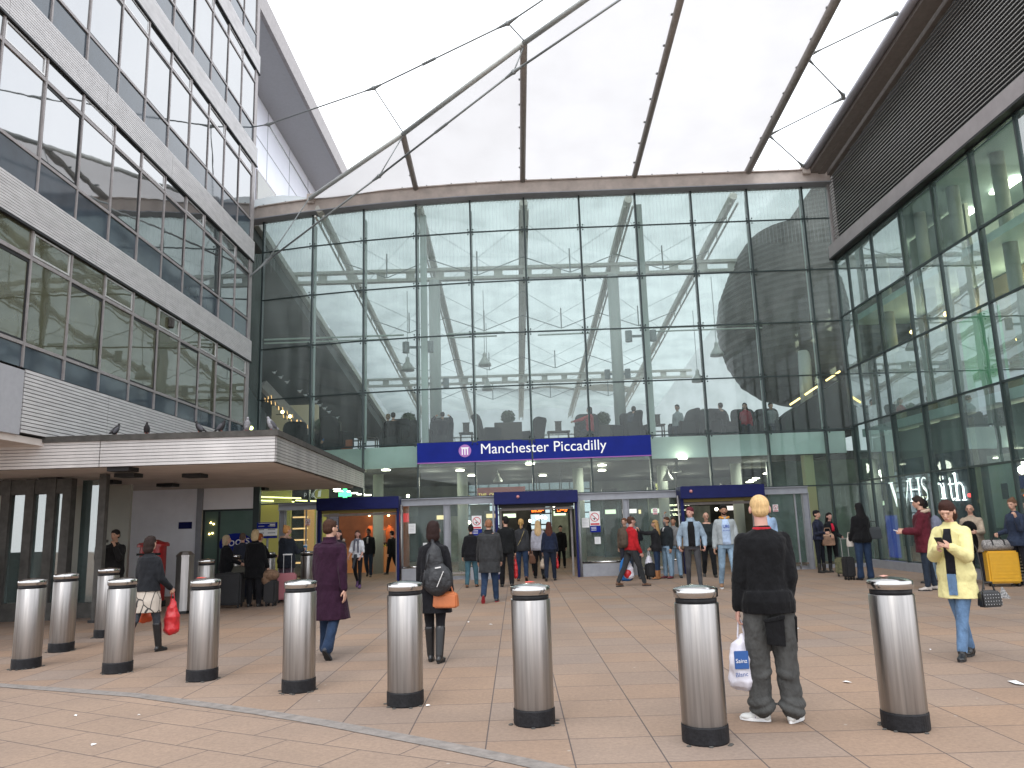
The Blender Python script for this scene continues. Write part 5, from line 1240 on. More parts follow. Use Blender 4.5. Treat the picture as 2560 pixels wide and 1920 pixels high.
# slatted seat at the far right
q = gnd(2572, 1462); t = thing('slatted_bench', 'pale slatted seat end at the right edge beside the yellow suitcase', 'bench', (q.x, q.y, 0))
mb = MB()
for i in range(9): mb.box(q.x-.17, q.x+.5, q.y-.02, q.y+.3, .08+i*.066, .11+i*.066)
mb.build('slats', pmat('pale_slat', (.50,.44,.30), .6), t); MB().box(q.x-.14, q.x+.48, q.y+.0, q.y+.28, 0, .62).build('seat_box', M['gasket'], t)

# ============================================================ CAFE DECK FURNITURE
FZ = 4.33
def armchair(x, y, yaw, label, sc=1.0, col_='chair'):
    t = thing('armchair', label, 'armchair', (x, y, FZ), 'armchairs on the cafe deck', yaw); L_ = Vector((x,y,FZ)); m_ = M[col_]
    def bb(nm, *a, bev=.04):
        mb = MB().box(*[v*sc for v in a]); mb.v = [v+L_ for v in mb.v]; mb.build(nm, m_, t, bevel=bev)
    bb('seat', -.27,.27,-.28,.30,.12,.44)
    for s_ in (-1,1): bb('arm', s_*.36-.075, s_*.36+.075, -.32,.30,.10,.66)
    rg = []
    for z, yy_, w_ in ((.12,-.30,.42),(.6,-.34,.43),(.9,-.40,.44),(1.08,-.47,.40),(1.16,-.52,.28)):
        rg.append([Vector((-w_,yy_,z))*sc, Vector((w_,yy_,z))*sc, Vector((w_*.96,yy_-.13,z))*sc, Vector((-w_*.96,yy_-.13,z))*sc])
    mb = MB().loft(rg); mb.v = [v+L_ for v in mb.v]; mb.build('backrest', m_, t, bevel=.025)
    for sx in (-1,1):
        for sy in (-1,1):
            mb = MB().tube(Vector((sx*.33,sy*.27,0))*sc, Vector((sx*.33,sy*.27,.12))*sc, .025, n=6); mb.v = [v+L_ for v in mb.v]; mb.build('leg', M['wood'], t)
def dX(px, Y, py=1050): return atY(px, py, Y).x
chairs = [(790,27.6,1.3,'leftmost armchair on the deck behind the canopy'),(850,27.0,-.6,'armchair under the person in the blue coat'),(985,27.0,2.9,'armchair with its back to the glass, two people behind it'),(1020,27.3,3.3,'low armchair beside the round bush left of the post'),
 (1100,27.0,3.1,'armchair holding the man with raised arms'),(1225,27.2,-1.3,'armchair with winged back above the word sign, left of the bushy counter'),(1320,28.6,1.0,'armchair half hidden behind the bushy counter'),(1465,27.2,3.0,'armchair of the person in red with outstretched arm'),
 (1560,27.0,2.2,'pale reflecting armchair right of the round plants'),(1590,27.4,3.4,'armchair of the person behind the right wind post'),(1702,27.1,1.9,'armchair of the person in the white top'),(1775,27.2,3.1,'armchair beside the small trees'),
 (1815,26.9,3.5,'dark armchair of the person in black near the drum'),(1862,27.2,3.0,'low armchair right of the person in black'),(1915,27.3,2.8,'armchair near the white column at right'),(735,28.0,.4,'armchair in the dark corner above the canopy tip')]
for px, Y, yaw, lb in chairs: armchair(dX(px, Y), Y, yaw, lb)
def bush(mb, c, r, n, s_=.045):
    for _ in range(n):
        v = Vector((random.gauss(0,1), random.gauss(0,1), random.gauss(0,1))).normalized()*r*random.uniform(.72,1.04)
        a = Vector((random.gauss(0,1), random.gauss(0,1), random.gauss(0,1))).normalized(); b = v.cross(a).normalized(); a = a*s_*random.uniform(.6,1.2); b = b*s_*random.uniform(.4,.9); p = Vector(c)+v
        mb.add([p-a, p+b, p+a, p-b], [(0,1,2,3)])
def planter(px, Y, hb, wb, r, label, cz=None):
    x = dX(px, Y); t = thing('potted_bush', label, 'plant', (x, Y, FZ), 'clipped bushes in boxes on the deck')
    MB().box(x-wb/2, x+wb/2, Y-.2, Y+.2, FZ, FZ+hb).build('planter_box', M['wood'], t, bevel=.01)
    mb = MB(); c = (x, Y, FZ+hb+r*.85); bush(mb, c, r, 620); mb.ell(c, r*.72, nu=12, nv=8); mb.build('foliage', M['leaf'], t)
planter(801, 27.9, .85, .5, .24, 'round clipped bush above the dark seats at the left')
planter(1021, 28.0, .95, .5, .27, 'round clipped bush touching the left wind post')
planter(1270, 28.0, .95, 1.0, .25, 'round clipped bush on a wide dark counter over the station name')
planter(1508, 28.0, .75, .5, .27, 'round clipped bush behind the person in red')
planter(1762, 28.1, .85, .45, .22, 'left one of two small round bushes near the drum')
planter(1784, 28.3, .85, .45, .22, 'right one of two small round bushes near the drum')
def table(px, Y, w_, h_, label, menu=True):
    x = dX(px, Y); t = thing('side_table', label, 'table', (x, Y, FZ), 'low tables on the deck')
    MB().box(x-w_/2, x+w_/2, Y-.25, Y+.25, FZ+h_-.05, FZ+h_).build('table_top', M['wood'], t, bevel=.008)
    for sx in (-1,1):
        for sy in (-1,1): MB().box(x+sx*(w_/2-.05)-.02, x+sx*(w_/2-.05)+.02, Y+sy*.2-.02, Y+sy*.2+.02, FZ, FZ+h_-.051).build('leg', M['wood'], t)
    if menu:
        k = thing('menu_box', label.replace('low table', 'square menu box on the table').replace('small dark table','square menu box on the table'), 'box', (x, Y, FZ+h_), 'menu boxes on the deck tables')
        MB().box(x-.11, x+.11, Y-.06, Y+.06, FZ+h_, FZ+h_+.34).build('box_body', M['wood'], k, bevel=.01)
        MB().box(x-.13, x+.13, Y-.08, Y+.08, FZ+h_+.341, FZ+h_+.36).build('box_lid', M['wood'], k)
table(1165, 27.3, .5, .55, 'low table right of the man with raised arms'); table(1395, 27.3, .8, .5, 'low table between the bushy counter and the person in red')
table(1642, 27.2, .5, .62, 'low table just right of the right wind post'); table(920, 27.4, .7, .5, 'low table in front of the person in blue', False)
q = atY(867, 1108, 26.7); t = thing('paper_bag', 'orange brown paper bag standing on the deck edge below the person in blue', 'bag', (q.x, 26.7, FZ))
MB().box(q.x-.19, q.x+.19, 26.64, 26.76, FZ, FZ+.36).build('bag_body', pmat('orange_brown_paper', (.36,.11,.05), .7), t, bevel=.01)
MB().path([(q.x-.06,26.7,FZ+.36),(q.x-.04,26.7,FZ+.44),(q.x+.04,26.7,FZ+.44),(q.x+.06,26.7,FZ+.36)], .008, 6).build('handle', M['wood'], t)
# ============================================================ PEOPLE
SKIN = {'pale':(.50,.28,.225), 'fair':(.50,.29,.21), 'mid':(.36,.20,.13), 'dark':(.12,.06,.04)}
def rotX(a): return Matrix.Rotation(a, 3, 'X')
def rotZ(a): return Matrix.Rotation(a, 3, 'Z')
class Fig: pass
def person(label, face=0, foot=None, head=None, Y=None, H=None, X=None, z0=0.0, fem=False, build=1.0, skin='fair',
           legs=((0,0),(0,0)), spread=(3,3), arms=((0,8,8,0),(0,8,8,0)), lean=0, yaw=0, pitch=0,
           hair='short', hairc=(.03,.02,.015), top='jacket', topc=(.02,.02,.022), toplen=.0, flare=0.0, sleeve=.022, short=False,
           bottom='trousers', botc=(.02,.025,.04), loose=.018, shoe='shoe', shoec=(.02,.018,.016), near=False, seated=False,
           shirt=None, collar=None, fists=True, group=None, toes=(0,0), hold=None, scarf=None, hood=None, belly=0):
    # ---- where
    if X is not None: px_, py_ = X, Y
    elif Y is not None: q = atY(head[0], 1400, Y); q = atY(head[0], head[1], Y); px_, py_ = q.x, Y
    else: q = gnd(*foot); px_, py_ = q.x, q.y
    if H is None: H = atY(head[0], head[1], py_).z - z0
    s = H/1.75
    rz_ = R(face)
    t = thing('person', label, 'person', (px_, py_, z0), group, rz_)
    L = Vector((px_, py_, z0))
    F_ = Fig(); F_.t = t; F_.s = s; F_.L = L; F_.rz = rz_
    hipz, hx = .90, (.088 if fem else .09); th, sh = .43, .40
    # ---- legs by forward kinematics, pelvis at z=0 first
    def dirv(a, out, sx): # a forward, out outward
        a = R(a); out = R(out); return Vector((sx*math.sin(out), math.sin(a)*math.cos(out), -math.cos(a)*math.cos(out)))
    J = {}; low = 9
    for i, sx in ((0,-1),(1,1)):
        a, b = legs[i]; sp = spread[i]
        hp = Vector((sx*hx, 0, 0)); kn = hp+dirv(a, sp, sx)*th; an = kn+dirv(a-b, sp*.6, sx)*sh
        J['hip%d'%i], J['kn%d'%i], J['an%d'%i] = hp, kn, an
        low = min(low, an.z)
    pz = -low+.085
    if seated: pz = .50
    for k in list(J): J[k] = J[k]+Vector((0,0,pz))
    up = pz-.90+(.0)
    piv = Vector((0,0,pz)); LN = rotX(R(-lean))
    def T(v):   # upper body point given at standing height -> posed
        v = Vector(v); return piv+LN@(v-Vector((0,0,.90)))
    HR = rotZ(R(yaw))@rotX(R(-pitch)); nk = Vector((0,.0,1.50))
    def Hd(v): return T(nk+HR@(Vector(v)-nk))
    sw = .138 if fem else .160
    for i, sx in ((0,-1),(1,1)):
        swg, ab, el, tw = arms[i]
        sp_ = Vector((sx*sw, -.005, 1.385))
        d1 = dirv(swg, ab, sx); e = sp_+d1*.295; d2 = dirv(swg+el, ab-tw if tw else ab*.5, sx); wv = e+d2*.25
        J['sh%d'%i], J['el%d'%i], J['wr%d'%i] = T(sp_), T(e), T(wv); J['hd%d'%i] = (LN@d2)
    vox = .0075 if near else (.011 if H > 0 and py_ < 24 else .014)
    def fin(mb, nm, mt, vx=None, sm=0, disp=0, dsc=.12, parent=t):
        mb.v = [L+v*s for v in mb.v]
        o = mb.build(nm, mt, parent, smooth=True)
        md = o.modifiers.new('r', 'REMESH'); md.mode = 'VOXEL'; md.voxel_size = (vx or vox)*s; md.use_smooth_shade = True
        if sm: q_ = o.modifiers.new('s', 'SMOOTH'); q_.iterations = sm; q_.factor = .6
        if disp:
            tx = bpy.data.textures.get('fold') or bpy.data.textures.new('fold', 'CLOUDS'); tx.noise_scale = .11; tx.noise_depth = 3
            q_ = o.modifiers.new('d', 'DISPLACE'); q_.texture = tx; q_.strength = disp; q_.mid_level = .5; q_.texture_coords = 'LOCAL'
        return o
    def ring(z, rx, ry, cx=0, cy=0, n=20, raw=False):
        pts = []
        for k in range(n):
            u = 2*math.pi*k/n; c_, s_ = math.cos(u), math.sin(u)
            v = Vector((cx+rx*math.copysign(abs(c_)**.85, c_), cy+ry*math.copysign(abs(s_)**.9, s_), z)); pts.append(v if raw else T(v))
        return pts
    bd = build
    prof = [(.84,.150,.105,0),(.92,.168,.118,-.005),(1.0,.150,.108,0),(1.08,.128,.098,0),(1.2,.138,.105,.008),(1.3,.150,.112,.012),(1.38,.155,.098,.002),(1.43,.125,.08,-.005),(1.47,.06,.055,-.005)] if fem else \
           [(.84,.150,.105,0),(.92,.160,.115,0),(1.0,.152,.112,.004),(1.1,.148,.110,.006),(1.22,.160,.116,.008),(1.33,.178,.118,.006),(1.40,.175,.102,0),(1.45,.125,.082,-.006),(1.485,.062,.058,-.006)]
    # ---- body
    mb = MB()
    rg = [ring(z, rx*bd*.93, ry*bd*.93, 0, cy) for z, rx, ry, cy in prof]; mb.loft(rg)
    mb.cap(T((0,-.012,1.42)), Hd((0,-.004,1.57)), .056 if not fem else .048, .052 if not fem else .045, 12)
    def he(c, r, **k):
        rot = (LN@HR); mb.ell(Hd(c), r, rot, nu=18, nv=12)
    he((0,-.004,1.664),(.076,.094,.086)); he((0,.026,1.604),(.055,.066,.070)); he((0,.052,1.575),(.034,.038,.032)); he((0,.03,1.628),(.066,.064,.055))
    mb.tube(Hd((0,.094,1.655)), Hd((0,.112,1.618)), .010, .016, 8); he((0,.108,1.616),(.016,.014,.012)); he((0,.088,1.584),(.026,.014,.011)); he((0,.085,1.672),(.05,.016,.014))
    for sx in (-1,1): he((sx*.078,-.004,1.634),(.011,.020,.032))
    for i, sx in ((0,-1),(1,1)):
        k = .9 if fem else 1
        mb.cap(J['sh%d'%i], J['el%d'%i], .050*k*bd, .040*k, 10); mb.cap(J['el%d'%i], J['wr%d'%i], .040*k, .027*k, 10)
        mb.cap(J['hip%d'%i], J['kn%d'%i], .078*bd, .052, 10); mb.cap(J['kn%d'%i], J['an%d'%i], .050, .036, 10)
        a = J['an%d'%i]; 
        # hand: palm, four unequal fingers, thumb
        w_ = J['wr%d'%i]; d = J['hd%d'%i].normalized(); side = Vector((sx,0,0)); 
        if abs(d.dot(side)) > .9: side = Vector((0,1,0))
        nrm = d.cross(side).normalized()     # across the palm, forward/back for a hanging arm
        pn = nrm.cross(d).normalized()*(-1 if (nrm.cross(d)).dot(Vector((sx,0,0))) > 0 else 1)   # palm faces the body
        kh = .92 if fem else 1
        mb.ell(w_+d*.05*kh, (.020,.020,.020)); 
        for q_ in (-.026,-.009,.009,.026):
            mb.cap(w_+nrm*q_*.6, w_+d*.085*kh+nrm*q_, .016, .013, 8)
        curl = .75 if fists else .3
        for q_, ln in ((-.031,.058),(-.0105,.072),(.0105,.078),(.031,.068)):
            p0 = w_+d*.088*kh+nrm*q_; d_a = (d*math.cos(curl*.6)+pn*math.sin(curl*.6)); p1 = p0+d_a*ln*.5; d_b = (d*math.cos(curl*1.9)+pn*math.sin(curl*1.9)); p2 = p1+d_b*ln*.36; d_c = (d*math.cos(curl*2.8)+pn*math.sin(curl*2.8)); p3 = p2+d_c*ln*.25
            mb.cap(p0, p1, .0098, .0090, 8); mb.cap(p1, p2, .0090, .0084, 8); mb.cap(p2, p3, .0084, .0075, 8)
        tb0 = w_+d*.030+nrm*.026; tb1 = tb0+(d*.55+nrm*.6+pn*.45).normalized()*.036; tb2 = tb1+(d*.85+nrm*.1+pn*.45).normalized()*.028
        mb.cap(tb0, tb1, .014, .0115, 8); mb.cap(tb1, tb2, .0115, .009, 8)
        J['palm%d'%i] = w_+d*.10*kh+pn*.02
    skm = pmat('skin_'+skin, SKIN[skin], .55, nz=.06, nscale=12, spec=.35)
    fin(mb, 'body', skm, .0062 if near else min(vox, .0105), 1)
    # ---- face marks
    if abs(((face+yaw+180) % 360)-180) > 55:
        mb = MB()
        for sx in (-1,1): mb.ell(Hd((sx*.030,.083,1.646)), (.0105,.006,.0052), LN@HR, nu=8, nv=6)
        mb.v = [L+v*s for v in mb.v]; mb.build('eyes', pmat('eye_dark', (.03,.02,.018), .3), t, smooth=True)
        mb = MB()
        for sx in (-1,1): mb.tube(Hd((sx*.015,.093,1.672)), Hd((sx*.048,.080,1.674)), .0045, .003, 6)
        mb.v = [L+v*s for v in mb.v]; mb.build('eyebrows', pmat('brow_'+str(hairc), tuple(c*.6 for c in hairc), .8), t, smooth=True)
        mb = MB().ell(Hd((0,.0985,1.585)), (.022,.007,.0065), LN@HR, nu=10, nv=6); mb.v = [L+v*s for v in mb.v]; mb.build('lips', pmat('lip', (.30,.10,.09) if skin != 'dark' else (.14,.05,.04), .5), t, smooth=True)
    # ---- hair
    def hel(mb, c, r, rot=None): mb.ell(Hd(c), r, LN@HR@(rot or Matrix.Identity(3)), nu=18, nv=12)
    mb = MB(); hm = pmat('hair_%s' % str(tuple(round(c,3) for c in hairc)), tuple(c*(.55 if max(hairc) < .12 else .75) for c in hairc), .7, c2=tuple(min(1,c*(.85 if max(hairc) < .12 else 1.15)) for c in hairc), nscale=60, bump=.6, bscale=120, stretch=(1,1,.2), spec=.22)
    if hair in ('buzz',): hel(mb, (0,-.011,1.676), (.0785,.0935,.083)); hel(mb, (0,-.032,1.63), (.070,.068,.062))
    if hair in ('short','bob','long','pony','bun','quiff'):
        hel(mb, (0,-.012,1.684), (.084,.098,.086)); hel(mb, (0,-.035,1.64), (.080,.072,.075)); hel(mb, (0,(.028 if hair in ('short','quiff') else .012),1.722+(0 if hair in ('short','quiff') else .01)), (.066,.060,.034))
    if hair == 'quiff': hel(mb, (0,.055,1.735), (.05,.05,.035)); hel(mb, (0,0,1.75), (.06,.07,.03))
    if hair in ('bob',): hel(mb, (0,-.032,1.635), (.092,.080,.112)); hel(mb, (0,-.045,1.565), (.092,.062,.085))
    if hair in ('long',): hel(mb, (0,-.032,1.63), (.094,.080,.11)); mb.loft([[Hd(Vector((rx*math.cos(u), cy+ry*math.sin(u), z))) for u in [2*math.pi*k/14 for k in range(14)]] for z, rx, ry, cy in ((1.66,.088,.07,-.04),(1.55,.102,.06,-.058),(1.45,.118,.048,-.085),(1.35,.108,.038,-.105),(1.27,.06,.022,-.11))])
    if hair == 'pony': hel(mb, (0,-.11,1.66), (.03,.05,.03)); mb.cap(Hd((0,-.14,1.65)), Hd((0,-.14,1.48)), .03, .018, 10)
    if hair == 'bun': hel(mb, (0,-.06,1.75), (.045,.045,.04))
    if hair == 'bald': hel(mb, (0,-.045,1.635), (.072,.058,.04))
    if hair == 'fringe': hel(mb, (0,-.045,1.635), (.076,.06,.05))
    if mb.v and hair not in ('beanie',): fin(mb, 'hair', hm, .0085 if near else .011, 2, .012 if hair not in ('buzz','bald') else .003)
    if isinstance(hold, dict) and hold.get('hat'):
        c_ = hold['hat']; mb = MB(); hel(mb, (0,-.014,1.70), (.086,.102,.078)); hel(mb, (0,-.03,1.67), (.086,.085,.06)); fin(mb, 'hat', cloth('hat'+str(c_), c_), .010, 2)
        if c_ != hairc:
            mb = MB(); hel(mb, (0,-.035,1.625), (.08,.065,.06)); hel(mb, (0,.05,1.70), (.055,.03,.03)); fin(mb, 'hair', hm, .011, 1)
    if isinstance(hold, dict) and hold.get('band'):
        mb = MB(); hel(mb, (0,-.008,1.675), (.088,.105,.030)); fin(mb, 'headband', cloth('band', (.012,.012,.014)), .010, 1)
    if isinstance(hold, dict) and hold.get('beard'):
        mb = MB(); hel(mb, (0,.045,1.578), (.052,.05,.040)); fin(mb, 'beard', hm, .009, 1)
        mb = MB(); [mb.ell(Hd((0,.10,1.600)), (.026,.012,.006), LN@HR)]; mb.v = [L+v*s for v in mb.v]; mb.build('moustache', hm, t, smooth=True)
    if isinstance(hold, dict) and hold.get('glasses'):
        mb = MB()
        for sx in (-1,1):
            pts = [Hd((sx*.032+.021*math.cos(u), .099, 1.645+.016*math.sin(u))) for u in [2*math.pi*k/10 for k in range(11)]]; mb.path(pts, .0022, 5)
            mb.tube(Hd((sx*.053,.098,1.648)), Hd((sx*.078,.0,1.642)), .002, n=5)
        mb.v = [L+v*s for v in mb.v]; mb.build('glasses', M['gasket'], t)
    # ---- trousers / skirt
    bm = botc if isinstance(botc, bpy.types.Material) else cloth('b%s' % str(tuple(round(c,3) for c in botc)), botc)
    if bottom != 'none':
        mb = MB(); g = loose
        if not seated: mb.loft([ring(z, rx*bd+g*.7, ry*bd+g*.7, 0, cy) for z, rx, ry, cy in prof[:3]])
        else: mb.loft([ring(z, rx*bd+g*.7, ry*bd+g*.7, 0, cy) for z, rx, ry, cy in prof[:3]])
        for i in (0,1):
            hp, kn, an = J['hip%d'%i], J['kn%d'%i], J['an%d'%i]
            mb.cap(hp+Vector((0,0,.0)), kn, .083*bd+g*.8, .058+g, 14); mb.cap(kn, an+(kn-an)*.04, .057+g, .040+g*1.15, 14)
            if bottom == 'flared': mb.cap(kn.lerp(an,.6), an+(kn-an)*.02, .05+g, .062+g, 14)
            if bottom == 'baggy':
                for f_, r_, ox in ((-.25,.006,.01),(.30,.006,-.012),(.80,.014,.012),(.93,.022,-.008)): 
                    c_ = kn.lerp(an, f_); mb.ell(c_+Vector((ox*(1 if i else -1),-.008,0)), (.050+g+r_, .054+g+r_, .05), Matrix.Rotation(R(18 if i else -22), 3, 'Y')@Matrix.Rotation(R(12),3,'X'), nu=16, nv=10)
        fin(mb, 'trousers', bm, None, 2, .032 if bottom == 'baggy' else .014)
    # ---- shoes
    smt = shoec if isinstance(shoec, bpy.types.Material) else pmat('shoe%s' % str(tuple(round(c,3) for c in shoec)), shoec, .5, nz=.1)
    for i, sx in ((0,-1),(1,1)):
        an, kn = J['an%d'%i], J['kn%d'%i]; dsh = (an-kn).normalized()
        flat = (an.z < .12) and not seated or (seated and an.z < .2)
        fwd_ = Vector((0,1,0)) if flat else (Vector((0,-dsh.z,dsh.y)))
        if not flat: fwd_ = (fwd_+dsh*.25).normalized()
        yw = rotZ(R(-sx*8+toes[i])); fwd_ = yw@fwd_; dn = Vector((0,0,-1)) if flat else fwd_.cross(Vector((1,0,0)))
        if not flat and dn.dot(dsh) < 0: dn = -dn
        sd_ = fwd_.cross(dn).normalized(); rot = Matrix((sd_, fwd_, -dn)).transposed()
        o_ = an+dn*.045
        mb = MB(); mb.ell(o_+fwd_*.035+dn*.0, (.040,.075,.040), rot, nu=14, nv=10); mb.ell(o_+fwd_*.105+dn*.012, (.044,.070,.028), rot, nu=14, nv=10); mb.ell(o_-fwd_*.035+dn*.0, (.036,.035,.038), rot, nu=12, nv=8)
        mb.cap(an-dn*.02, an+dn*.02, .044, .044, 12)
        if shoe in ('boot','longboot'):
            top_ = .16 if shoe == 'boot' else .33; mb.cap(an, an-dsh*top_, .050, .060 if shoe == 'boot' else .066, 14)
        if shoe == 'heel': mb.cap(an, an-dsh*.08, .05, .054, 14); mb.cap(o_-fwd_*.035, o_-fwd_*.04+dn*.03, .028, .026, 10)
        fin(mb, 'shoe', smt, .0095, 1)
        mb = MB(); sl = []
        for k_ in range(18):
            u = 2*math.pi*k_/18; sl.append(o_+fwd_*(.055+.122*math.cos(u))+sd_*(.044*math.sin(u)*(1.0 if math.cos(u) > 0 else .8)))
        base = .040
        if flat: 
            zb_ = .004; sl0 = [Vector((v.x, v.y, zb_)) for v in sl]; sl1 = [Vector((v.x, v.y, zb_+.022)) for v in sl]
        else: sl0 = [v+dn*(base) for v in sl]; sl1 = [v+dn*(base-.02) for v in sl]
        mb.loft([sl0, sl1]); mb.v = [L+v*s for v in mb.v]; mb.build('sole', (hold or {}).get('sole', M['gasket']) if isinstance(hold, dict) else M['gasket'], t)
    # ---- top
    tm = topc if isinstance(topc, bpy.types.Material) else cloth('t%s' % str(tuple(round(c,3) for c in topc)), topc)
    hem = {'jacket':.86,'sweater':.83,'coat':.52,'tee':.86,'parka':.68,'dress':.45,'crop':.98}[top]+toplen
    g = {'jacket':.026,'sweater':.024,'coat':.034,'tee':.018,'parka':.034,'dress':.03,'crop':.024}[top]
    rr = []
    zs = [hem]; 
    while zs[-1] < .84-.05: zs.append(min(.84, zs[-1]+.08))
    for z in zs:
        if z < .84:
            k_ = (.84-z)/.4; rr.append(ring(z, .158*bd+g+flare*k_, .115*bd+g*1.1+flare*.8*k_, 0, 0))
    for z, rx, ry, cy in prof:
        if z >= max(hem, .84)-.02 and z < 1.44:
            gg = g*(1.25 if .84 <= z <= 1.1 and top in ('coat','parka','jacket') else 1); rr.append(ring(z, rx*bd+gg, ry*bd+gg+ (belly if .9 < z < 1.25 else 0), 0, cy+(belly*.6 if .9 < z < 1.25 else 0)))
    rr.append(ring(1.435, (.125 if fem else .135)*bd+g, .083+g*.6, 0, -.005)); rr.append(ring(1.475, .068+g*.4, .060+g*.4, 0, -.008)); rr.append(ring(1.505, .058+g*.3, .055+g*.3, 0, -.010))
    mb = MB()
    if seated: rr = [r_ for r_ in rr if True]
    mb.loft(rr)
    if top == 'sweater':
        mb.loft([ring(hem-.035, .180*bd+g, .135*bd+g), ring(hem+.0, .186*bd+g, .140*bd+g), ring(hem+.06, .186*bd+g*1.3, .140*bd+g*1.3), ring(hem+.14, .17*bd+g, .124*bd+g)])
    for i in (0,1):
        S_, E_, W_ = J['sh%d'%i], J['el%d'%i], J['wr%d'%i]; k_ = .9 if fem else 1
        mb.cap(S_.lerp(E_,.0), S_.lerp(E_,.45), .052*k_*bd+sleeve*.75, .050*k_+sleeve, 14); mb.cap(S_.lerp(E_,.45), E_, .050*k_+sleeve, .043*k_+sleeve, 14)
        if not short: mb.cap(E_, W_+(E_-W_)*.06, .043*k_+sleeve, .031*k_+sleeve*.75, 14)
    if short: pass
    fin(mb, {'sweater':'sweater','coat':'coat','tee':'t_shirt','parka':'coat','dress':'dress'}.get(top, 'jacket'), tm, None, 3, .018 if not near else .016)
    if shirt:
        # open front: a strip of the shirt underneath shows down the chest
        mb = MB(); rg = []
        for z, rx, ry, cy in prof[1:]:
            if z > 1.46 or z < shirt.get('lo', .9): continue
            w_ = shirt.get('w', .07)*(1 if z < 1.35 else .75); yf = cy+ry*bd+g*1.0+.012
            rg.append([T((-w_,yf-.03,z)), T((-w_,yf-.004,z)), T((-w_*.5,yf+.004,z)), T((w_*.5,yf+.004,z)), T((w_,yf-.004,z)), T((w_,yf-.03,z))])
        mb.loft(rg); mb.v = [L+v*s for v in mb.v]; mb.build('shirt', cloth('s'+str(shirt['c']), shirt['c']), t, smooth=True)
    if collar:
        mb = MB(); mb.loft([ring(1.445, .085+g, .072+g, 0, -.008), ring(1.50, .072+g*.5, .066+g*.5, 0, -.012), ring(1.535, .074+g*.5, .070+g*.5, 0, -.014)]); fin(mb, 'collar', cloth('c'+str(collar), collar), .010, 1)
    if hood:
        mb = MB(); n_ = 12
        pts = [T((.13*math.cos(u), -.055+.085*math.sin(u), 1.475-.02*math.sin(u))) for u in [R(-200+220*k/n_) for k in range(n_+1)]]
        for a, b in zip(pts[:-1], pts[1:]): mb.cap(a, b, .036, .036, 8)
        fin(mb, 'hood_trim', cloth('hood'+str(hood), hood, bump=1), .011, 1, .02)
        mb = MB(); mb.ell(T((0,-.12,1.42)), (.11,.06,.09)); fin(mb, 'hood', tm, .012, 2)
    if scarf:
        mb = MB(); n_ = 14; pts = [T((.085*math.cos(u), .005+.075*math.sin(u), 1.47+.01*math.sin(3*u))) for u in [2*math.pi*k/n_ for k in range(n_+1)]]
        for a, b in zip(pts[:-1], pts[1:]): mb.cap(a, b, .032, .032, 8)
        mb.cap(T((.05,.10,1.44)), T((.06,.14,1.15)), .038, .03, 8); mb.cap(T((-.05,.10,1.44)), T((-.07,.13,1.10)), .038, .03, 8)
        fin(mb, 'scarf', cloth('scarf'+str(scarf), scarf), .011, 2, .012)
    if bottom == 'none' or (isinstance(hold, dict) and hold.get('skirt')):
        sk = hold['skirt']; mb = MB(); mb.loft([ring(sk['lo'], .19*bd+.02, .14*bd+.02), ring((sk['lo']+.95)/2, .18*bd+.02, .135*bd+.02), ring(.98, .155*bd, .115*bd)]); fin(mb, 'skirt', sk['m'], None, 2, .018)
    F_.J = J; F_.T = T; F_.Hd = Hd; F_.fin = fin; F_.g = g; F_.ring = ring
    def W(v): return L+rotZ(rz_)@(Vector(v)*s)
    F_.W = W
    F_.hand = [W(J['palm0']), W(J['palm1'])]
    return F_

def carrier(p, label, c, h=.42, w_=.26, c2=None, group='shopping bags in hands', nm='carrier_bag', yaw=0, dp=.10, mark=None):
    """bag hanging from a hand at p"""
    p = Vector(p); z0 = p.z-h-.10
    t = thing(nm, label, 'bag', (p.x, p.y, max(0.0,z0)), group); mb = MB(); rg = []
    ca, sa = math.cos(yaw), math.sin(yaw)
    for f, k in ((0,.55),(.08,.92),(.35,1),(.6,.9),(.8,.62),(.95,.25),(1.0,.10)):
        rg.append([(p.x+(w_/2*k*math.cos(u))*ca-(dp*k*math.sin(u))*sa, p.y+(w_/2*k*math.cos(u))*sa+(dp*k*math.sin(u))*ca, z0+h*f) for u in [2*math.pi*i/16 for i in range(16)]])
    mb.loft(rg); o = mb.build('bag_body', c, t, smooth=True)
    q_ = o.modifiers.new('r','REMESH'); q_.mode = 'VOXEL'; q_.voxel_size = .012; q_.use_smooth_shade = True
    tx = bpy.data.textures.get('crease') or bpy.data.textures.new('crease', 'VORONOI'); tx.noise_scale = .09
    q_ = o.modifiers.new('d','DISPLACE'); q_.texture = tx; q_.strength = .035; q_.mid_level = .5; q_.texture_coords = 'LOCAL'
    MB().path([(p.x-.03,p.y,z0+h*.93),(p.x-.012,p.y,p.z+.005),(p.x+.012,p.y,p.z+.005),(p.x+.03,p.y,z0+h*.93)], .007, 6).build('handle', c, t)
    return t, Vector((p.x,p.y,z0))
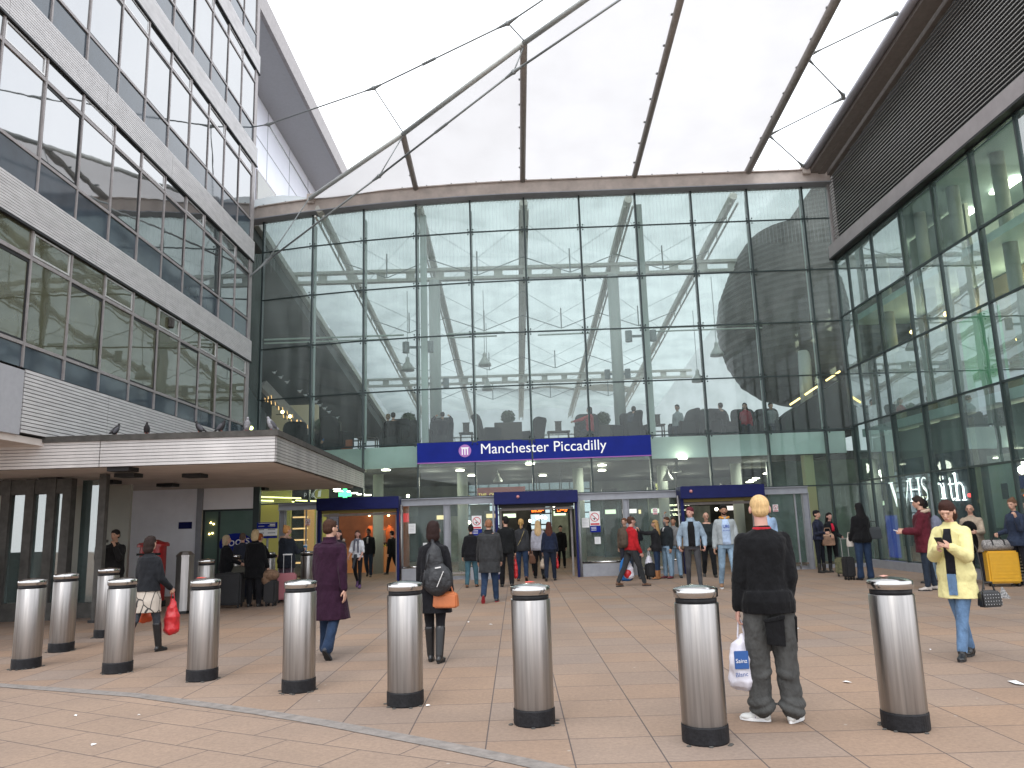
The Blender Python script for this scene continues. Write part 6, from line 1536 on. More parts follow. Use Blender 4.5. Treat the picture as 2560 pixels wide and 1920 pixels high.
def handbag(p, label, c, w_=.30, h=.22, d_=.10, strap=None, group='handbags', yaw=0, sc=None):
    p = Vector(p); t = thing('handbag', label, 'bag', (p.x, p.y, p.z-h/2), group); L_ = Vector((p.x,p.y,p.z-h/2)); t.rotation_euler = (0,0,yaw)
    mb = MB().loft([[Vector((sx*w_/2*k, sy*d_/2*k2, z)) for sx, sy in ((-1,-1),(1,-1),(1,1),(-1,1))] for z, k, k2 in ((0,.92,1),(h*.15,1,1),(h*.8,.95,.8),(h,.8,.3))]); mb.v = [v+L_ for v in mb.v]; mb.build('bag_body', c, t, bevel=.015)
    mb = MB().path([(-w_*.3,0,h*.95),(-w_*.2,0,h*1.45),(w_*.2,0,h*1.45),(w_*.3,0,h*.95)], .010, 6); mb.v = [v+L_ for v in mb.v]; mb.build('handle', sc or c, t)
    if strap:
        mb = MB(); 
        for a, b in zip(strap[:-1], strap[1:]): mb.bar(a, b, .028, .008)
        mb.build('strap', sc or c, None, loc=(0,0,0)) if False else None
    return t
def strapper(F, pts, mt, w_=.03, nm='strap', parent=None):
    """strap worn over the clothes: points in the figure's own space"""
    mb = MB()
    for a, b in zip(pts[:-1], pts[1:]): mb.cap(F.T(a), F.T(b), w_/2, w_/2, 6)
    mb.v = [F.L+v*F.s for v in mb.v]; return mb.build(nm, mt, parent or F.t, smooth=True)
W_L = (20,12); W_R = (-14,28)       # walking legs: front (planted, slight bend), back (toe off)
denim = cloth('denim_mid', (.10,.17,.28), nz=.3); denim_l = cloth('denim_light', (.20,.29,.38), nz=.25); denim_d = cloth('denim_dark', (.02,.035,.07), nz=.25); teal = cloth('denim_teal', (.05,.11,.14), nz=.25)

# --- foreground man
F = person('blond man in black sweater and baggy grey trousers, nearest figure, back to the camera', face=-4, foot=(1945,1803), head=(1910,1243), near=True, build=1.02, skin='pale',
    legs=((1,2),(-2,3)), spread=(2.5,1.5), arms=((2,9,6,3),(-4,5,22,10)), hair='buzz', hairc=(.60,.40,.19), top='sweater', topc=(.008,.008,.009), sleeve=.022, toplen=.02,
    bottom='baggy', botc=(.060,.060,.058), loose=.036, shoe='shoe', shoec=pmat('white_trainer', (.62,.62,.60), .5, nz=.05), toes=(58,-30), hold={'sole':M['white']}, yaw=-6)
pk = cloth('black_pocket', (.009,.009,.010))
def patch(F, quad, mt, nm, t_=.012):
    mb = MB(); a = [Vector(v) for v in quad]; nrm = (a[1]-a[0]).cross(a[3]-a[0]).normalized()*t_
    mb.slab(a, nrm, 1) if False else mb.add(a+[v+nrm for v in a], [(0,1,2,3),(7,6,5,4),(0,4,5,1),(1,5,6,2),(2,6,7,3),(3,7,4,0)])
    mb.v = [F.L+v*F.s for v in mb.v]; return mb.build(nm, mt, F.t, bevel=.004)
patch(F, [(-.06,-.140,.60),(.08,-.140,.58),(.08,-.155,.79),(-.07,-.155,.765)], pk, 'back_pocket', -.02)
patch(F, [(.172,-.07,.60),(.176,.03,.62),(.188,.03,.82),(.184,-.07,.80)], pk, 'side_pocket', .02)
patch(F, [(-.075,-.161,.765),(.084,-.163,.79),(.084,-.167,.825),(-.08,-.163,.79)], pk, 'pocket_flap', -.02)
mb = MB(); mb.loft([F.ring(1.468,.080,.072,0,-.010), F.ring(1.497,.070,.066,0,-.012)]); F.fin(mb, 'red_neckline', cloth('red_trim', (.35,.02,.03)), .008, 0)
mb = MB().ell(F.J['an0']+Vector((-.055,.03,-.05)), (.012,.05,.02)); mb.v = [F.L+v*F.s for v in mb.v]; mb.build('shoe_flag_patch', pmat('flag_patch', (.30,.02,.03), .5, c2=(.03,.05,.22), nscale=60), F.t)
h = F.hand[0]; plastic = pmat('white_plastic_bag', (.62,.60,.66), .35, nz=.08, nscale=9, bump=.4, bscale=12)
t, q = carrier(h, 'white plastic carrier bag with blue print in the left hand of the blond man', plastic, .44, .27, yaw=.3)
MB().box(h.x-.10, h.x+.015, h.y-.118, h.y-.108, h.z-.36, h.z-.22).build('blue_print', pmat('print_blue', (.02,.09,.30), .5), t, bevel=.004)
text('print_lettering', 'Sainz', M['white'], (h.x-.092, h.y-.122, h.z-.31), (1,0,0), (0,0,1), width=.09, parent=t)
text('print_lettering', 'Blanc', pmat('print_blue', (.02,.09,.30), .5), (h.x-.10, h.y-.118, h.z-.42), (1,0,.08), (0,0,1), width=.10, parent=t)

# --- woman in yellow
yc = cloth('lemon_wool', (.64,.58,.28), bump=.8, nz=.08)
F = person('woman in an open lemon yellow coat and light jeans looking down at her phone', face=133, foot=(2418,1646), head=(2378,1250), near=True, fem=True, skin='fair', build=.98,
    legs=((12,4),(-10,8)), spread=(-7,-6), arms=((26,6,92,26),(26,6,90,34)), hair='bob', hairc=(.055,.020,.014), top='parka', topc=yc, toplen=-.02, flare=.06, sleeve=.036, pitch=26, yaw=6,
    bottom='trousers', botc=denim, loose=.010, shoe='heel', shoec=pmat('black_ankle_boot', (.012,.012,.013), .35), fists=False, shirt={'c':(.012,.012,.016),'w':.05,'lo':.70})
mb = MB(); mb.loft([[F.T((x_,y_+.002*k,z_)) for x_, y_ in ((-.045,.12),(.04,.125),(.04,.178),(-.045,.175))] for k, z_ in enumerate((.70,.8,.93))]); mb.v = [F.L+v*F.s for v in mb.v]; mb.build('jeans_strip', denim, F.t)  # strip of denim for the jeans seen through the open coat
p = (F.hand[0]+F.hand[1])/2; rt = rotZ(F.rz)
t = thing('phone', 'black phone held by the woman in yellow', 'phone', tuple(p), 'phones in hands'); mb = MB().box(-.038,.038,-.004,.004,-.01,.13); mb.v = [p+rt@(rotX(R(-50))@v) for v in mb.v]; mb.build('phone_body', M['gasket'], t)
strapper(F, [(.10,-.05,1.49),(.13,.05,1.40),(.13,.14,1.25),(.17,.16,1.05),(.215,.06,.80),(.22,.0,.70)][::1], M['gasket'], .014, 'shoulder_strap') if False else None
q1 = F.W(F.T((-.235,-.02,.66))); qs = pmat('quilted_black', (.012,.012,.013), .35, nz=.3)
t = handbag(q1+Vector((.06,-.02,0)), 'small quilted black bag with chain studs hanging at the hip of the woman in yellow', qs, .26, .18, .10, yaw=.2)
mb = MB()
for i in range(7):
    for j in range(4): mb.ell((q1.x+.06-.10+i*.034, q1.y-.075, q1.z-.06+j*.035), .005, nu=6, nv=4)
for i in range(3):
    for j in range(3-i): mb.ell((q1.x+.20+i*.03+j*.012, q1.y-.07, q1.z+.02+j*.03), .006, nu=6, nv=4)
mb.build('stud', M['silver'], t)
mb = MB(); mb.slab([(q1.x+.17,q1.y-.06,q1.z-.0),(q1.x+.30,q1.y-.06,q1.z-.01),(q1.x+.21,q1.y-.06,q1.z+.12)], (0,1,0), .02); mb.build('scarf_tail', pmat('spotted_scarf', (.02,.02,.02), .7, c2=(.5,.5,.5), nscale=60), t)
pts = [F.W(F.T((-.10,-.10,1.47))), F.W(F.T((-.22,-.13,1.2))), F.W(F.T((-.245,-.10,.95))), q1+Vector((.0,-.03,.1))]
MB().path([tuple(x) for x in pts], .007, 6).build('strap', M['gasket'], t)

for sx in (-1,1):
    mb = MB(); mb.loft([[F.T(v) for v in ((sx*.05,.125,z_),(sx*(.05+w_),.115,z_-.01),(sx*(.05+w_),.140,z_-.01),(sx*.05,.158,z_))] for z_, w_ in ((1.12,.01),(1.25,.045),(1.38,.075),(1.43,.03))])
    mb.v = [F.L+v*F.s for v in mb.v]; mb.build('lapel', yc, F.t, bevel=.004)
# --- backpack woman
F = person('dark haired woman in a black coat with a backpack and tan shoulder bag walking away', face=-6, foot=(1088,1655), head=(1082,1307), fem=True, near=True, legs=((4,2),(-3,8)), spread=(-2,-1), arms=((6,10,12,0),(-4,10,14,4)),
    hair='bob', hairc=(.030,.013,.011), top='coat', topc=(.010,.010,.012), toplen=.08, flare=.07, bottom='trousers', botc=(.012,.012,.014), loose=.004, shoe='longboot', shoec=pmat('black_leather', (.014,.014,.015), .3, nz=.2))
L_ = F.W(F.T((.07,-.22,1.15))); t = thing('backpack', 'black teardrop backpack on the back of the woman in the black coat', 'backpack', tuple(L_))
bk = pmat('backpack_nylon', (.018,.019,.022), .55, nz=.25, bump=.4)
mb = MB().ell(L_+Vector((.02,0,-.12)), (.19,.10,.20)).ell(L_+Vector((-.02,.01,.10)), (.11,.08,.20)).ell(L_+Vector((-.03,.02,.24)), (.05,.05,.08)); o = mb.build('pack_body', bk, t); md = o.modifiers.new('r','REMESH'); md.mode='VOXEL'; md.voxel_size=.012; md.use_smooth_shade=True; q_ = o.modifiers.new('d','DISPLACE'); q_.texture = bpy.data.textures['fold']; q_.strength=.03; q_.texture_coords='LOCAL'
MB().path([tuple(L_+Vector(v)) for v in ((-.03,.03,.28),(-.06,.16,.36),(-.03,.26,.34))], .022, 8).path([tuple(L_+Vector(v)) for v in ((-.15,-.06,-.2),(-.12,-.09,0),(-.08,-.07,.2))], .010, 6).build('strap', bk, t, smooth=True)
MB().bar(L_+Vector((.02,-.11,-.2)), L_+Vector((.10,-.10,-.02)), .012, .01).bar(L_+Vector((0,-.10,.02)), L_+Vector((.07,-.10,.03)), .012, .015).build('reflective_mark', M['alu_light'], t)
tan_ = pmat('tan_leather', (.42,.12,.035), .5, nz=.15, nscale=7)
hb = F.W(F.T((.16,-.16,.80))); t = handbag(hb+Vector((.02,0,-.03)), 'tan leather shoulder bag at the hip of the woman with the backpack', tan_, .31, .19, .11, yaw=-.25)
MB().path([tuple(F.W(F.T(v))) for v in ((-.12,-.0,1.475),(-.13,-.10,1.40),(-.11,-.155,1.25),(-.06,-.165,1.05),(.03,-.165,.92))], .018, 8).build('strap', tan_, t, smooth=True)

# --- purple coat
F = person('short haired person in a long plum purple coat and jeans walking away', face=-12, foot=(822,1642), head=(820,1301), near=True, build=1.08, legs=((14,6),(-12,22)), arms=((8,8,14,2),(-14,10,12,2)), hair='short', hairc=(.065,.026,.014), yaw=-28,
    top='coat', topc=(.026,.009,.021), toplen=-.04, flare=.09, bottom='flared', botc=denim_d, loose=.016, shoe='shoe', shoec=(.02,.025,.04), collar=(.029,.010,.023), fists=False)
# --- skirt woman
skm_ = bpy.data.materials.new('crackle_pattern_fabric'); skm_.use_nodes = True; n = skm_.node_tree; b = n.nodes['Principled BSDF']; b.inputs['Roughness'].default_value = .9
vo = n.nodes.new('ShaderNodeTexVoronoi'); vo.feature = 'DISTANCE_TO_EDGE'; vo.inputs['Scale'].default_value = 7; tcx = n.nodes.new('ShaderNodeTexCoord'); mpx = n.nodes.new('ShaderNodeMapping'); mpx.inputs['Scale'].default_value = (1,1,.6)
n.links.new(tcx.outputs['Object'], mpx.inputs[0]); n.links.new(mpx.outputs[0], vo.inputs['Vector']); rp_ = n.nodes.new('ShaderNodeValToRGB'); rp_.color_ramp.elements[0].color = (.03,.03,.03,1); rp_.color_ramp.elements[1].color = (.46,.40,.34,1); rp_.color_ramp.elements[1].position = .05; rp_.color_ramp.elements[0].position = .02
n.links.new(vo.outputs['Distance'], rp_.inputs['Fac']); n.links.new(rp_.outputs['Color'], b.inputs['Base Color'])
F = person('woman in black leather jacket, crackle patterned skirt and tall black boots walking away', face=-14, foot=(362,1632), head=(376,1342), fem=True, near=True, build=1.04, legs=((12,4),(-16,30))[::-1], arms=((4,10,30,4),(10,12,40,6)), hair='bob', hairc=(.030,.016,.013), top='crop', topc=cloth('leather_black', (.016,.017,.02), nz=.3), toplen=-.04,
    bottom='trousers', botc=(.05,.055,.065), loose=.0, shoe='longboot', shoec=pmat('black_leather', (.014,.014,.015), .3, nz=.2), hold={'skirt':{'lo':.60,'m':skm_}})
redbag = pmat('red_plastic_bag', (.50,.02,.025), .35, nz=.12, bump=.4, bscale=12)
carrier(F.hand[1], 'red plastic carrier bag in the right hand of the woman in the patterned skirt', redbag, .50, .22)
carrier(F.hand[0], 'orange red bag in the left hand of the woman in the patterned skirt', pmat('orange_red_bag', (.55,.08,.02), .5), .26, .22)
# --- man with camera by the wall
F = person('person in a black coat taking a picture with both hands raised, beside the pale wall', face=176, Y=16.2, head=(289,1327), H=None, skin='mid', build=1.1, arms=((46,14,112,24),(46,14,112,24)), hair='short', hairc=(.02,.015,.013), top='parka', topc=(.012,.011,.011), botc=(.015,.015,.018))
p = (F.hand[0]+F.hand[1])/2; t = thing('camera', 'small silver camera held up by the person beside the pale wall', 'camera', tuple(p)); MB().box(p.x-.05,p.x+.05,p.y-.02,p.y+.02,p.z,p.z+.06).build('camera_body', M['felt'], t, bevel=.005); MB().tube((p.x,p.y-.02,p.z+.03),(p.x,p.y-.04,p.z+.03),.02,n=12).build('camera_lens', M['silver'], t)
# --- left group
blond_g = (.42,.32,.18)
F = person('grey blonde haired woman in a black coat standing side on under the canopy', face=-62, foot=(561,1513), head=(551,1341), fem=True, build=1.18, arms=((10,24,70,30),(20,10,50,0)), hair='bob', hairc=(.40,.31,.20), top='jacket', topc=(.010,.010,.012), toplen=-.06, botc=(.012,.012,.014), belly=.02)
handbag(F.hand[1]+Vector((-.12,0,-.18)), 'olive grey holdall hanging in front of the grey blonde woman', pmat('olive_holdall', (.09,.085,.065), .7), .52, .30, .18)
F = person('blonde woman in a long black fur coat seen from behind under the canopy', face=-10, foot=(634,1517), head=(625,1327), fem=True, build=1.22, arms=((4,14,16,4),(6,14,24,4)), hair='bob', hairc=(.40,.30,.17), top='parka', topc=(.006,.006,.007), toplen=-.04, flare=.03, botc=(.010,.010,.012), sleeve=.034)
person('ginger haired person half hidden behind the blonde woman in the black coat', face=-30, Y=19.6, head=(650,1336), build=1.05, hair='short', hairc=(.34,.09,.025), top='jacket', topc=(.014,.014,.016), botc=(.02,.02,.025), arms=((30,10,60,10),(30,10,60,10)))
person('person in a dark blue grey jacket between the two women in black', face=12, Y=19.8, head=(607,1335), build=1.05, hair='short', hairc=(.12,.08,.06), top='jacket', topc=(.03,.035,.05), botc=(.025,.03,.045))
person('blonde woman in a dark puffer coat with a fur trimmed hood by the pink suitcase', face=-25, Y=19.0, head=(718,1317), fem=True, build=1.2, hair='bun', hairc=(.52,.26,.09), top='parka', topc=(.018,.022,.030), toplen=.08, botc=cloth('floral_leggings', (.10,.07,.09), nz=.9), hood=(.36,.24,.18), arms=((26,16,74,20),(26,16,74,20)), yaw=-20)
person('person with pale face and dark hair partly hidden behind the purple coat', face=178, Y=19.0, head=(846,1326), fem=True, skin='pale', hair='long', hairc=(.03,.02,.018), top='jacket', topc=(.02,.015,.02), botc=(.015,.015,.018), hood=(.25,.20,.16))
# --- white tee woman
gs = (.13,.13,.16)
F = person('young woman in a white t-shirt and grey scarf walking towards the camera', face=172, foot=(893,1470), head=(895,1327), fem=True, skin='pale', legs=((10,4),(-14,26)), arms=((14,12,34,14),(16,12,36,14)), hair='long', hairc=(.10,.045,.025), top='tee', topc=(.62,.63,.66), short=True, toplen=.02, botc=(.014,.014,.016), loose=.002, shoe='shoe', shoec=(.12,.05,.16), scarf=gs, yaw=10)
mb = MB(); mb.loft([F.ring(.93,.175,.125), F.ring(1.03,.168,.122)]); mb.cap(F.T((.02,.12,.98)), F.T((.10,.13,.62)), .055, .035, 8); F.fin(mb, 'tied_jacket', cloth('tied_grey', (.07,.08,.09)), .012, 2, .015)
person('man in a dark jacket walking behind the woman in the white t-shirt', face=175, foot=(921,1442), head=(909,1323), skin='dark', legs=((12,6),(-12,24)), hair='short', hairc=(.015,.012,.012), top='jacket', topc=(.014,.015,.018), toplen=-.04, botc=(.02,.028,.045), shirt={'c':(.35,.35,.36),'w':.03,'lo':1.2})
person('older person with pale scarf and black coat inside the left doorway', face=172, foot=(936,1424), head=(935,1332), skin='mid', fem=True, hair='short', hairc=(.30,.14,.05), top='coat', topc=(.012,.012,.014), toplen=.1, botc=(.012,.012,.014), scarf=(.46,.38,.18))
person('dark figure walking by the right post of the left blue door portal', face=60, foot=(980,1436), head=(979,1328), build=1.1, legs=((12,4),(-12,20)), hair='short', hairc=(.012,.01,.01), top='jacket', topc=(.008,.008,.009), toplen=-.05, botc=(.008,.008,.009))
# --- middle walkers
person('woman in a black jacket, teal jeans and brown boots walking away', face=-4, foot=(1180,1468), head=(1184,1314), fem=True, build=1.12, legs=((-4,12),(8,2)), arms=((-6,16,14,0),(8,8,10,0)), hair='bun', hairc=(.018,.014,.014), top='parka', topc=(.012,.012,.014), toplen=.06, botc=teal, shoe='boot', shoec=(.14,.06,.025), yaw=14)
F = person('balding man in a charcoal overcoat and blue jeans walking away', face=-2, foot=(1226,1506), head=(1226,1300), near=True, build=1.2, legs=((-2,36),(6,2)), arms=((8,10,14,2),(8,10,16,2)), hair='buzz', hairc=(.26,.12,.065), top='coat', topc=(.036,.037,.039), toplen=.10, flare=.03, sleeve=.034, botc=denim_d, loose=.018, shoec=(.02,.025,.035), collar=(.02,.02,.022), yaw=12, hold={'sole':pmat('red_sole', (.30,.02,.03), .6)})
F = person('dark haired man in a black jacket carrying a red bag into the middle doorway', face=0, foot=(1268,1468), head=(1268,1293), legs=((10,4),(-8,14)), arms=((6,8,10,0),(10,10,8,0)), hair='quiff', hairc=(.014,.012,.012), top='jacket', topc=(.011,.012,.013), botc=(.011,.011,.013), yaw=34)
carrier(F.hand[1], 'long narrow red carrier bag with white marks beside the dark haired man', redbag, .50, .13, yaw=.2); carrier(F.hand[0], 'small white carrier bag in the left hand of the dark haired man', plastic, .36, .13)
F = person('woman with a blonde ponytail and charcoal leather jacket walking in', face=-4, foot=(1307,1453), head=(1298,1299), fem=True, hair='pony', hairc=(.46,.28,.10), legs=((8,4),(-8,20)), top='jacket', topc=(.035,.036,.040), botc=denim_d, shoe='boot', shoec=(.12,.05,.025))
strapper(F, [(.10,-.02,1.47),(.08,-.13,1.38),(-.02,-.15,1.15),(-.14,-.10,.95)], pmat('gold_chain', (.45,.36,.16), .4, .6), .014)
person('black haired figure in dark clothes ahead in the middle doorway', face=2, foot=(1326,1437), head=(1326,1311), fem=True, hair='long', hairc=(.012,.012,.012), legs=((8,4),(-8,18)), top='jacket', topc=(.012,.012,.013), botc=(.012,.012,.014), shoec=(.3,.03,.04))
F = person('woman with long curly blonde hair and a pale grey cardigan walking in', face=-2, foot=(1349,1446), head=(1344,1303), fem=True, build=1.12, hair='long', hairc=(.55,.38,.20), legs=((8,4),(-8,20)), top='tee', topc=(.40,.40,.46), toplen=-.02, botc=(.014,.014,.016), shoe='boot', sleeve=.03)
hb_ = F.hand[0]
handbag(hb_+Vector((-.02,-.05,-.15)), 'brown slouchy bag between the two women in the middle doorway', pmat('brown_bag', (.14,.06,.03), .6), .2, .3, .1)
F = person('brown haired woman in a navy jacket and tall black boots walking in', face=-3, foot=(1377,1452), head=(1376,1306), fem=True, build=1.15, hair='long', hairc=(.10,.03,.02), legs=((-6,18),(8,2)), arms=((6,12,10,0),(8,12,14,0)), top='jacket', topc=(.016,.022,.045), toplen=.02, botc=(.015,.02,.035), shoe='longboot')
carrier(F.hand[0], 'beige paper shopping bag in the left hand of the woman in navy', pmat('beige_paper_bag', (.42,.34,.26), .7), .30, .20, nm='paper_bag'); carrier(F.hand[1], 'narrow red bag at the right side of the woman in navy', redbag, .32, .10)
person('dark silhouetted person at the right side of the middle doorway', face=170, foot=(1405,1420), head=(1403,1315), fem=False, hair='short', hairc=(.012,.012,.012), top='parka', topc=(.008,.008,.009), botc=(.008,.008,.009))
person('dark figure walking ahead inside the middle doorway', face=0, foot=(1246,1432), head=(1251,1318), hair='short', hairc=(.02,.015,.012), top='parka', topc=(.012,.012,.013), botc=(.012,.012,.014))
# --- right group
F = person('young man in a red hooded top striding right with rucksack and carrier bag', face=-68, foot=(1582,1466), head=(1570,1289), skin='pale', legs=((-20,10),(24,10)), arms=((-4,6,14,0),(10,6,20,0)), hair='short', hairc=(.10,.045,.03), top='jacket', topc=(.36,.015,.02), toplen=.03, botc=(.035,.037,.04), loose=.012, shoec=(.11,.055,.03), hood=None, lean=4)
strapper(F, [(-.12,-.10,1.40),(-.12,.02,1.48),(-.12,.12,1.35),(-.13,.08,1.15),(-.15,-.08,1.08)], cloth('strap_grey', (.09,.08,.07)), .04, 'rucksack_strap')
L_ = F.W(F.T((0,-.21,1.22))); t = thing('rucksack', 'brown grey rucksack on the back of the young man in red', 'backpack', tuple(L_)); mb = MB().ell(L_, (.12,.14,.24)).ell(L_+Vector((0,0,-.12)), (.12,.15,.14)); o = mb.build('pack_body', cloth('rucksack', (.08,.06,.045)), t); md = o.modifiers.new('r','REMESH'); md.mode='VOXEL'; md.voxel_size=.014; md.use_smooth_shade=True
q_ = F.hand[0]; t, c_ = carrier(q_, 'white and red carrier bag carried by the young man in red', plastic, .44, .26)
MB().ell((c_.x-.04, c_.y-.03, c_.z+.14), (.11,.10,.13)).build('red_print', redbag, t, smooth=True)
F = person('dark haired man in a black jacket with a hand to his mouth, facing the camera', face=176, foot=(1590,1448), head=(1592,1296), skin='fair', arms=((34,8,120,20),(2,8,10,0)), hair='short', hairc=(.012,.012,.012), top='jacket', topc=(.015,.017,.022), toplen=-.04, botc=(.022,.028,.038), scarf=(.16,.15,.17), shoec=(.05,.05,.06))
person('brown haired person mostly hidden behind the young man in red', face=150, Y=24.0, head=(1560,1297), hair='short', hairc=(.16,.07,.04), top='jacket', topc=(.10,.07,.05), botc=(.03,.03,.04))
q_ = gnd(1566, 1452); blu = pmat('bright_blue_sack', (.01,.14,.42), .45, bump=.5, bscale=10)
t = MB().lathe([(.12,0),(.17,.06),(.18,.3),(.15,.5),(.07,.6),(.03,.64)], (q_.x, q_.y, 0), 16).build('blue_sack', blu, loc=(q_.x,q_.y,0), smooth=True); tag(t, 'bright blue sack on the paving behind the young man in red', 'sack')
F = person('woman in a black jacket, headband and tan sheepskin boots pointing to the left', face=68, foot=(1646,1448), head=(1641,1302), fem=True, skin='fair', build=1.08, arms=((86,6,22,0),(8,8,40,0)), hair='long', hairc=(.36,.22,.09), top='jacket', topc=(.016,.016,.018), toplen=-.04, botc=denim_d, loose=.006, shoe='boot', shoec=pmat('sheepskin_tan', (.30,.13,.05), .9), hold={'band':1}, scarf=None)
carrier(F.W(F.T((.12,.28,.80))), 'white carrier bag hanging over the black case at right of the blue sack', plastic, .30, .22)
person('man in a dark gilet and light jeans turned towards the woman in the headband', face=120, foot=(1672,1446), head=(1663,1294), skin='mid', hair='short', hairc=(.10,.05,.03), top='jacket', topc=(.018,.022,.025), toplen=.06, botc=denim_l, shoec=(.14,.02,.03), shirt={'c':(.5,.5,.5),'w':.03,'lo':1.25}, lean=-4)
F = person('person in grey raising an arm overhead against the blue door post', face=170, Y=22.6, head=(1682,1295), skin='mid', arms=((-10,10,20,0),(150,18,70,20)), hair='short', hairc=(.06,.035,.02), top='jacket', topc=(.16,.16,.16), toplen=.05, botc=denim_l)
handbag(F.W(F.T((-.2,.12,.98))), 'brown shoulder bag at the hip beside the blue door post', pmat('brown_leather_bag', (.10,.06,.03), .6), .3, .3, .14)
dj = cloth('denim_jacket', (.24,.31,.38), nz=.18)
person('young man in a pale denim jacket and black t-shirt with a maroon beanie', face=168, foot=(1738,1474), head=(1737,1270), skin='pale', legs=((8,4),(-6,14)), arms=((-12,22,50,22),(-12,22,50,22)), hair='fringe', hairc=(.20,.10,.06), top='jacket', topc=dj, toplen=.04, botc=(.055,.055,.06), loose=.004, shirt={'c':(.010,.010,.011),'w':.075,'lo':.86}, hold={'hat':(.10,.02,.03)}, collar=(.24,.31,.38), yaw=-26)
person('bald man with glasses and a dark shirt behind the one in the denim jacket', face=172, foot=(1776,1443), head=(1766,1282), skin='fair', build=1.14, legs=((8,4),(-8,18)), hair='bald', hairc=(.25,.2,.17), top='tee', topc=(.022,.028,.030), short=True, botc=(.012,.013,.015), hold={'glasses':1}, belly=.03)
gh = cloth('grey_marl', (.30,.33,.34), nz=.12)
F = person('bearded man in an open grey hooded jacket with orange lining and a pale blue t-shirt', face=174, foot=(1824,1473), head=(1817,1263), skin='mid', near=False, legs=((10,4),(-8,16)), arms=((4,12,16,2),(-8,10,14,2)), hair='quiff', hairc=(.012,.010,.010), top='jacket', topc=gh, toplen=.02, botc=denim_l, loose=.010, shoec=(.26,.14,.07), shirt={'c':(.36,.46,.62),'w':.085,'lo':.86}, hold={'beard':1,'sole':M['white']}, pitch=6)
for sx in (-1,1):
    mb = MB().cap(F.T((sx*.03,.10,1.44+.03)), F.T((sx*.09,.02,1.49)), .022, .03, 8).cap(F.T((sx*.09,.02,1.49)), F.T((0,-.10,1.47)), .03, .03, 8); F.fin(mb, 'hood_lining', cloth('orange_lining', (.55,.25,.05)), .012, 1)
blt = pmat('shirt_print_blue', (.03,.06,.28), .7)
def chest(F, body, z, w_, yoff=.178):
    me = text_mesh(body, 1.0, .02, 0); xs_2 = [v.co.x for v in me.vertices]; ww = max(xs_2)-min(xs_2); k = w_/ww; mb = MB()
    # the wearer's right is at -x; read from the front
    vs = [F.L+F.T((w_/2-(v.co.x-min(xs_2))*k, yoff, z+v.co.y*k))*F.s for v in me.vertices]; mb.add(vs, [tuple(p.vertices) for p in me.polygons]); bpy.data.meshes.remove(me); mb.build('chest_lettering', blt, F.t)
chest(F, 'URI', 1.27, .13); chest(F, 'AUSTRALIA', 1.205, .15)
MB().path([tuple(F.hand[1]+Vector((0,0,.0))), tuple(F.hand[1]+Vector((.03,0,-.12)))], .0, 4) if False else None
carrier(F.hand[0], 'flat red bag in the hand of the bearded man in grey', redbag, .28, .08)
person('person in a pale blue shirt hidden behind the blond man', face=178, Y=20.2, head=(1912,1264), skin='fair', build=1.12, hair='short', hairc=(.12,.07,.04), top='tee', topc=(.30,.42,.60), short=True, botc=(.03,.035,.05))
# --- far right group
F = person('woman in a black beanie and dark floral jacket holding a tan handbag', face=218, foot=(2056,1432), head=(2046,1278), fem=True, skin='fair', build=1.06, arms=((8,10,60,12),(10,10,84,20)), hair='short', hairc=(.02,.015,.015), top='jacket', topc=cloth('floral_dark', (.022,.026,.045), nz=.8), toplen=.02, botc=(.012,.014,.02), loose=.004, shoe='boot', hold={'hat':(.012,.012,.014)})
handbag(F.W(F.T((-.14,.20,.92))), 'metallic tan handbag hanging in front of the woman in the black beanie', pmat('metallic_tan', (.36,.22,.15), .35, .4, nz=.3, nscale=9), .36, .34, .12)
F = person('woman with long dark hair and a bright red top under a black jacket', face=190, foot=(2087,1430), head=(2088,1283), fem=True, skin='pale', hair='long', hairc=(.018,.014,.014), arms=((10,10,62,14),(8,10,30,0)), top='jacket', topc=(.012,.013,.015), toplen=-.04, botc=(.010,.010,.012), loose=.006, shoe='boot', shirt={'c':(.55,.02,.05),'w':.045,'lo':1.15})
F = person('person with long black hair, black jacket and blue jeans seen from behind by the cases', face=6, foot=(2166,1450), head=(2161,1259), fem=True, build=1.2, arms=((6,12,24,0),(6,12,14,0)), hair='long', hairc=(.010,.009,.010), top='jacket', topc=(.009,.009,.010), toplen=.0, botc=denim_d, loose=.020, bottom='flared')
handbag(F.hand[0]+Vector((.0,-.05,.06)), 'cream bag held beside the person with long black hair', pmat('cream_bag', (.52,.47,.42), .6), .16, .24, .08)
handbag(F.W(F.T((.30,-.02,1.05))), 'dark grey shoulder bag at the right side of the person with long black hair', pmat('dark_grey_bag', (.03,.035,.04), .7), .34, .30, .16)
F = person('man in a maroon parka with a fur trimmed hood looking at his phone', face=62, foot=(2326,1476), head=(2294,1245), skin='fair', build=1.1, arms=((18,6,70,-4),(14,8,80,10)), hair='quiff', hairc=(.035,.022,.018), top='parka', topc=(.085,.014,.022), toplen=.02, flare=.02, sleeve=.034, botc=(.022,.03,.045), loose=.012, shoec=(.4,.36,.33), hood=(.45,.34,.26), legs=((3,2),(-4,4)), pitch=8)
p = F.hand[0]; t = thing('phone', 'white phone held out by the man in the maroon parka', 'phone', tuple(p), 'phones in hands'); MB().bar(p+Vector((-.08,0,.05)), p+Vector((.01,0,.01)), .05, .012).build('phone_body', M['white'], t)
L_ = F.W(F.T((.02,-.23,1.18))); t = thing('backpack', 'grey backpack on the back of the man in the maroon parka', 'backpack', tuple(L_)); mb = MB().ell(L_, (.13,.13,.24)).ell(L_+Vector((0,0,-.1)), (.14,.14,.15)); o = mb.build('pack_body', cloth('grey_backpack', (.15,.16,.21)), t); md = o.modifiers.new('r','REMESH'); md.mode='VOXEL'; md.voxel_size=.014; md.use_smooth_shade=True
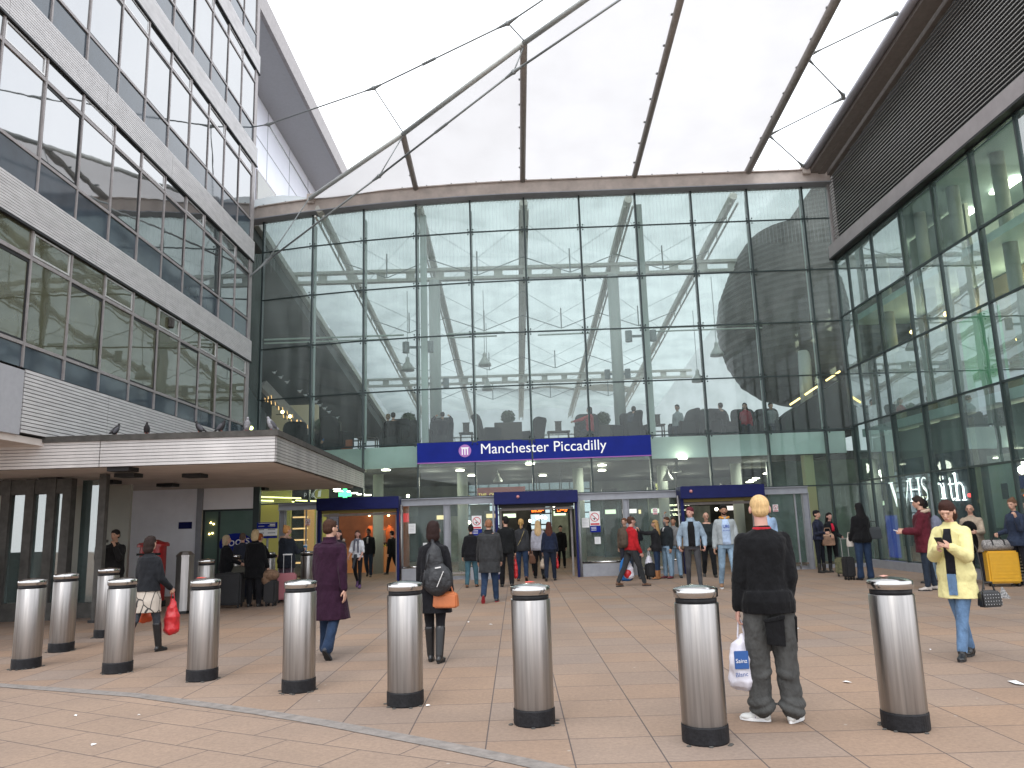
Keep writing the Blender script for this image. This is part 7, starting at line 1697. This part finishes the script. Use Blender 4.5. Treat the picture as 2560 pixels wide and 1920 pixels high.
MB().path([tuple(F.W(F.T(v))) for v in ((.10,-.17,1.32),(.12,-.04,1.475),(.12,.10,1.36),(.12,.08,1.12))], .022, 8).build('strap', cloth('grey_backpack', (.15,.16,.21)), t, smooth=True)
person('man in a black cap and pale jeans half hidden behind the maroon parka', face=40, foot=(2330,1458), head=(2328,1251), skin='mid', hair='fringe', hairc=(.02,.018,.016), top='jacket', topc=(.012,.013,.016), botc=denim_l, hold={'hat':(.010,.010,.012)})
F = person('grey haired older man with glasses and a beige coat by the right hand glass', face=140, Y=18.0, head=(2423,1263), skin='fair', build=1.12, arms=((30,10,60,26),(10,12,40,10)), hair='fringe', hairc=(.42,.40,.38), top='parka', topc=(.36,.29,.22), botc=(.03,.03,.035), hold={'glasses':1})
bb_ = F.W(F.T((.02,.24,1.22))); t = MB().ell(bb_, (.17,.10,.17)).ell(bb_+Vector((.03,0,-.3)), (.13,.09,.25)).build('fur_bag', cloth('black_fur', (.008,.008,.008), bump=1), loc=tuple(bb_), smooth=True); tag(t, 'black fluffy bag hanging in front of the older man in beige', 'bag')
person('young woman in a navy sweater talking on the phone above the yellow suitcase', face=112, Y=17.0, head=(2530,1249), fem=True, skin='fair', arms=((30,8,128,4),(6,10,72,4)), hair='bun', hairc=(.14,.075,.045), top='sweater', topc=(.028,.038,.065), botc=(.014,.014,.018), pitch=10, yaw=6)
person('young girl crouching by the black case at the right group', face=150, Y=21.3, head=(2113,1345), H=1.12, fem=True, skin='fair', hair='long', hairc=(.03,.02,.018), arms=((10,10,50,10),(10,10,50,10)), top='jacket', topc=(.012,.012,.014), botc=(.012,.012,.014)) if False else None

# --- people on the cafe deck
def sitter(px, py, Y, face, label, **k):
    q_ = atY(px, py, Y); return person(label, face=face, X=q_.x, Y=Y, z0=FZ-.02, H=1.72, seated=True, legs=((84,84),(84,84)), group='people seated on the cafe deck', **k)
sitter(842, 1048, 27.1, 100, 'person in a bright blue coat leaning forward on the cafe deck', lean=34, topc=(.02,.12,.30), hair='short', hairc=(.3,.2,.08), arms=((40,6,30,4),(40,6,30,4)), skin='fair')
sitter(970, 1043, 27.3, 30, 'left of two people sitting close together on the deck', fem=True, hair='short', hairc=(.2,.12,.06), topc=(.02,.02,.022))
sitter(983, 1041, 27.0, 0, 'right of two people sitting close together on the deck', hair='short', hairc=(.03,.02,.02), topc=(.012,.012,.014), build=1.15)
sitter(1106, 1027, 27.2, 10, 'man on the deck with both arms raised behind his head', hair='buzz', hairc=(.05,.03,.02), topc=(.014,.014,.018), build=1.1, arms=((120,40,130,60),(120,40,130,60)))
sitter(1473, 1021, 27.1, 60, 'person in a coral red top stretching an arm to the left on the deck', fem=True, hair='bob', hairc=(.02,.015,.015), topc=(.42,.05,.06), arms=((70,20,10,0),(10,10,50,0)))
sitter(1584, 1020, 27.3, -20, 'person seated just left of the right wind post', hair='short', hairc=(.05,.04,.03), topc=(.06,.07,.09))
sitter(1692, 1009, 27.2, 140, 'person in a white top seated right of the right wind post', skin='mid', hair='short', hairc=(.02,.015,.015), topc=(.34,.36,.37), fem=True)
sitter(1800, 1008, 27.1, 20, 'person in black seated in front of the dark drum', hair='short', hairc=(.05,.03,.02), topc=(.010,.010,.012), build=1.2)
sitter(1861, 1008, 27.3, 160, 'long haired person in a bright red top seated near the drum', fem=True, hair='long', hairc=(.08,.04,.025), topc=(.28,.015,.03))
sitter(1927, 1021, 27.4, 180, 'person in pale clothes seated beyond the dark seats at right', hair='short', hairc=(.02,.02,.02), topc=(.16,.18,.18))
# ============================================================ bake the figure surfaces so that every mesh is final
bpy.context.view_layer.update()
dg = bpy.context.evaluated_depsgraph_get()
todo = [o for o in col.objects if o.type == 'MESH' and len(o.modifiers)]
new = []
for o in todo:
    new.append((o, bpy.data.meshes.new_from_object(o.evaluated_get(dg))))
for o, me in new:
    old = o.data; o.modifiers.clear(); me.name = old.name + '_mesh'; o.data = me
    for p in me.polygons: p.use_smooth = True
    if not me.materials and old.materials:
        for mt in old.materials: me.materials.append(mt)
scene.render.engine = 'CYCLES'
scene.cycles.transparent_max_bounces = 16; scene.cycles.max_bounces = 8
